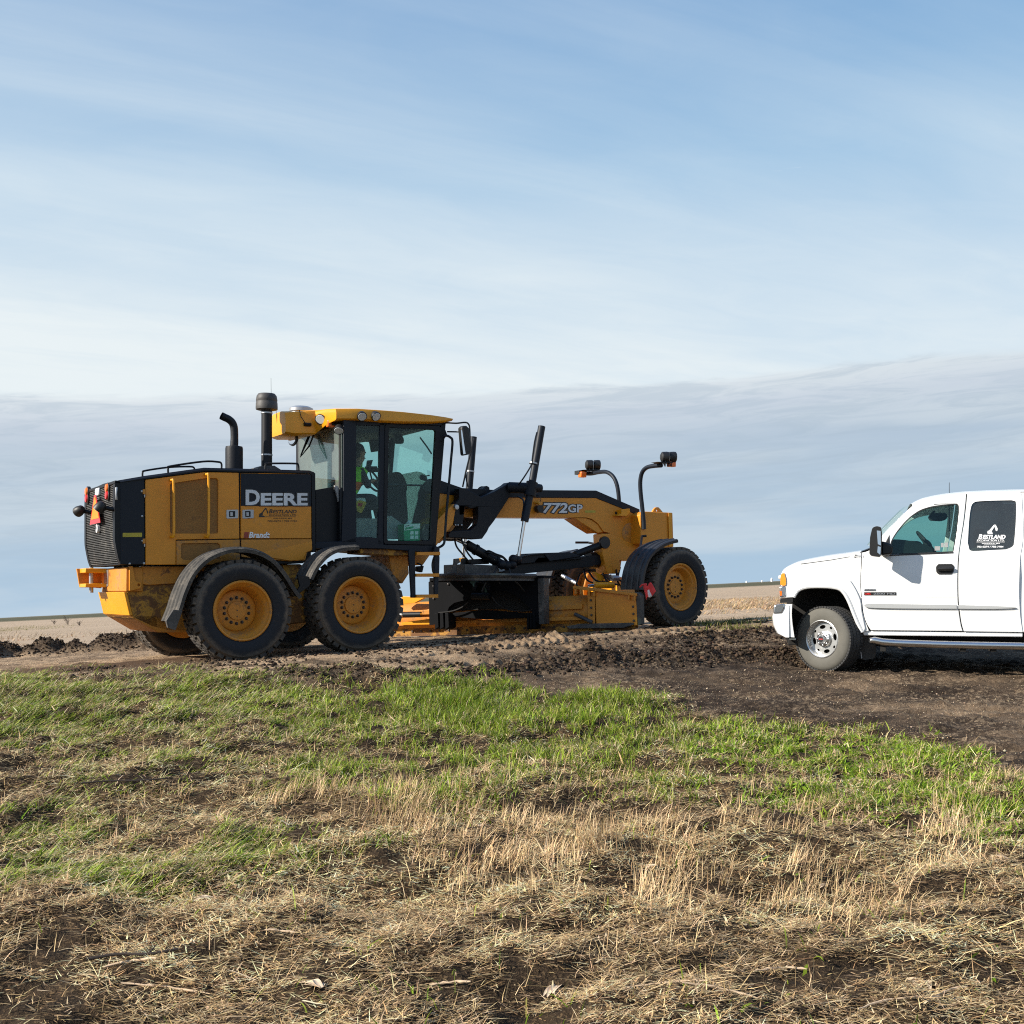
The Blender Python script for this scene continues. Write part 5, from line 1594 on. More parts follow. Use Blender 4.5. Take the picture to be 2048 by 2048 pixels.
# front block, lifting eyes, light arms
fb = panel('front_block', Z6, [(1065, 720), (1110, 690), (1335, 700), (1378, 702), (1388, 1032), (1225, 1060), (1065, 1000)], 1.02, 1.88, M['yellow'], bevel=0.012)
panel('front_edge_lit', Z6, [(1336, 702), (1366, 702), (1376, 1028), (1346, 1032)], 0.995, 1.0, M['yellow_lit'], bevel=0.002)  # bright strip: light caught by the bent flange, put into colour
for b in (1.06, 1.80):
    eye = [(1180, 700), (1200, 665), (1215, 650), (1240, 648), (1258, 665), (1285, 698), (1300, 704)]
    panel('lifting_eye', Z6, eye, b, b + 0.04, M['yellow'], bevel=0.004, parent=fb, holes=([(1230 + 11 * math.cos(t * math.pi / 4), 682 + 11 * math.sin(t * math.pi / 4)) for t in range(8)],))
for k, pts in enumerate(([(1100, 862, 1.0), (1097, 780, 1.0), (1083, 640, 1.0), (1068, 500, 1.0), (1066, 390, 0.98), (1085, 310, 0.92), (1130, 265, 0.80), (1200, 250, 0.62), (1270, 245, 0.45)],
                         [(862, 620, 1.9), (852, 500, 1.9), (832, 410, 1.93), (795, 345, 2.02), (735, 308, 2.2), (660, 312, 2.5), (590, 325, 2.75), (500, 322, 2.95)])):
    arm = MB().tube(catmull(P3(Z6, pts), 5), 0.036, 12).build('light_arm', M['navy'], grader)
    b = 0.45 if k == 0 else 2.75
    cx, cy = (1300, 215) if k == 0 else (600, 290)
    MB().plate([P2(Z6, [(cx - 105, cy), (cx + 40, cy - 4), (cx + 60, cy + 4), (cx + 40, cy + 10), (cx - 60, cy + 12)], b)], b - 0.08, b + 0.08).build('lamp_plate', M['black'], arm, 0.003)
    for dx_ in (0, 70):
        c_ = Vector(G.P(*zm(Z6, [(cx + (0 if k == 0 else -30) + dx_, cy - 50)])[0], b - 0.02))
        hd = MB().tube([c_ + Vector((-0.06, 0.03, 0)), c_ + Vector((-0.04, 0.02, 0)), c_ + Vector((0.03, -0.01, 0)), c_ + Vector((0.06, -0.03, 0))], [0.05, 0.085, 0.09, 0.085], 18).build('headlamp', M['plastic'], arm)
        MB().tube([c_ + Vector((0.06, -0.03, 0)), c_ + Vector((0.066, -0.033, 0))], [0.078, 0.07], 18).build('lamp_lens', M['lens'], arm)
        MB().cyl(c_ + Vector((0, 0, -0.07)), c_ + Vector((0, 0, -0.13)), 0.018, n=8).build('lamp_stem', M['steel'], arm)
    p = G.P(*zm(Z6, [(1365, 230) if k == 0 else (505, 335)])[0], b)
    MB().box(p[0] - 0.06, p[0] + 0.06, b - 0.05, b + 0.05, p[2] - 0.05, p[2] + 0.05).build('indicator_lamp', M['orange_lens'], arm, 0.01)
    if k == 1:
        p = G.P(*zm(Z6, [(480, 318)])[0], b + 0.1)
        MB().box(p[0] - 0.09, p[0] + 0.09, b, b + 0.14, p[2] - 0.035, p[2] + 0.035).build('indicator_box', M['plastic'], arm, 0.006)
    rw = MB()
    for j in range(3):
        c_ = Vector(G.P(*zm(Z6, [(cx - 30 + 30 * j, cy - 20)])[0], b - 0.06))
        rw.tube(catmull([c_, c_ + Vector((0.02, -0.03, -0.06)), c_ + Vector((0.06, -0.02, -0.10)), c_ + Vector((0.1, 0.02, -0.03))], 4), 0.006, 5)
    rw.build('lamp_cable', M['black'], arm)

# --- front axle -----------------------------------------------------------------
fz = FRONT[2]
fa = FRONT[0]
MB().loft([[(fa - 0.14, b, z - 0.12), (fa + 0.14, b, z - 0.12), (fa + 0.12, b, z + 0.13), (fa - 0.12, b, z + 0.13)] for b, z in ((0.42, fz), (0.9, fz - 0.02), (1.45, fz + 0.05), (2.0, FARZ - 0.02), (2.5, FARZ))]).build('front_axle', M['yellow_lit'], grader, 0.02)
for b, z in ((0.44, fz), (2.32, FARZ)):
    MB().plate([[(fa - 0.2, z - 0.3), (fa + 0.14, z - 0.3), (fa + 0.2, z + 0.05), (fa + 0.1, z + 0.34), (fa - 0.12, z + 0.34), (fa - 0.22, z + 0.05)]], b, b + 0.14).build('axle_knuckle', M['yellow_dirty'], grader, 0.02)
panel('axle_column', Z6, [(770, 905), (1000, 1010), (1065, 1010), (1065, 1165), (940, 1165), (865, 1160), (862, 1290), (800, 1292), (780, 1100)], 1.22, 1.68, M['yellow'], bevel=0.012)
panel('ball_mount', Z6, [(690, 905), (775, 905), (800, 1290), (745, 1290), (700, 1100), (690, 960)], 1.20, 1.42, M['yellow'], bevel=0.012)
p = G.P(*zm(Z6, [(725, 990)])[0], 1.19)
MB().lathe([(0.0, -0.012), (0.10, -0.012), (0.11, 0.03)], c=p, n=24).build('bore_shade', M['ink'], grader)  # black disc in place of a hole, its shade put into colour
hyd = MB()
hyd.tube(P3(Z6, [(620, 1405, 1.0), (800, 1402, 1.0)]), 0.055, 14)
hyd.build('steering_cylinder', M['yellow_lit'], grader)
MB().tube(P3(Z6, [(565, 1408, 1.0), (620, 1405, 1.0)]), 0.025, 10).build('cylinder_rod', M['rod'], grader)
panel('steering_arm', Z6, [(620, 1270), (690, 1300), (730, 1330), (780, 1370), (720, 1345), (640, 1400), (625, 1390), (655, 1330)], 1.3, 1.4, M['yellow_lit'], bevel=0.01)
hs = MB()
for j, (x0, y0, x1, y1) in enumerate(((520, 1250, 640, 1390), (560, 1260, 770, 1390), (480, 1300, 480, 1420), (830, 1200, 920, 1390), (870, 1230, 880, 1420), (700, 1280, 860, 1400))):
    hs.tube(catmull(P3(Z6, [(x0, y0, 1.35), ((x0 + x1) / 2 - 30, (y0 + y1) / 2 + 30, 1.1), (x1, y1, 1.2)]), 5), 0.016, 7)
hs.build('hydraulic_hose', M['black'], grader)
MB().tube(P3(Z6, [(790, 1335, 1.1), (850, 1335, 1.1)]), 0.05, 14).build('accumulator', M['steel'], grader)
MB().tube(P3(Z6, [(310, 1310, 1.9), (450, 1385, 1.6)]), 0.03, 10).build('cylinder_rod', M['steel'], grader)

# --- lift saddle and cylinders ---------------------------------------------------
sad = [(470, 945), (560, 948), (740, 1050), (900, 985), (1035, 905), (1075, 872), (1110, 890), (1120, 960), (1085, 1045), (1000, 1180), (900, 1335), (835, 1420), (812, 1470), (752, 1555), (680, 1560), (480, 1545),
       (350, 1542), (340, 1500), (380, 1465), (480, 1455), (610, 1452), (690, 1385), (702, 1300), (702, 1170), (620, 1190), (545, 1160), (520, 1380), (410, 1385), (405, 1150), (470, 1080)]
for b0, b1 in ((1.04, 1.20), (1.70, 1.86)):
    MB().plate([P2(Z4, sad, 1.04)], b0, b1).build('lift_saddle', M['casting'], grader, 0.015)
o2 = P2(Z4, [(540, 945), (860, 940), (870, 975), (740, 1050)], 1.04)
MB().plate([o2], 1.2, 1.7).build('saddle_bridge', M['casting'], grader, 0.012)
o2 = P2(Z4, [(350, 1470), (750, 1470), (750, 1540), (350, 1540)], 1.04)
MB().plate([o2], 1.2, 1.7).build('saddle_bridge', M['casting'], grader, 0.012)
MB().lathe([(0.0, -0.05), (0.035, -0.045), (0.045, -0.02), (0.045, 0.05)], c=G.P(*zm(Z4, [(430, 1175)])[0], 1.0), n=14).build('pin', M['steel'], grader)
for x in (425, 455, 500):
    MB().lathe([(0.0, -0.02), (0.012, -0.015), (0.014, 0.01)], c=G.P(*zm(Z4, [(x, 1390)])[0], 1.03), n=8).build('bolt', M['steel'], grader)
for s, (bA, bB) in enumerate(((1.05, 0.72), (1.85, 2.18))):
    a0 = Vector(G.P(*zm(Z4, [(1075, 935)])[0], 1.05))
    a1 = Vector(G.P(*zm(Z4, [(1330, 945)])[0], 0.80))
    if s:
        a0.y, a1.y = 2 * BC - a0.y, 2 * BC - a1.y
    la = MB().tube([a0, a1], 0.085, 18).build('lift_arm', M['casting'], grader)
    for dz_ in (-0.035, 0.035):
        e_ = a0 - (a1 - a0).normalized() * 0.004
        MB().lathe([(0, 0.0), (0.02, 0.0)], c=tuple(e_ + Vector((0, -0.0, dz_))), n=8, axis='x').build('bolt_hole_shade', M['ink'], la)  # black discs paint the shade down the bolt holes
# near cylinder
ct = [Vector(p) for p in P3(Z4, [(1470, 198, 0.78), (1340, 960, 0.78), (1262, 1345, 0.78)])]
lc = MB().tube([ct[0], ct[1], ct[2]], [0.058, 0.058, 0.062], 18).build('lift_cylinder', M['navy'], grader)
MB().tube(P3(Z4, [(1259, 1340, 0.78), (1190, 1765, 0.78)]), 0.028, 12).build('cylinder_rod', M['rod'], lc)
cm = Vector(G.P(*zm(Z4, [(1340, 955)])[0], 0.78))
ax = (ct[0] - ct[2]).normalized()
MB().tube([cm - ax * 0.11, cm + ax * 0.11], 0.092, 16).build('cylinder_collar', M['casting'], lc)
MB().tube([cm + Vector((0.02, -0.02, 0.02)), cm + Vector((0.17, -0.02, 0.02))], [0.075, 0.062], 12).build('trunnion', M['casting'], lc)
c1_ = Vector(G.P(*zm(Z4, [(1370, 645)])[0], 0.78))
MB().tube([c1_ - ax * 0.012, c1_ + ax * 0.012], 0.068, 16).build('hose_clamp', M['steel'], lc)
MB().tube(catmull(P3(Z4, [(1412, 270, 0.72), (1385, 380, 0.70), (1360, 560, 0.70), (1345, 660, 0.70), (1290, 760, 0.72), (1230, 850, 0.75), (1190, 900, 0.85)]), 4), 0.012, 7).build('hydraulic_hose', M['black'], lc)
MB().tube(catmull(P3(Z4, [(1180, 1045, 1.15), (1240, 1080, 1.0), (1255, 1150, 0.85), (1235, 1270, 0.78)]), 4), 0.014, 7).build('hydraulic_hose', M['black'], lc)
# far cylinder
ct = [Vector(p) for p in P3(Z4, [(645, 325, 2.15), (595, 940, 2.15), (560, 1400, 2.15)])]
lc = MB().tube(ct, [0.058, 0.058, 0.06], 18).build('lift_cylinder', M['navy'], grader)
MB().tube(P3(Z4, [(560, 1390, 2.15), (520, 1780, 2.15)]), 0.03, 12).build('cylinder_rod', M['rod'], lc)
ax = (ct[0] - ct[2]).normalized()
c1_ = Vector(G.P(*zm(Z4, [(608, 742)])[0], 2.15))
MB().tube([c1_ - ax * 0.012, c1_ + ax * 0.012], 0.068, 16).build('hose_clamp', M['steel'], lc)
MB().tube(catmull(P3(Z4, [(655, 340, 2.08), (620, 480, 2.06), (560, 720, 2.06), (530, 860, 2.06), (515, 930, 2.06)]), 4), 0.014, 7).build('hydraulic_hose', M['black'], lc)
MB().tube(catmull(P3(Z4, [(556, 760, 2.06), (560, 840, 2.06), (580, 930, 2.06)]), 4), 0.012, 7).build('hydraulic_hose', M['black'], lc)
# centre-shift cylinder
s0, s1, s2 = P3(Z4, [(440, 1565, 1.35), (560, 1622, 1.30), (1010, 1880, 1.20)])
sc_ = MB().tube([s1, s2], 0.075, 16).build('shift_cylinder', M['black'], grader)
MB().tube([s0, s1], 0.026, 12).build('cylinder_rod', M['rod'], sc_)
for y in (0.25, 0.55, 0.8):
    m_ = Vector(s1).lerp(Vector(s2), y)
    d_ = (Vector(s2) - Vector(s1)).normalized()
    MB().tube([m_ - d_ * 0.02, m_ + d_ * 0.02], 0.088, 16).build('cylinder_band', M['black'], sc_)
MB().tube(catmull(P3(Z4, [(790, 1720, 1.2), (830, 1700, 1.1), (920, 1740, 1.08), (1000, 1770, 1.08), (1060, 1830, 1.1)]), 5), 0.013, 7).build('hydraulic_hose', M['black'], sc_)
MB().tube(catmull(P3(Z4, [(800, 1735, 1.2), (850, 1730, 1.1), (940, 1765, 1.08), (1010, 1790, 1.08), (1050, 1850, 1.1)]), 5), 0.013, 7).build('hydraulic_hose', M['black'], sc_)

# --- drawbar, circle --------------------------------------------------------------
drw = panel('drawbar', Z5, [(1080, 500), (1270, 420), (1930, 345), (2030, 335), (2040, 430), (1930, 455), (1270, 520), (1120, 560)], 1.28, 1.62, M['black'], bevel=0.012)
panel('drawbar_cover', Z5, [(1240, 400), (1310, 325), (1470, 318), (1545, 395), (1850, 352), (1870, 375), (1270, 425)], 1.22, 1.5, M['casting'], bevel=0.01, parent=drw)
panel('drawbar_cover', Z5, [(1480, 318), (1740, 310), (1850, 350), (1545, 398)], 1.2, 1.55, M['navy'], bevel=0.008, parent=drw)
p = G.P(*zm(Z6, [(680, 1160)])[0], 1.42)
MB().sphere(p, 0.125, 20, 14, (1.0, 1.0, 1.15)).build('ball_joint', M['black'], drw)
MB().tube(P3(Z6, [(560, 1160, 1.42), (640, 1160, 1.42)]), 0.14, 18).build('ball_socket', M['black'], drw)
MB().tube(P3(Z6, [(440, 1105, 1.3), (720, 1000, 1.25)]), 0.06, 14).build('drawbar_link', M['black'], drw)
jt = MB()
for x, y in ((1080, 430), (1130, 440), (1180, 430), (1230, 380), (1190, 380)):
    jt.sphere(G.P(*zm(Z5, [(x, y)])[0], 1.05), 0.075, 12, 8)
jt.build('pivot_block', M['casting'], drw)
cc_ = G.P(970, 1152, 1.45)
cir = MB().lathe([(0.55, -0.035), (0.80, -0.035), (0.83, 0.0), (0.80, 0.03), (0.55, 0.03), (0.52, 0.0)], c=cc_, n=48, axis='z', closed=True)
cir.lathe([(0.74, -0.08), (0.78, -0.08), (0.78, -0.03), (0.74, -0.03)], c=cc_, n=48, axis='z', closed=True)
cir = cir.build('blade_circle', M['dusty_black'], grader, angle=40)
panel('circle_gear_housing', Z5, [(720, 425), (1050, 440), (1060, 500), (1000, 535), (720, 535)], 1.1, 1.75, M['dusty_black'], bevel=0.012)
panel('circle_gear_housing', Z5, [(780, 380), (960, 370), (960, 425), (780, 425)], 1.3, 1.6, M['black'], bevel=0.01)
for k in range(2):
    x = 560 + 70 * k
    panel('circle_bracket', Z5, [(x + 30, 500 + 6 * k), (x + 60, 420), (x + 62, 375), (x + 110, 370), (x + 120, 410), (x + 85, 430), (x + 90, 525), (x - 60, 528)], 1.2 + 0.25 * k, 1.24 + 0.25 * k, M['dusty_black'], bevel=0.006)
panel('ball_stud', Z5, [(690, 365), (735, 365), (740, 400), (700, 405)], 2.1, 2.2, M['yellow_rust'], bevel=0.01)

# --- blade -------------------------------------------------------------------------
BR = Frame(1.79, 17.5, G.z0, -22.4)                    # along the blade, a towards its near right end


def toG(p):
    w_ = BR.W(p)
    dx_, dy_ = w_.x - G.x0, w_.y - G.y0
    return (dx_ * G.c + dy_ * G.s, -dx_ * G.s + dy_ * G.c, w_.z - G.z0)


def bpanel(name, z, pts, b0, b1, mat, parent=grader, bevel=0.006, holes=()):
    mb = MB().plate([P2(z, pts, b0, BR)] + [P2(z, h, b0, BR) for h in holes], b0, b1)
    mb.v = [toG(v) for v in mb.v]
    return mb.build(name, mat, parent, bevel)


eR = BR.P(1274, 1186, 0.0)
zt_b, zb_b = eR[2], BR.P(1274, 1256, 0.0)[2]
eL = BR.P(798, 1200, 0.0)[0] - 0.35
hb = zt_b - zb_b
prof = []
for k in range(9):
    t = k / 8
    prof.append((0.16 * (1 - (2 * t - 1) ** 2) * -1 + 0.16, zb_b + hb * t))       # back of the curve bulges to the camera
tl_ = lambda a: (zb_b + 0, a)
gz_l = TILT * 1.0


def bz(a):                                             # the blade follows the cross slope of the road
    return -(eR[0] - a) * TILT * 0.92 * 0.9


ring = [(b, z) for b, z in prof] + [(b + 0.035, z) for b, z in reversed(prof)]
mb = MB().loft([[toG((a, b - 0.1, z + bz(a))) for b, z in ring] for a in (eL, (eL + eR[0]) / 2, eR[0])])
blade = mb.build('moldboard', M['yellow_dirty'], grader, angle=45)
mb = MB().loft([[toG((a, b, z + bz(a))) for b, z in ((-0.035, zb_b - 0.03), (-0.035, zb_b + 0.10), (-0.005, zb_b + 0.10), (-0.005, zb_b - 0.03))] for a in (eL, eR[0] - 0.02)])
mb.build('cutting_edge', M['yellow_rust'], blade)
nb_ = 26
bm_ = MB().lathe([(0, -0.018), (0.016, -0.014), (0.02, 0.0)], n=8).mesh('edge_bolt', M['bolt'])
for k in range(nb_):
    a = eL + 0.12 + (eR[0] - eL - 0.3) * k / (nb_ - 1)
    o = link('edge_bolt', bm_, blade, toG((a, -0.036, zb_b + 0.05 + bz(a))), (0, 0, BR.th - G.th))
for k, (t0, t1, y0, y1) in enumerate(((0.60, 0.74, -0.15, -0.06), (0.28, 0.38, -0.15, -0.06))):
    mb = MB().loft([[toG((a, y, zb_b + hb * t + bz(a))) for y, t in ((y0, t0), (y0, t1), (y1, t1), (y1, t0))] for a in (eL + 0.15, eR[0] - 0.85)])
    mb.build('slide_rail', M['yellow_dirty'], blade, 0.006)
# end plate with bolts and top guard
bpanel('end_plate', Z6, [(630, 1440), (1022, 1482), (1030, 1500), (1038, 1790), (900, 1800), (640, 1790)], -0.14, -0.11, M['yellow'], parent=blade)
bpanel('end_bit', Z6, [(350, 1800), (480, 1775), (1000, 1765), (1000, 1785), (900, 1815), (380, 1822)], -0.17, -0.10, M['dusty_black'], parent=blade)
bpanel('end_edge', Z6, [(1020, 1470), (1036, 1470), (1068, 1500), (1072, 1780), (1040, 1795)], -0.15, 0.05, M['dusty_black'], parent=blade)
bpanel('top_guard', Z6, [(412, 1408), (1028, 1480), (1028, 1508), (412, 1438)], -0.20, 0.02, M['yellow_dirty'], parent=blade)
for x in (430, 480, 560, 610, 945, 1000):
    y = 1425 + (x - 412) * 0.117
    bpanel('guard_lug', Z6, [(x, y), (x + 16, y + 2), (x + 16, y + 62), (x, y + 58)], -0.2, -0.14, M['yellow_dirty'], parent=blade, bevel=0.003)
for x, y in ((588, 1548), (592, 1620), (594, 1690), (996, 1610), (1000, 1680), (1004, 1745)):
    p = BR.P(*zm(Z6, [(x, y)])[0], -0.14)
    link('plate_bolt', bm_, blade, toG((p[0], -0.142, p[2])), (0, 0, BR.th - G.th))
bpanel('splice_plate', Z6, [(555, 1460), (628, 1468), (628, 1780), (560, 1780)], -0.135, -0.105, M['yellow_dirty'], parent=blade)
MB().tube([toG(BR.P(*zm(Z6, [(430, 1680)])[0], -0.16)), toG(BR.P(*zm(Z6, [(600, 1760)])[0], -0.16))], 0.03, 8).build('brace', M['dusty_black'], blade)
# blade slide cylinder (far left) and the black blade-lift frame
mb = MB().tube([toG(BR.P(*zm(Z5, [(60, 915)])[0], -0.3)), toG(BR.P(*zm(Z5, [(300, 908)])[0], -0.3))], 0.03, 12)
mb.build('side_shift_rod', M['rod'], blade)
mb = MB().tube([toG(BR.P(*zm(Z5, [(130, 915)])[0], -0.3)), toG(BR.P(*zm(Z5, [(300, 912)])[0], -0.3))], 0.045, 12)
mb.build('side_shift_cylinder', M['black'], blade)
for pts in ([(110, 735), (330, 752), (240, 800), (110, 812)], [(110, 990), (385, 955), (385, 1010), (110, 1015)]):
    bpanel('moldboard_web', Z5, pts, -0.2, -0.12, M['yellow_lit'], parent=blade, bevel=0.004)
fr_ = [(372, 600), (400, 580), (480, 575), (1440, 545), (1482, 540), (1485, 1000), (1440, 1010), (1395, 960), (1370, 880), (1290, 790), (1200, 725), (1130, 690), (1000, 678), (960, 700), (940, 760), (800, 760), (780, 760),
       (620, 800), (570, 840), (545, 900), (430, 1010), (380, 1015)]
frm = bpanel('blade_lift_frame', Z5, fr_, -0.42, -0.34, M['matte_black'], bevel=0.012)
bpanel('frame_shade_back', Z5, [(380, 585), (1480, 550), (1480, 860), (1370, 880), (1100, 860), (800, 870), (500, 890), (380, 900)], -0.26, -0.22, M['liner'], parent=frm)  # near-black plate; the shade inside the frame is put into its colour
bpanel('frame_top', Z5, [(380, 560), (1480, 535), (1485, 560), (380, 590)], -0.45, 0.1, M['matte_black'], parent=frm)
bpanel('frame_edge', Z5, [(1425, 545), (1482, 540), (1488, 1005), (1440, 1010)], -0.44, -0.2, M['dusty_black'], parent=frm)
arch = [(795, 680), (800, 620), (830, 595), (930, 595), (965, 620), (965, 680)]
bpanel('frame_lug', Z5, arch + [(935, 680), (920, 630), (895, 612), (860, 612), (835, 635), (828, 680)], -0.46, -0.40, M['navy'], parent=frm)
mb = MB().tube([toG(BR.P(*zm(Z5, [(795, 735)])[0], -0.45)), toG(BR.P(*zm(Z5, [(965, 735)])[0], -0.45))], 0.06, 14)
mb.build('tilt_cylinder', M['black'], frm)
bpanel('blade_clamp_bar', Z5, [(590, 900), (880, 870), (1040, 875), (1320, 900), (1320, 945), (930, 962), (600, 935)], -0.36, -0.30, M['matte_black'], parent=frm)
for x0, x1 in ((430, 580), (1320, 1400)):
    for k in range(3):
        x = x0 + (x1 - x0) * k / 3
        bpanel('blade_clamp', Z5, [(x, 900), (x + (x1 - x0) * 0.22, 895), (x + (x1 - x0) * 0.26, 1040), (x + 4, 1060)], -0.48, -0.2, M['matte_black'], parent=frm, bevel=0.01)
for pts in ([(985, 740), (1040, 810), (1130, 860), (1250, 880), (1370, 870)], [(760, 790), (700, 840), (600, 880), (470, 895)]):
    MB().tube(catmull([toG(BR.P(*zm(Z5, [p])[0], -0.46)) for p in pts], 5), 0.012, 7).build('hydraulic_hose', M['plastic'], frm)

# hoses and fittings between the boom and the circle
for pts in ([(700, 60, 1.2), (690, 180, 1.15), (740, 300, 1.1), (800, 380, 1.2)], [(620, 150, 1.3), (640, 250, 1.2), (700, 330, 1.15), (760, 400, 1.2)], [(1180, 380, 1.1), (1290, 350, 1.15), (1420, 330, 1.2), (1600, 330, 1.22)],
            [(1040, 450, 1.05), (1000, 520, 0.95), (930, 600, 0.9), (890, 690, 0.95)], [(1150, 470, 1.0), (1180, 560, 0.9), (1240, 620, 0.88), (1300, 690, 0.95)]):
    MB().tube(catmull(P3(Z5, pts), 5), 0.014, 7).build('hydraulic_hose', M['plastic'], grader)
for x, y in ((1450, 600), (1450, 700), (1455, 800), (1460, 900), (420, 640), (420, 760), (560, 620), (700, 640), (1060, 610), (1240, 620)):
    p = BR.P(*zm(Z5, [(x, y)])[0], -0.43)
    link('frame_bolt', bm_, frm, toG((p[0], -0.44 if x > 1400 else -0.422, p[2])), (0, 0, BR.th - G.th))
# red flag tied to the blade's end
fp = [toG(BR.P(*zm(Z6, [p])[0], -0.2)) for p in ((1095, 1415), (1125, 1395), (1170, 1382), (1215, 1470), (1165, 1505), (1115, 1545))]
flw = [G.W(p) for p in fp]
o0 = sum(flw, Vector()) / len(flw)
rows, colsn = 9, 9
vs = []
A_, B_, C_, D_ = flw[0], flw[2], flw[3], flw[5]
for i in range(rows):
    for j in range(colsn):
        s_, t = i / (rows - 1), j / (colsn - 1)
        p = A_.lerp(B_, t).lerp(D_.lerp(C_, t), s_)
        wv = 0.03 * math.sin(7 * t + 2.5 * s_) * (0.3 + s_)
        p = p + Vector((0.25, -0.95, 0)) * wv + Vector((0, 0, 0.02 * math.sin(9 * t)))
        vs.append(p - o0)
fs, mi = [], []
for i in range(rows - 1):
    for j in range(colsn - 1):
        fs.append((i * colsn + j, i * colsn + j + 1, (i + 1) * colsn + j + 1, (i + 1) * colsn + j))
fm = MB().add(vs, fs)
fm.mi = [1 if (3 <= (k % (colsn - 1)) <= 4 and (k // (colsn - 1)) > 2) else 0 for k in range(len(fs))]
flag = fm.build('warning_flag', [M['cloth_red'], M['white_ink']], angle=80)
flag.location = o0
sd_m = flag.modifiers.new('thick', 'SOLIDIFY')
sd_m.thickness = 0.006
k0 = G.W(toG(BR.P(*zm(Z6, [(1062, 1420)])[0], -0.15)))
MB().tube([flw[1] - o0, (k0 + flw[0]) / 2 - o0 + Vector((0, -0.02, 0.03)), k0 - o0], [0.02, 0.015, 0.012], 8).build('tie_cord', M['cloth_red'], flag)
tag(flag, 'red cloth warning flag with a pale stripe tied to the blade end', 'flag')


# ------------------------------------------------------------------ white pickup
truck = empty('pickup_truck', (T.x0, T.y0, T.z0), T.th)
tag(truck, 'white extended-cab pickup truck with chrome wheels parked on black soil', 'pickup truck')
YS = 0.03                                             # near side of the body; the body reaches to YS - 1.96
WID = 1.96
zbelt = T.P(*zm(Z7, [(1450, 545)])[0], YS)[2]
zroof = T.P(*zm(Z7, [(1500, 98)])[0], YS - 0.15)[2]


def inset(z):
    """the upper cab leans in, the flank swells a little below the belt line"""
    up = max(0.0, z - zbelt)
    dn = max(0.0, zbelt - z)
    return -0.20 * up - 0.05 * max(0, dn - 0.45) ** 1.0 * 0.6 - 0.02 * (1 - min(1, dn / 0.25)) * (1 if z < zbelt else 1)


def TP(x, y, off=0.0, z=Z7):
    px, py = zm(z, [(x, y)])[0] if z else (x, y)
    b = YS + off
    for _ in range(6):
        a, _b, h = T.P(px, py, b)
        b = YS + off + inset(h)
    return (a, b, h)


def tplate(pts, holes=(), off=0.0, th=0.03, z=Z7, n=0, farside=False):
    """body panel that follows the flank; farside mirrors it across the body"""
    mb = MB()
    loops = [[TP(x, y, off, z) for x, y in l] for l in [pts] + list(holes)]
    flat2 = [[(p[0], p[2]) for p in l] for l in loops]
    if farside:
        mb.plate(flat2, YS - WID - off, YS - WID - off + th, lambda a, h: -inset(h))
    else:
        mb.plate(flat2, YS + off, YS + off - th, lambda a, h: inset(h))
    return mb


def sm(pts, n=4):
    return [tuple(p) for p in catmull([Vector((x, y, 0)) for x, y in pts], n)]


def s2(pts, n=4):
    return [(p[0], p[1]) for p in sm(pts, n)]


hood_line = [(152, 700), (172, 662), (240, 625), (300, 604), (400, 583), (520, 562), (650, 545), (742, 531)]
arch_line = s2([(748, 1114), (722, 1062), (690, 985), (650, 885), (612, 822), (575, 795), (500, 782), (400, 780), (325, 788), (275, 812), (246, 858)], 4)
fend = [(152, 768)] + s2(hood_line, 3) + [(741, 620), (736, 700), (735, 780), (741, 850), (746, 950), (768, 1030), (797, 1102)] + arch_line + [(150, 862)]
d1 = s2([(748, 531), (800, 516), (850, 462), (897, 408)], 2) + s2([(1000, 302), (1115, 190), (1200, 148), (1350, 116), (1510, 98)], 3) + \
    s2([(1505, 160), (1490, 300), (1471, 420), (1452, 560), (1446, 700), (1447, 850), (1455, 960), (1470, 1060), (1484, 1106)], 3) + s2([(812, 1100), (777, 1040), (752, 950), (745, 850), (739, 780), (740, 700), (745, 620)], 3)
w1 = s2([(952, 543), (955, 470), (985, 405), (1050, 320), (1120, 255), (1200, 210), (1300, 187), (1420, 174)], 3) + s2([(1442, 174), (1455, 190), (1456, 240)], 3) + [(1440, 390), (1416, 526), (1180, 538)]
d2 = [(1518, 98), (1700, 89), (1900, 83)] + s2([(1914, 100), (1924, 300), (1922, 450), (1905, 560), (1898, 700), (1896, 850), (1905, 1000), (1922, 1112)], 3) + \
    s2([(1492, 1107), (1476, 1050), (1461, 950), (1453, 850), (1452, 700), (1458, 560), (1477, 420), (1497, 300), (1512, 160)], 3)
w2 = s2([(1521, 460), (1530, 300), (1545, 195), (1568, 164), (1605, 156), (1700, 151), (1840, 148)], 3) + s2([(1865, 154), (1875, 175), (1873, 300), (1862, 440), (1850, 485), (1800, 508)], 3) + s2([(1680, 514), (1560, 520), (1532, 508)], 3)

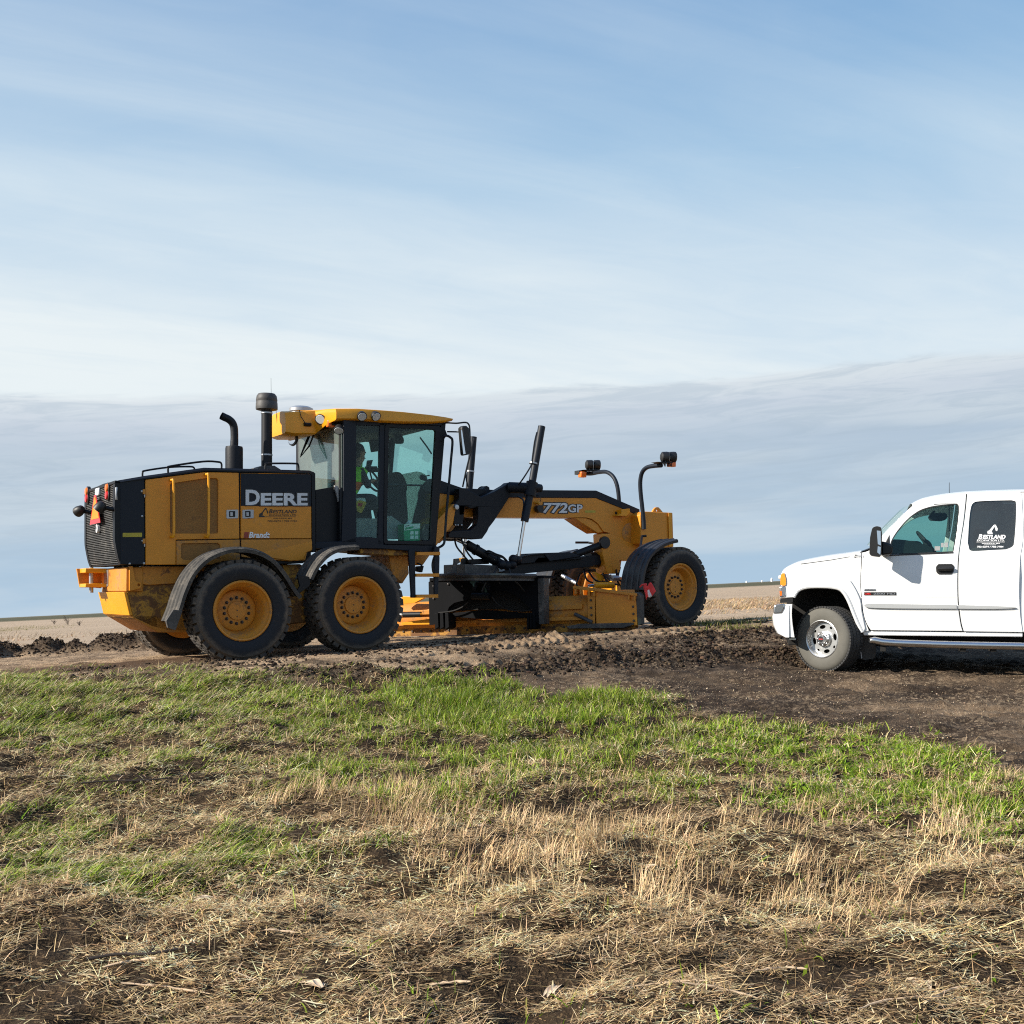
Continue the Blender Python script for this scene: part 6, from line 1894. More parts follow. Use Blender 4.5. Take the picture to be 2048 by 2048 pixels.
for far in (False, True):
    fn = tplate(fend, off=0.0, farside=far).build('front_fender', M['white'], truck, 0.012, 3)
    dn = tplate(d1, (w1,), farside=far).build('door', M['white'], truck, 0.008, 3)
    tplate([(940, 560), (940, 380), (1110, 235), (1300, 170), (1470, 160), (1470, 300), (1430, 540)], off=-0.014, th=0.005, farside=far).build('door_window', M['carglass'], dn)
    rn = tplate(d2, (w2,), farside=far).build('rear_door', M['white'], truck, 0.008, 3)
    tplate([(1505, 535), (1515, 200), (1560, 140), (1880, 135), (1890, 300), (1870, 530)], off=-0.014, th=0.005, farside=far).build('quarter_window', M['privacy'], rn)
    tplate([(742, 1103), (1925, 1116), (1925, 1150), (760, 1138)], off=-0.02, th=0.06, farside=far).build('rocker_panel', M['white'], truck, 0.012, 3)
    # dark weather strips round the windows
    if not far:
        tplate([(950, 545), (1416, 527), (1415, 536), (950, 556)], off=0.004, th=0.01).build('window_seal', M['plastic'], dn)
        tplate(w1, (s2([(960, 540), (962, 470), (990, 408), (1054, 324), (1122, 261), (1202, 217), (1300, 194), (1418, 181)], 3) + s2([(1438, 181), (1448, 195), (1449, 242)], 3) + [(1433, 388), (1411, 521), (1180, 532)],), off=-0.004, th=0.012).build('window_seal', M['plastic'], dn)
# backing so that the panel gaps read dark
tplate([(300, 640), (700, 560), (900, 470), (900, 560), (1940, 530), (1940, 1110), (800, 1100), (740, 1060), (660, 850), (560, 750), (330, 760)], off=-0.045, th=0.01).build('inner_shell', M['seam'], truck)
for l in ([(742, 531), (741, 620), (736, 700), (735, 780), (741, 850), (746, 950), (768, 1030), (797, 1102)],):
    pass

# flared lip round the front wheel arch
lip = [TP(x, y, 0.0) for x, y in arch_line]
MB().tube([(p[0], p[1] + 0.006, p[2]) for p in lip], 0.022, 8).build('arch_lip', M['white'], fn)
fl2 = s2([(660, 735), (700, 800), (735, 880), (745, 960), (765, 1060), (770, 1090), (748, 1112), (722, 1060), (690, 985), (650, 885), (615, 822), (580, 795), (620, 750)], 3)
tplate(fl2, off=0.016, th=0.03).build('arch_flare', M['white'], fn, 0.018, 3)
# wheel-arch liner
ap = [TP(x, y, -0.01) for x, y in arch_line]
MB().loft([[(p[0] + (0.0), YS - 0.03 - k * 0.14, p[2] + 0.01 * k) for k in range(6)] for p in ap], cap=False, close=False).build('arch_liner', M['liner'], truck)
MB().box(ap[0][0] - 0.1, ap[-1][0] + 0.12, YS - 0.80, YS - 0.70, 0.3, max(p[2] for p in ap) + 0.12).build('inner_wing', M['liner'], truck)

# hood and roof skins across the body
HN = [TP(x, y) for x, y in s2(hood_line, 3)]
secs = []
for a, b, h in HN:
    secs.append([(a, YS + (b - YS) - WID * t - (2 * (b - YS)) * t, h + 0.055 * math.sin(math.pi * t) ** 0.6 - (0.012 if t in (0, 1) else 0)) for t in [0, 0.015, 0.05, 0.1, 0.2, 0.35, 0.5, 0.65, 0.8, 0.9, 0.95, 0.985, 1]])
MB().loft(secs, cap=False, close=False).build('hood', M['white'], truck, angle=60)
tplate([(300, 612), (380, 602), (520, 583), (655, 560), (655, 563), (520, 587), (380, 606), (300, 617)], off=0.002, th=0.004).build('hood_gap', M['seam'], truck)
RL = [TP(x, y) for x, y in [(1115, 190), (1160, 165), (1200, 148), (1280, 129), (1350, 116), (1510, 98), (1700, 89), (1900, 83)]]
aend = TP(1922, 600)[0] - 0.42
RL.append((aend + 0.15, RL[-1][1], RL[-1][2] - 0.005))
RL.append((aend, RL[-1][1], RL[-1][2] - 0.05))
secs = []
for a, b, h in RL:
    secs.append([(a, b - (WID + 2 * (b - YS)) * t, h + 0.075 * math.sin(math.pi * t) ** 0.55 - 0.004) for t in [0, 0.012, 0.04, 0.1, 0.2, 0.35, 0.5, 0.65, 0.8, 0.9, 0.96, 0.988, 1]])
MB().loft(secs, cap=False, close=False).build('roof', M['white'], truck, angle=60)
# windscreen between the A-pillars
WL = [TP(x, y) for x, y in ((897, 408), (1000, 302), (1115, 190))]
secs = [[(a + 0.10 * math.sin(math.pi * t), b - (WID + 2 * (b - YS)) * t, h + 0.02) for t in [0.03, 0.15, 0.3, 0.5, 0.7, 0.85, 0.97]] for a, b, h in [(WL[0][0] + 0.06, WL[0][1], WL[0][2] - 0.08)] + WL]
MB().loft(secs, cap=False, close=False).build('windscreen', M['carglass'], truck, angle=60)
# cowl
c0 = TP(742, 531)
MB().loft([[(c0[0] + 0.02, YS - t * WID, c0[2] + 0.04 * math.sin(math.pi * t)), (WL[0][0] - 0.02, YS - t * WID, WL[0][2] - 0.09 + 0.05 * math.sin(math.pi * t))] for t in (0.02, 0.2, 0.5, 0.8, 0.98)], cap=False, close=False).build('cowl', M['plastic'], truck)
MB().tube([TP(800, 512, -0.25), TP(720, 530, -0.5)], 0.012, 6).build('wiper', M['plastic'], truck)
# cab corner, rear wall, cargo bed beyond the picture's edge
zr_, zk = RL[-1][2], T.P(*zm(Z7, [(1925, 1115)])[0], YS)[2]
aD = TP(1926, 600)[0] - 0.01
for far in (False, True):
    pts = [(aD + 0.06, zk), (aD + 0.06, zbelt), (TP(1915, 100)[0] + 0.05, RL[-3][2] - 0.01), (aend + 0.15, RL[-3][2] - 0.02), (aend + 0.01, zr_ - 0.01), (aend - 0.04, zbelt), (aend - 0.04, zk)]
    mb = MB().plate([pts], (YS - WID + 0.006) if far else YS - 0.006, (YS - WID + 0.036) if far else YS - 0.036, (lambda a, h: -inset(h)) if far else (lambda a, h: inset(h)))
    mb.build('cab_corner', M['white'], truck, 0.01, 3)
    bl = 2.0
    a1, a2 = aend - 0.07, aend - 0.07 - bl
    ra = -3.64
    arcp = [(ra + 0.48 * math.cos(t), 0.40 + 0.46 * math.sin(t)) for t in [math.pi * k / 10 for k in range(11)]]
    outl = [(a1, zk), (a1, zbelt - 0.02), (a2, zbelt - 0.02), (a2, zk)] + [(x, max(z, zk)) for x, z in reversed(arcp)]
    MB().plate([outl], (YS - WID) if far else YS, (YS - WID + 0.06) if far else YS - 0.06, (lambda a, h: -inset(h)) if far else (lambda a, h: inset(h))).build('bed_side', M['white'], truck, 0.01, 3)
MB().box(a2 - 0.02, a2 + 0.05, YS - WID + 0.04, YS - 0.04, zk + 0.05, zbelt - 0.02).build('tailgate', M['white'], truck, 0.01)
MB().box(a2, a1, YS - WID + 0.04, YS - 0.04, zk + 0.1, zk + 0.14).build('bed_floor', M['liner'], truck)
MB().box(aend - 0.03, aend + 0.03, YS - WID + 0.1, YS - 0.1, zk, zbelt).build('cab_rear_wall', M['white'], truck, 0.01)
MB().box(aend + 0.0, aend + 0.008, YS - WID + 0.3, YS - 0.3, zbelt + 0.02, zr_ - 0.08).build('rear_window', M['privacy'], truck)
# cabin floor, dash, seats, steering wheel, mirror
MB().box(aend, c0[0], YS - WID + 0.08, YS - 0.08, zk - 0.02, zk + 0.05).build('cabin_floor', M['liner'], truck)
MB().box(aend - 2.2, 0.42, YS - 1.45, YS - 0.5, 0.28, zk).build('chassis', M['liner'], truck, 0.02)
g7 = lambda x, y, o: TP(x, y, o)
dsh = [TP(x, y, -0.2) for x, y in s2([(905, 470), (960, 440), (1040, 440), (1130, 455), (1200, 475), (1260, 500)], 3)]
dsh = [(p[0], p[2]) for p in dsh]
MB().plate([dsh + [(dsh[-1][0], zk + 0.3), (dsh[0][0] + 0.1, zk + 0.3)]], YS - WID + 0.12, YS - 0.15).build('dashboard', M['dark_in'], truck, 0.02)
MB().plate([rounded([(p[0], p[2]) for p in [TP(x, y, -0.3) for x, y in ((1050, 545), (1055, 480), (1080, 445), (1170, 450), (1195, 480), (1185, 545))]], 0.03)], YS - 0.75, YS - 0.3).build('instrument_hood', M['dark_in'], truck, 0.01)
st = MB().lathe([(0.185 + 0.015 * math.cos(t * math.pi / 4), 0.015 * math.sin(t * math.pi / 4)) for t in range(8)], n=30, axis='x', closed=True)
cp = Vector(TP(1225, 470, -0.5))
rot = Matrix.Rotation(R(38), 3, 'Y') @ Matrix.Rotation(R(0), 3, 'Z')
for t in range(4):
    st.tube([(0, 0, 0), (0, 0.18 * math.cos(1.57 * t + 0.5), 0.18 * math.sin(1.57 * t + 0.5))], 0.018, 6)
st.sphere((0, 0, 0), 0.07, 12, 8, (0.6, 1, 1))
st.v = [tuple(rot @ Vector(v) + cp) for v in st.v]
st.build('steering_wheel', M['dark_in'], truck)
for k, off in enumerate((-0.35, -1.15)):
    a_s = TP(1520, 500, off)[0]
    zs = zbelt
    bkp = [(a_s + 0.12, zk + 0.25), (a_s + 0.05, zs - 0.1), (a_s - 0.06, zs + 0.10), (a_s - 0.17, zs + 0.10), (a_s - 0.12, zk + 0.25)]
    se = MB().plate([rounded(bkp, 0.05)], YS + off - 0.5, YS + off).build('seat', M['grey_in'], truck, 0.03)
    MB().plate([rounded([(a_s - 0.10, zs + 0.10), (a_s - 0.09, zs + 0.31), (a_s - 0.19, zs + 0.31), (a_s - 0.2, zs + 0.10)], 0.04)], YS + off - 0.39, YS + off - 0.12).build('headrest', M['dark_in'], se, 0.03)
    MB().plate([rounded([(a_s + 0.55, zk + 0.3), (a_s + 0.55, zk + 0.42), (a_s - 0.05, zk + 0.38), (a_s - 0.05, zk + 0.25)], 0.04)], YS + off - 0.5, YS + off).build('cushion', M['grey_in'], se, 0.03)
MB().plate([rounded([(p[0], p[2]) for p in [TP(x, y, -0.9, ZT) for x, y in ((858, 305), (900, 265), (1060, 262), (1078, 300), (1060, 335), (1000, 352), (880, 345))]], 0.02)], YS - 0.95, YS - 0.9).build('inside_mirror', M['dark_in'], truck, 0.01)
MB().tube([TP(940, 235, -0.92, ZT), TP(900, 270, -0.92, ZT)], 0.014, 6).build('mirror_stem', M['dark_in'], truck)
# trim
tplate(s2([(762, 918), (800, 905), (1000, 908), (1438, 915)], 3) + s2([(1440, 942), (1000, 940), (800, 934), (770, 926)], 3), off=0.022, th=0.03).build('side_moulding', M['moulding'], truck, 0.006, 3)
tplate(s2([(1452, 915), (1700, 922), (1840, 928), (1875, 934)], 3) + s2([(1840, 940), (1700, 943), (1452, 942)], 3), off=0.022, th=0.03).build('side_moulding', M['moulding'], truck, 0.006, 3)
tplate([(740, 858), (1445, 856), (1445, 861), (740, 863)], off=0.0015, th=0.004).build('crease_line', M['white'], truck)
hd = tplate(rounded([(1288, 635), (1305, 615), (1405, 614), (1421, 632), (1417, 672), (1400, 690), (1305, 690), (1290, 672)], 6), off=0.008, th=0.02).build('door_handle', M['plastic'], truck, 0.004)
tplate(rounded([(1300, 628), (1408, 626), (1406, 676), (1302, 680)], 8), off=0.010, th=0.01).build('handle_recess', M['dark_in'], hd, 0.003)
MB().tube([(lambda p: (p[0], p[1] + 0.03, p[2]))(TP(x, y)) for x, y in ((1300, 652), (1350, 650), (1385, 650), (1412, 648))], [0.02, 0.023, 0.023, 0.018], 10).build('handle_grip', M['plastic'], hd)
for pts, mt, nm in (([(762, 798), (847, 798), (847, 811), (762, 811)], 'steel', 'badge'), ([(762, 821), (996, 821), (996, 843), (762, 843)], 'plastic', 'badge')):
    tplate(pts, off=0.006, th=0.01).build(nm, M[mt], truck, 0.002)


def tlet(txt, box, off, mat, z=Z7, **kw):
    b = TP((box[0] + box[2]) / 2, (box[1] + box[3]) / 2, off, z)[1]
    zz = zm(z, [(box[0], box[1]), (box[2], box[3])]) if z else [(box[0], box[1]), (box[2], box[3])]
    base = YS + off
    return lettering('lettering', txt, T, zz[0] + zz[1], b, mat, truck, fy=lambda h: base + inset(h) - b, **kw)


tlet('DURAMAX', (768, 800, 842, 809), 0.008, M['ink'], bold=0.02)
tlet('GMC', (766, 825, 812, 839), 0.009, M['red_lens'], bold=0.03)
tlet('2500 HD', (830, 825, 990, 839), 0.009, M['steel'], bold=0.02)
tlet('Z71', (688, 546, 712, 568), 0.006, M['ink'], bold=0.03, shear=0.3)
tlet('OFF ROAD', (714, 549, 757, 565), 0.006, M['steel'], bold=0.02)
wn = -0.008
tlet('B', (1424, 490, 1470, 545), wn, M['white_ink'], z=ZT, bold=0.05, shear=0.25)
tlet('ESTLAND', (1472, 497, 1728, 545), wn, M['white_ink'], z=ZT, bold=0.05, shear=0.25)
tlet('EXCAVATION LTD.', (1408, 549, 1716, 570), wn, M['white_ink'], z=ZT, bold=0.03, shear=0.2)
tlet('WAUHOLA, MN', (1460, 586, 1662, 601), wn, M['white_ink'], z=ZT, bold=0.04)
tlet('782-0274 / 782-7784', (1410, 620, 1704, 640), wn, M['white_ink'], z=ZT, bold=0.04, shear=0.1)
for k, (x0, x1, y) in enumerate(((1404, 1718, 576), (1490, 1625, 607))):
    tplate([(x0, y), (x1, y), (x1, y + 4), (x0, y + 4)], off=wn, th=0.001, z=ZT).build('rule_line', M['white_ink'], truck)
for pl in ([(1525, 480), (1528, 455), (1560, 445), (1580, 470), (1585, 487), (1535, 488)], [(1545, 450), (1600, 383), (1618, 385), (1575, 455)], [(1598, 385), (1618, 385), (1640, 430), (1635, 455), (1620, 455)]):
    tplate(pl, off=wn, th=0.001, z=ZT).build('excavator_emblem', M['white_ink'], truck)
for pl in ([(940, 625), (1000, 625), (1000, 672), (940, 672)], [(1010, 588), (1040, 586), (1040, 635), (1010, 636)], [(1048, 584), (1088, 582), (1088, 634), (1048, 636)]):
    tplate(pl, off=-0.012, th=0.001, z=ZT).build('window_sticker', M['grey_in'], truck)
# antenna
p = TP(1386, 118, -0.9)
p0 = T.P(1898.5, 992, YS - 1.75)
MB().tube([(p0[0], p0[1], p0[2] - 0.45), (p0[0], p0[1], T.P(1898.5, 965, YS - 1.75)[2])], [0.006, 0.003], 6).build('antenna', M['plastic'], truck)
# mirror
mir = MB().plate([rounded([(q_[0], q_[2]) for q_ in [TP(x, y, 0.26) for x, y in ((800, 540), (805, 420), (820, 355), (850, 342), (885, 350), (892, 400), (888, 540), (880, 565), (815, 556))]], 0.02)], YS + 0.18, YS + 0.33)
mir = mir.build('side_mirror', M['plastic'], truck, 0.03, 3)
mg_ = [TP(x, y, 0.335) for x, y in ((854, 372), (882, 375), (884, 480), (862, 470))]
MB().plate([[(q_[0], q_[2]) for q_ in mg_]], YS + 0.331, YS + 0.334).build('mirror_glass', M['mirror'], mir)
mg_ = [TP(x, y, 0.335) for x, y in ((862, 485), (884, 492), (880, 548), (858, 530))]
MB().plate([[(q_[0], q_[2]) for q_ in mg_]], YS + 0.331, YS + 0.334).build('mirror_glass', M['mirror'], mir)
am = [TP(890, 460, 0.2), TP(960, 500, 0.0)]
MB().plate([[(q_[0], q_[2]) for q_ in [TP(x, y, 0.08) for x, y in ((885, 450), (950, 470), (970, 490), (965, 545), (885, 556))]]], YS - 0.02, YS + 0.22).build('mirror_foot', M['plastic'], truck, 0.02)
tplate([(905, 545), (910, 470), (948, 400), (952, 545)], off=0.006, th=0.02).build('mirror_sail', M['plastic'], truck, 0.006)
# front end: lamps, grille, bumper
tplate(s2([(148, 765), (150, 710), (160, 685), (178, 682)], 3) + s2([(188, 720), (188, 768), (165, 772)], 3), off=0.012, th=0.10).build('side_marker_lamp', M['amber_lens'], truck, 0.012, 3)
hl = tplate([(142, 778), (184, 776), (188, 855), (148, 862)], off=0.012, th=0.25).build('headlamp', M['chrome'], truck, 0.012)
tplate(rounded([(143, 812), (160, 812), (162, 845), (146, 848)], 4), off=0.02, th=0.1).build('lower_marker_lamp', M['orange_lens'], truck, 0.006)
tplate([(146, 866), (244, 862), (244, 896), (146, 900)], off=-0.01, th=0.12).build('bumper_filler', M['plastic'], truck, 0.006)
fa_ = TP(150, 800)[0]
MB().box(fa_ - 0.06, fa_ + 0.02, YS - WID + 0.25, YS - 0.25, TP(150, 860)[2], TP(150, 690)[2] - 0.05).build('radiator_grille', M['plastic'], truck, 0.02)
MB().box(fa_ - 0.05, fa_ + 0.03, YS - WID + 0.02, YS - 0.02, TP(150, 690)[2] - 0.06, TP(150, 690)[2] - 0.01).build('grille_surround', M['white'], truck, 0.02)
bu = []
Bz = [TP(100, y)[2] for y in (918, 1000, 1060, 1120, 1150)]
for t in [0, 0.02, 0.06, 0.15, 0.5, 0.85, 0.94, 0.98, 1.0]:
    y = YS + 0.03 - (WID + 0.06) * t
    bow = 0.045 * math.sin(math.pi * t) ** 0.4
    f_ = TP(100, 1000)[0]
    bu.append([(f_ + bow - 0.04, y, Bz[0]), (f_ + bow, y, Bz[1]), (f_ + bow - 0.01, y, Bz[2]), (f_ + bow - 0.05, y, Bz[3]), (f_ + bow - 0.14, y, Bz[4]), (f_ + bow - 0.18, y, Bz[4]), (f_ + bow - 0.18, y, Bz[0])])
bmp = MB().loft(bu).build('bumper', M['white'], truck, angle=50)
tplate(s2([(101, 1000), (104, 1060), (130, 1118), (180, 1144), (252, 1152)], 3) + s2([(238, 1060), (232, 980), (236, 908)], 3) + [(180, 908), (101, 925)], off=0.03, th=0.06).build('bumper_corner', M['white'], bmp, 0.014, 3)
tplate(s2([(99, 980), (99, 945), (104, 915)], 2) + [(180, 904), (178, 940), (160, 976)], off=0.046, th=0.05).build('bumper_chrome', M['chrome'], bmp, 0.012)
tplate([(210, 1158), (262, 1158), (262, 1172), (210, 1172)], off=-0.1, th=0.1).build('tow_hook', M['chrome'], truck, 0.004)


# wheels
def pickup_tyre():
    r = 0.385
    prof = [(0.205, 0.0), (0.225, -0.012), (0.27, -0.02), (0.32, -0.018), (0.352, -0.005), (0.370, 0.018), (0.376, 0.04), (0.378, 0.12), (0.376, 0.205), (0.37, 0.225), (0.35, 0.25), (0.30, 0.262), (0.24, 0.255), (0.205, 0.24)]
    mb = MB().lathe(prof, n=64)
    mb.cur = 1
    nb = 64
    for i in range(nb):
        for y0, y1, o in ((0.0, 0.05, 0.0), (0.06, 0.115, 0.5), (0.128, 0.182, 0.0), (0.193, 0.24, 0.5)):
            a = 2 * math.pi * (i + o) / nb
            c = Vector((math.cos(a), 0, math.sin(a)))
            t = Vector((-math.sin(a), 0, math.cos(a)))
            mb.obox(c * 0.376 + Vector((0, (y0 + y1) / 2, 0)), (c, Vector((0, 1, 0)), t), (0.010, (y1 - y0) / 2, 0.0145))
    return mb.mesh('tyre', [M['tyre_car'], M['tread_car']], angle=30)


def pickup_rim():
    mb = MB().lathe([(0.222, -0.004), (0.226, -0.012), (0.217, -0.016), (0.207, -0.008), (0.20, 0.02), (0.188, 0.045), (0.185, 0.065), (0.185, 0.22)], n=48)
    # dished face with eight oval windows and eight small round holes
    outer_ = [(0.19 * math.cos(t), 0.19 * math.sin(t)) for t in np.linspace(0, 2 * math.pi, 65)[:-1]]
    holes_ = []
    for k in range(8):
        t = 2 * math.pi * k / 8 + 0.2
        ov = []
        for j in range(14):
            q_ = 2 * math.pi * j / 14
            x_, y_ = 0.144 + 0.023 * math.cos(q_), (0.042 if k % 2 == 0 else 0.018) * math.sin(q_)
            if k % 2:
                x_ = 0.158 + 0.014 * math.cos(q_)
            ov.append((x_ * math.cos(t) - y_ * math.sin(t), x_ * math.sin(t) + y_ * math.cos(t)))
        holes_.append(ov)
    mb.plate([outer_] + holes_, 0.045, 0.062)
    return mb.mesh('rim', M['alloy'], angle=30)


def pickup_cap():
    mb = MB().lathe([(0.0, -0.03), (0.045, -0.028), (0.052, -0.015), (0.056, 0.0), (0.088, 0.012), (0.093, 0.045)], n=24)
    for k in range(8):
        t = 2 * math.pi * k / 8
        mb.lathe([(0, -0.006), (0.011, -0.002), (0.014, 0.03)], c=(0.074 * math.cos(t), 0.0, 0.074 * math.sin(t)), n=8)
    return mb.mesh('hub_cap', M['chrome'], angle=30)


PT, PR_, PC = pickup_tyre(), pickup_rim(), pickup_cap()
BACK = MB().lathe([(0.0, 0.1), (0.18, 0.1), (0.18, 0.13), (0, 0.13)], n=24).mesh('brake_disc', M['liner'])
BADGE = MB().lathe([(0, -0.0315), (0.034, -0.0305)], n=20).mesh('hub_badge', M['ink'])
BADGE2 = MB().box(-0.028, 0.028, -0.033, -0.0318, -0.008, 0.008).mesh('hub_badge_bar', M['red_ink'])


def pickup_wheel(a, b, z, rz, farside=False):
    wh = empty('wheel', (a, b, z), rz + (0 if farside else math.pi), truck)
    for nm, me in (('tyre', PT), ('rim', PR_), ('hub_cap', PC), ('brake_disc', BACK), ('hub_badge', BADGE), ('hub_badge_bar', BADGE2)):
        link(nm, me, wh)
    return wh


WZ = 0.378
pickup_wheel(0.0, -0.02, WZ, R(-34))
pickup_wheel(0.0, -WID + 0.08, WZ, R(-34), True)
pickup_wheel(ra, 0.0, WZ, 0)
pickup_wheel(ra, -WID + 0.06, WZ, 0, True)
MB().cyl((0, -0.3, WZ), (0, -WID + 0.4, WZ), 0.05).build('front_axle', M['liner'], truck)
MB().cyl((ra, -0.3, WZ), (ra, -WID + 0.4, WZ), 0.06).build('rear_axle', M['liner'], truck)
# mud flap, running tube, exhaust hanger
tplate([(692, 1030), (712, 1100), (770, 1140), (842, 1150), (850, 1270), (838, 1305), (760, 1318), (742, 1310), (725, 1200)], off=-0.10, th=0.012).build('mud_flap', M['mudflap'], truck, 0.003)
MB().tube([TP(x, y, -0.08) for x, y in ((690, 1040), (710, 1110), (730, 1210), (745, 1305))], 0.007, 6).build('flap_edge', M['steel'], truck)
rt = [TP(x, y, 0.06) for x, y in ((806, 1190), (812, 1176), (835, 1174), (900, 1186), (1000, 1193), (1300, 1203), (1600, 1210), (1930, 1216))]
rt = [(p[0], YS + 0.03, p[2]) for p in rt]
rt.append((aend + 0.05, YS + 0.03, rt[-1][2]))
rt.append((aend - 0.03, YS - 0.05, rt[-1][2] + 0.01))
MB().tube(rt, [0.02, 0.036] + [0.042] * 7 + [0.03], 14).build('running_board', M['chrome'], truck)
for x in (900, 1480, 1700):
    p = TP(x, 1150, -0.1)
    MB().box(p[0] - 0.03, p[0] + 0.03, YS - 0.25, YS + 0.02, p[2] - 0.16, p[2] - 0.09).build('step_bracket', M['liner'], truck, 0.004)


# ------------------------------------------------------------------ operator in the grader cab
def skin_body(name, joints, edges, root=0, sub=2):
    me = bpy.data.meshes.new(name)
    me.from_pydata([j[0] for j in joints], edges, [])
    o = bpy.data.objects.new(name, me)
    COL.objects.link(o)
    md = o.modifiers.new('skin', 'SKIN')
    md.use_smooth_shade = True
    for v, j in zip(me.skin_vertices[0].data, joints):
        v.radius = j[1] if isinstance(j[1], tuple) else (j[1], j[1])
        v.use_root = False
    me.skin_vertices[0].data[root].use_root = True
    sb = o.modifiers.new('sub', 'SUBSURF')
    sb.levels = sb.render_levels = sub
    bpy.context.view_layer.update()
    dg = bpy.context.evaluated_depsgraph_get()
    m2 = bpy.data.meshes.new_from_object(o.evaluated_get(dg))
    bpy.data.objects.remove(o)
    m2.name = name
    return m2


hip = Vector(g2(698, 1085, 1.45))
op = empty('person', G.W(hip), G.th)
head_c = Vector(g2(775, 610, 1.45)) - hip
head_c.x = 0.27
sh = Vector((head_c.x - 0.06, 0, head_c.z - 0.25))
hand = Vector(g2(975, 900, 1.45)) - hip
J = [((0, 0, 0.05), (0.17, 0.13)), ((sh.x * 0.4, 0, 0.24), (0.15, 0.12)), (tuple(sh + Vector((0, 0, -0.08))), (0.17, 0.12)), (tuple(sh + Vector((0.01, 0, 0.03))), (0.075, 0.07)),
     (tuple(sh + Vector((0.03, 0, 0.10))), (0.055, 0.055)), (tuple(head_c + Vector((-0.005, 0, -0.04))), (0.075, 0.08)), (tuple(head_c + Vector((0, 0, 0.04))), (0.085, 0.095)), (tuple(head_c + Vector((-0.01, 0, 0.11))), (0.055, 0.065)),
     (tuple(head_c + Vector((0.095, 0, -0.015))), (0.016, 0.018)), (tuple(head_c + Vector((0.075, 0, -0.085))), (0.028, 0.03))]
E = [(0, 1), (1, 2), (2, 3), (3, 4), (4, 5), (5, 6), (6, 7), (6, 8), (5, 9)]
for s in (-1, 1):
    b = len(J)
    J += [(tuple(sh + Vector((0, s * 0.19, -0.03))), 0.065), (tuple(sh + Vector((0.10, s * 0.24, -0.26))), 0.05), (tuple(hand + Vector((-0.10, s * 0.13, 0.0))), 0.034), (tuple(hand + Vector((-0.02, s * 0.12, 0.03))), (0.036, 0.022))]
    E += [(2, b), (b, b + 1), (b + 1, b + 2), (b + 2, b + 3)]
    for k in range(4):                                # four fingers and a thumb round the wheel rim
        q_ = hand + Vector((0.035, s * (0.085 + 0.022 * k), 0.035))
        J += [(tuple(q_), 0.0095), (tuple(q_ + Vector((0.02, 0, -0.03))), 0.008)]
        E += [(b + 3, len(J) - 2), (len(J) - 2, len(J) - 1)]
    J += [(tuple(hand + Vector((-0.005, s * 0.065, 0.005))), 0.011), (tuple(hand + Vector((0.02, s * 0.05, 0.0))), 0.009)]
    E += [(b + 3, len(J) - 2), (len(J) - 2, len(J) - 1)]
    b = len(J)
    J += [((0.05, s * 0.11, 0.02), 0.10), ((0.44, s * 0.16, 0.08), 0.07), ((0.52, s * 0.16, -0.30), 0.05), ((0.66, s * 0.17, -0.34), 0.045)]
    E += [(0, b), (b, b + 1), (b + 1, b + 2), (b + 2, b + 3)]
bm_op = skin_body('person', J, E)
for mt in (M['jacket'], M['skin']):
    bm_op.materials.append(mt)
for p in bm_op.polygons:
    c = p.center
    ishead = c.z > sh.z + 0.06 and abs(c.y) < 0.13
    ishand = abs(c.x - hand.x) < 0.09 and c.x > hand.x - 0.07 and abs(c.z - hand.z) < 0.09
    p.material_index = 1 if (ishead or ishand) else 0
    p.use_smooth = True
body = bpy.data.objects.new('body', bm_op)
COL.objects.link(body)
body.parent = op
hr = MB().sphere(tuple(head_c + Vector((-0.025, 0, 0.06))), 0.105, 18, 12, (1.0, 0.88, 0.95))
hr.sphere(tuple(head_c + Vector((-0.05, 0, -0.0))), 0.085, 16, 10, (0.8, 1.0, 1.1))
hr.build('hair', M['hair'], op)
for s in (-1, 1):
    MB().sphere(tuple(head_c + Vector((0.083, s * 0.033, 0.02))), 0.012, 10, 6).build('eye', M['ink'], op)
    MB().sphere(tuple(head_c + Vector((-0.005, s * 0.088, 0.0))), 0.03, 10, 6, (0.7, 0.35, 1)).build('ear', M['skin'], op)
MB().box(head_c.x + 0.085, head_c.x + 0.094, -0.025, 0.025, head_c.z - 0.066, head_c.z - 0.058).build('mouth', M['red_ink'], op)
# high-visibility vest
secs = []
for k in range(9):
    z = 0.06 + (sh.z - 0.02) * k / 8
    rx, ry = 0.165 + 0.03 * math.sin(k / 8 * 2.2), 0.205 + 0.035 * math.sin(k / 8 * 2.4)
    if k == 8:
        rx, ry = 0.11, 0.17
    secs.append([(rx * math.cos(t) * 1.05 + sh.x * k / 8, ry * math.sin(t), z) for t in np.linspace(0, 2 * math.pi, 25)[:-1]])
vm = MB().loft(secs, cap=False)
vm.mi = [(1 if (f // 24) in (2, 3) or (f % 24) in (9, 10, 13, 14) else 0) for f in range(len(vm.f))]
vm.build('safety_vest', [M['vest_lime'], M['vest_orange']], op, angle=80)
tag(op, 'person in a lime and orange safety vest seated at the grader controls', 'person')

# ------------------------------------------------------------------ things carried in the cab
def free(name, fr, mb_pts, b0, b1, mat, label, cat, bevel=0.004, z=Z2, parts=(), rnd=0.0):
    """thing standing in the cab, origin at its base"""
    o2 = P2(z, mb_pts, b0, fr)
    if rnd:
        o2 = rounded(o2, rnd)
    ax_, az_ = sum(p[0] for p in o2) / len(o2), min(p[1] for p in o2)
    e = empty(name, fr.W((ax_, (b0 + b1) / 2, az_)), fr.th)
    return e, (ax_, (b0 + b1) / 2, az_), o2


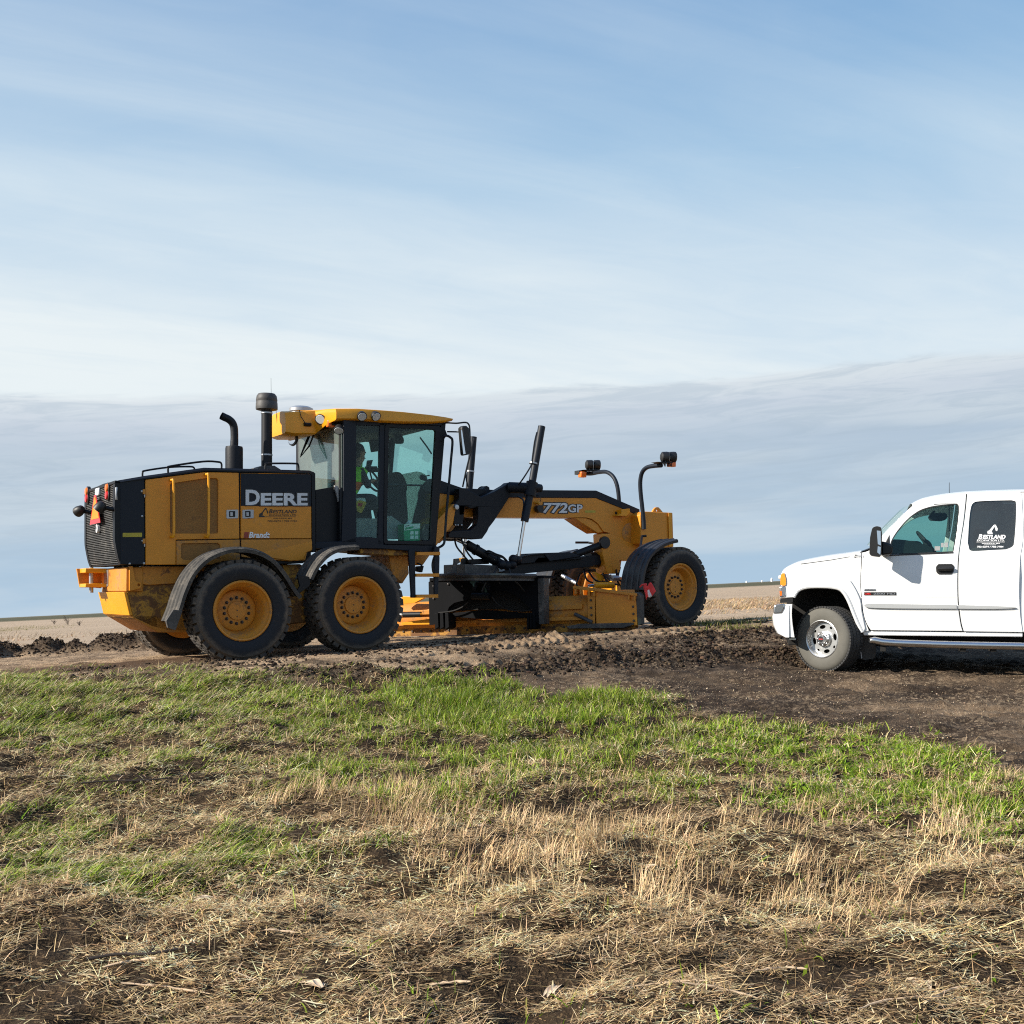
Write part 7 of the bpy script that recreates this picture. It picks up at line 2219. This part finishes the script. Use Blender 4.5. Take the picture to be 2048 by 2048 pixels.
tb, org, o2 = free('tissue_box', G, [(1295, 1296), (1452, 1288), (1450, 1455), (1297, 1458)], KN + 0.08, KN + 0.28, None, '', '')
mv = lambda mb: (setattr(mb, 'v', [(v[0] - org[0], v[1] - org[1], v[2] - org[2]) for v in mb.v]), mb)[1]
mv(MB().plate([o2], KN + 0.08, KN + 0.28)).build('carton', M['card_green'], tb, 0.004)
mv(MB().plate([P2(Z2, [(1297, 1298), (1450, 1290), (1450, 1335), (1297, 1358)], KN + 0.078)], KN + 0.077, KN + 0.083)).build('white_band', M['card_white'], tb)
mv(MB().plate([P2(Z2, [(1306, 1330), (1385, 1316), (1385, 1334), (1306, 1350)], KN + 0.075)], KN + 0.074, KN + 0.079)).build('green_title', M['card_green'], tb)
mv(MB().plate([P2(Z2, [(1306, 1312), (1345, 1306), (1345, 1312), (1306, 1319)], KN + 0.075)], KN + 0.074, KN + 0.079)).build('dark_title', M['ink'], tb)
for x in (1355, 1400):
    for y in (1365, 1408):
        mv(MB().plate([P2(Z2, [(x, y), (x + 32, y - 2), (x + 32, y + 30), (x, y + 32)], KN + 0.075)], KN + 0.074, KN + 0.079)).build('picture_panel', M['card_white'], tb)
ts = MB().loft([[Vector(G.P(*zm(Z2, [(1330 + 20 * math.cos(t) + 90 * k / 3 * 0.4, 1294 - k * 16 + 4 * math.sin(3 * t + k))])[0], KN + 0.18)) + Vector((0, 0.06 * math.sin(t) * (1 - k / 4), 0)) for t in np.linspace(0, 6.28, 11)[:-1]] for k in range(3)])
mv(ts).build('tissue', M['tissue'], tb, angle=80)
tag(tb, 'green and white tissue box with a tissue pulled up behind the door glass', 'tissue box')

cu, org, o2 = free('paper_cup', G, [(852, 690), (905, 690), (898, 760), (858, 760)], 1.9, 1.98, None, '', '')
a_, b_, z_ = org
r1 = abs(o2[1][0] - o2[0][0]) / 2
hgt = max(p[1] for p in o2) - z_
MB().lathe([(0, 0), (r1 * 0.75, 0), (r1, hgt), (r1 * 0.92, hgt), (0, hgt * 0.97)], n=18, axis='z').build('cup_wall', M['card_white'], cu)
MB().lathe([(r1 * 0.80, hgt * 0.15), (r1 * 0.965, hgt * 0.75)], n=18, axis='z').build('green_print', M['vest_lime'], cu)
tag(cu, 'white paper cup with green print on the rail beside the cab post', 'cup')
ph, org, o2 = free('phone_holder', G, [(940, 680), (995, 675), (975, 745), (930, 755)], 1.9, 1.93, None, '', '')
mv(MB().plate([rounded(o2, 0.01)], 1.9, 1.92)).build('screen_case', M['plastic'], ph, 0.004)
mv(MB().plate([P2(Z2, [(930, 735), (1040, 735), (1050, 772), (925, 772)], 1.9)], 1.91, 1.96)).build('clamp', M['plastic'], ph, 0.01)
tag(ph, 'black phone in a clamp on the rail next to the paper cup', 'phone holder')
bg_, org, o2 = free('snack_bag', G, [(835, 1075), (870, 1062), (935, 1085), (915, 1130), (885, 1190), (840, 1170)], 1.0, 1.06, None, '', '')
mv(MB().plate([rounded(o2, 0.02)], 1.0, 1.05)).build('foil_pouch', M['snack'], bg_, 0.018, 3)
mv(MB().plate([P2(Z2, [(850, 1090), (895, 1095), (885, 1125), (850, 1120)], 0.998)], 0.994, 0.999)).build('pouch_label', M['cloth_red'], bg_)
mv(MB().plate([rounded(P2(Z2, [(840, 1040), (925, 1045), (930, 1082), (838, 1075)], 1.0), 0.02)], 1.01, 1.04)).build('crumpled_top', M['tissue'], bg_, 0.01)
tag(bg_, 'yellow foil snack bag hanging in the cab behind the side window', 'bag')

# ------------------------------------------------------------------ dry corn pieces on the ground
STK = [(330, 1998, 0.36, 8), (1290, 1994, 0.46, 3), (1800, 2015, 0.33, -14), (1900, 2012, 0.19, -30), (1440, 1990, 0.27, 6), (1640, 1820, 0.30, 2), (260, 1935, 0.24, 12), (900, 1975, 0.16, 4), (1560, 1960, 0.21, -4), (560, 1870, 0.13, 5)]
rr = random.Random(21)
ORD = ['longest', 'second longest', 'third longest', 'fourth longest', 'fifth longest', 'middle-sized', 'fourth shortest', 'third shortest', 'second shortest', 'shortest']
rank = sorted(range(len(STK)), key=lambda k: -STK[k][2])
for q0_, (px, py, L, deg) in enumerate(STK):
    x, y = ground_at(px, py, True)
    r_ = rr.uniform(0.0035, 0.0055)
    bend = rr.uniform(-0.10, 0.10)
    mb = MB()
    pts, rad = [], []
    for k in range(13):
        t = k / 12 - 0.5
        pts.append((t * L, bend * math.sin(math.pi * (t + 0.5)) * L * 1.2 + rr.uniform(-0.003, 0.003), rr.uniform(-0.002, 0.002)))
        rad.append(r_ * (1.35 if k in (4, 9) else (0.5 if k in (0, 12) else rr.uniform(0.75, 1.1))))
    mb.tube(pts, rad, 7)
    o = mb.build('corn_stalk', M['stalk'])
    an = R(-deg)
    z0, z1 = gz(x - L / 2 * math.cos(an), y - L / 2 * math.sin(an)), gz(x + L / 2 * math.cos(an), y + L / 2 * math.sin(an))
    o.location = (x, y, max((z0 + z1) / 2, gz(x, y)) + r_ + 0.012)
    o.rotation_euler = (0, -math.atan2(z1 - z0, L), an)
    tag(o, ORD[rank.index(q0_)] + ' of the broken corn stalks lying on the matted straw', 'corn stalk', 'broken corn stalks')
HSK = [(400, 1805, 0.12), (620, 1978, 0.14), (960, 1655, 0.125), (1120, 1990, 0.13), (1650, 1782, 0.10), (1990, 1725, 0.11), (1300, 1740, 0.075), (1830, 1975, 0.115), (440, 1778, 0.06)]
ORH = ['largest', 'second largest', 'third largest', 'fourth largest', 'middle-sized', 'fourth smallest', 'third smallest', 'second smallest', 'smallest']
rank = sorted(range(len(HSK)), key=lambda k: -HSK[k][2])
for q0_, (px, py, L) in enumerate(HSK):
    x, y = ground_at(px, py, True)
    mb = MB()
    for k in range(4):                                # a few papery leaves curling from one base
        an = rr.uniform(-0.9, 0.9)
        Lk = L * rr.uniform(0.6, 1.0)
        w0 = L * rr.uniform(0.07, 0.14)
        secs = []
        ph_ = rr.uniform(0, 3)
        for i in range(8):
            t = i / 7
            w_ = w0 * math.sin(math.pi * min(0.97, 0.12 + 0.85 * t)) + 0.0015
            cx_, cz = t * Lk, 0.012 + 0.10 * L * math.sin(2.5 * t + ph_) * t
            row = []
            for u_ in (-1, -0.5, 0, 0.5, 1):
                yy = u_ * w_ + 0.03 * L * math.sin(4 * t + ph_)
                zz = cz + 0.35 * w_ * (u_ * u_) + rr.uniform(-0.001, 0.001)
                row.append((cx_ * math.cos(an) - yy * math.sin(an) - L / 2, cx_ * math.sin(an) + yy * math.cos(an), zz))
            secs.append(row + [(p[0], p[1], p[2] - 0.0015) for p in reversed(row)])
        mb.loft(secs)
    o = mb.build('corn_husk', M['husk'], angle=70)
    o.location = (x, y, gz(x, y) + 0.008)
    o.rotation_euler = (0, 0, rr.uniform(-3, 3))
    tag(o, ORH[rank.index(q0_)] + ' of the curled papery corn husks on the straw', 'corn husk', 'corn husk scraps')
for px, py, L, deg, lb_ in ((250, 1575, 0.55, 20, 'thin dark twig lying along the green left bank'), (265, 1930, 0.35, 16, 'thin dark twig lying among flattened straw')):
    x, y = ground_at(px, py, True)
    mb = MB().tube(catmull([(-L / 2, 0, 0), (-L / 6, 0.015, 0.01), (L / 6, -0.01, 0.012), (L / 2, 0.01, 0.02)], 4), 0.006, 6)
    mb.tube([(L / 6, -0.01, 0.012), (L / 4, 0.04, 0.03)], [0.004, 0.002], 5)
    o = mb.build('twig', M['twig'])
    o.location = (x, y, gz(x, y) + 0.03)
    o.rotation_euler = (0, R(2), R(deg))
    tag(o, lb_, 'twig')

# ------------------------------------------------------------------ far things
for k, (px, w_, h_, lb_) in enumerate(((1493, 2.6, 3.0, 'tiny white grain bin on the horizon, lowest of three'), (1524, 3.0, 3.2, 'tiny white grain bin on the horizon between two others'), (1543.6, 3.4, 6.0, 'tall white grain bin on the horizon beside the pickup'))):
    Yb = 1700.0
    Xb = (px - CX) / F * Yb
    zb = float(base_h(np.array([Xb]), np.array([Yb]))[0])
    e = empty('grain_bin', (Xb, Yb, zb))
    MB().lathe([(w_ / 2, -0.3), (w_ / 2, h_ * 0.75)], n=20, axis='z').build('bin_wall', M['bin'], e)
    MB().lathe([(w_ / 2 * 1.05, h_ * 0.74), (w_ * 0.1, h_ * 0.98), (0, h_)], n=20, axis='z').build('bin_roof', M['bin'], e)
    tag(e, lb_, 'grain bin', 'grain bins on the horizon')
for px, py, h_, lb_ in ((108, 1250, 0.45, 'small dry weed in the pale field, leftmost of a pair'), (136, 1251, 0.58, 'twiggy dry weed bush standing alone in the pale stubble field'), (158, 1252, 0.3, 'low dry weed in the stubble beside the twiggy bush')):
    x, y = ground_at(px, py)
    e = empty('dry_weed', (x, y, gz(x, y)))
    mb = MB()
    for j in range(9):
        an, ln_ = rr.uniform(0, 6.28), rr.uniform(0.2, 0.75) * h_ * 1.3
        z0 = rr.uniform(0.0, 0.35) * h_
        b0 = Vector((0, 0, z0))
        b1 = b0 + Vector((math.cos(an) * ln_ * 0.6, math.sin(an) * ln_ * 0.6, ln_ * 0.7))
        mb.tube([b0, b1], [0.008, 0.004], 5)
        for q_ in range(4):
            t = rr.uniform(0.4, 1)
            c_ = b0.lerp(b1, t)
            mb.tube([c_, c_ + Vector((rr.uniform(-0.12, 0.12), rr.uniform(-0.12, 0.12), rr.uniform(0, 0.14)))], [0.006, 0.003], 4)
    st_ = mb.build('twigs', M['twig'], e)
    st_['kind'] = 'stuff'
    MB().tube([(0, 0, -0.05), (0.02, 0, h_ * 0.5), (0, 0.02, h_ * 0.9)], [0.016, 0.012, 0.006], 6).build('stem', M['twig'], e)
    tag(e, lb_, 'weed')
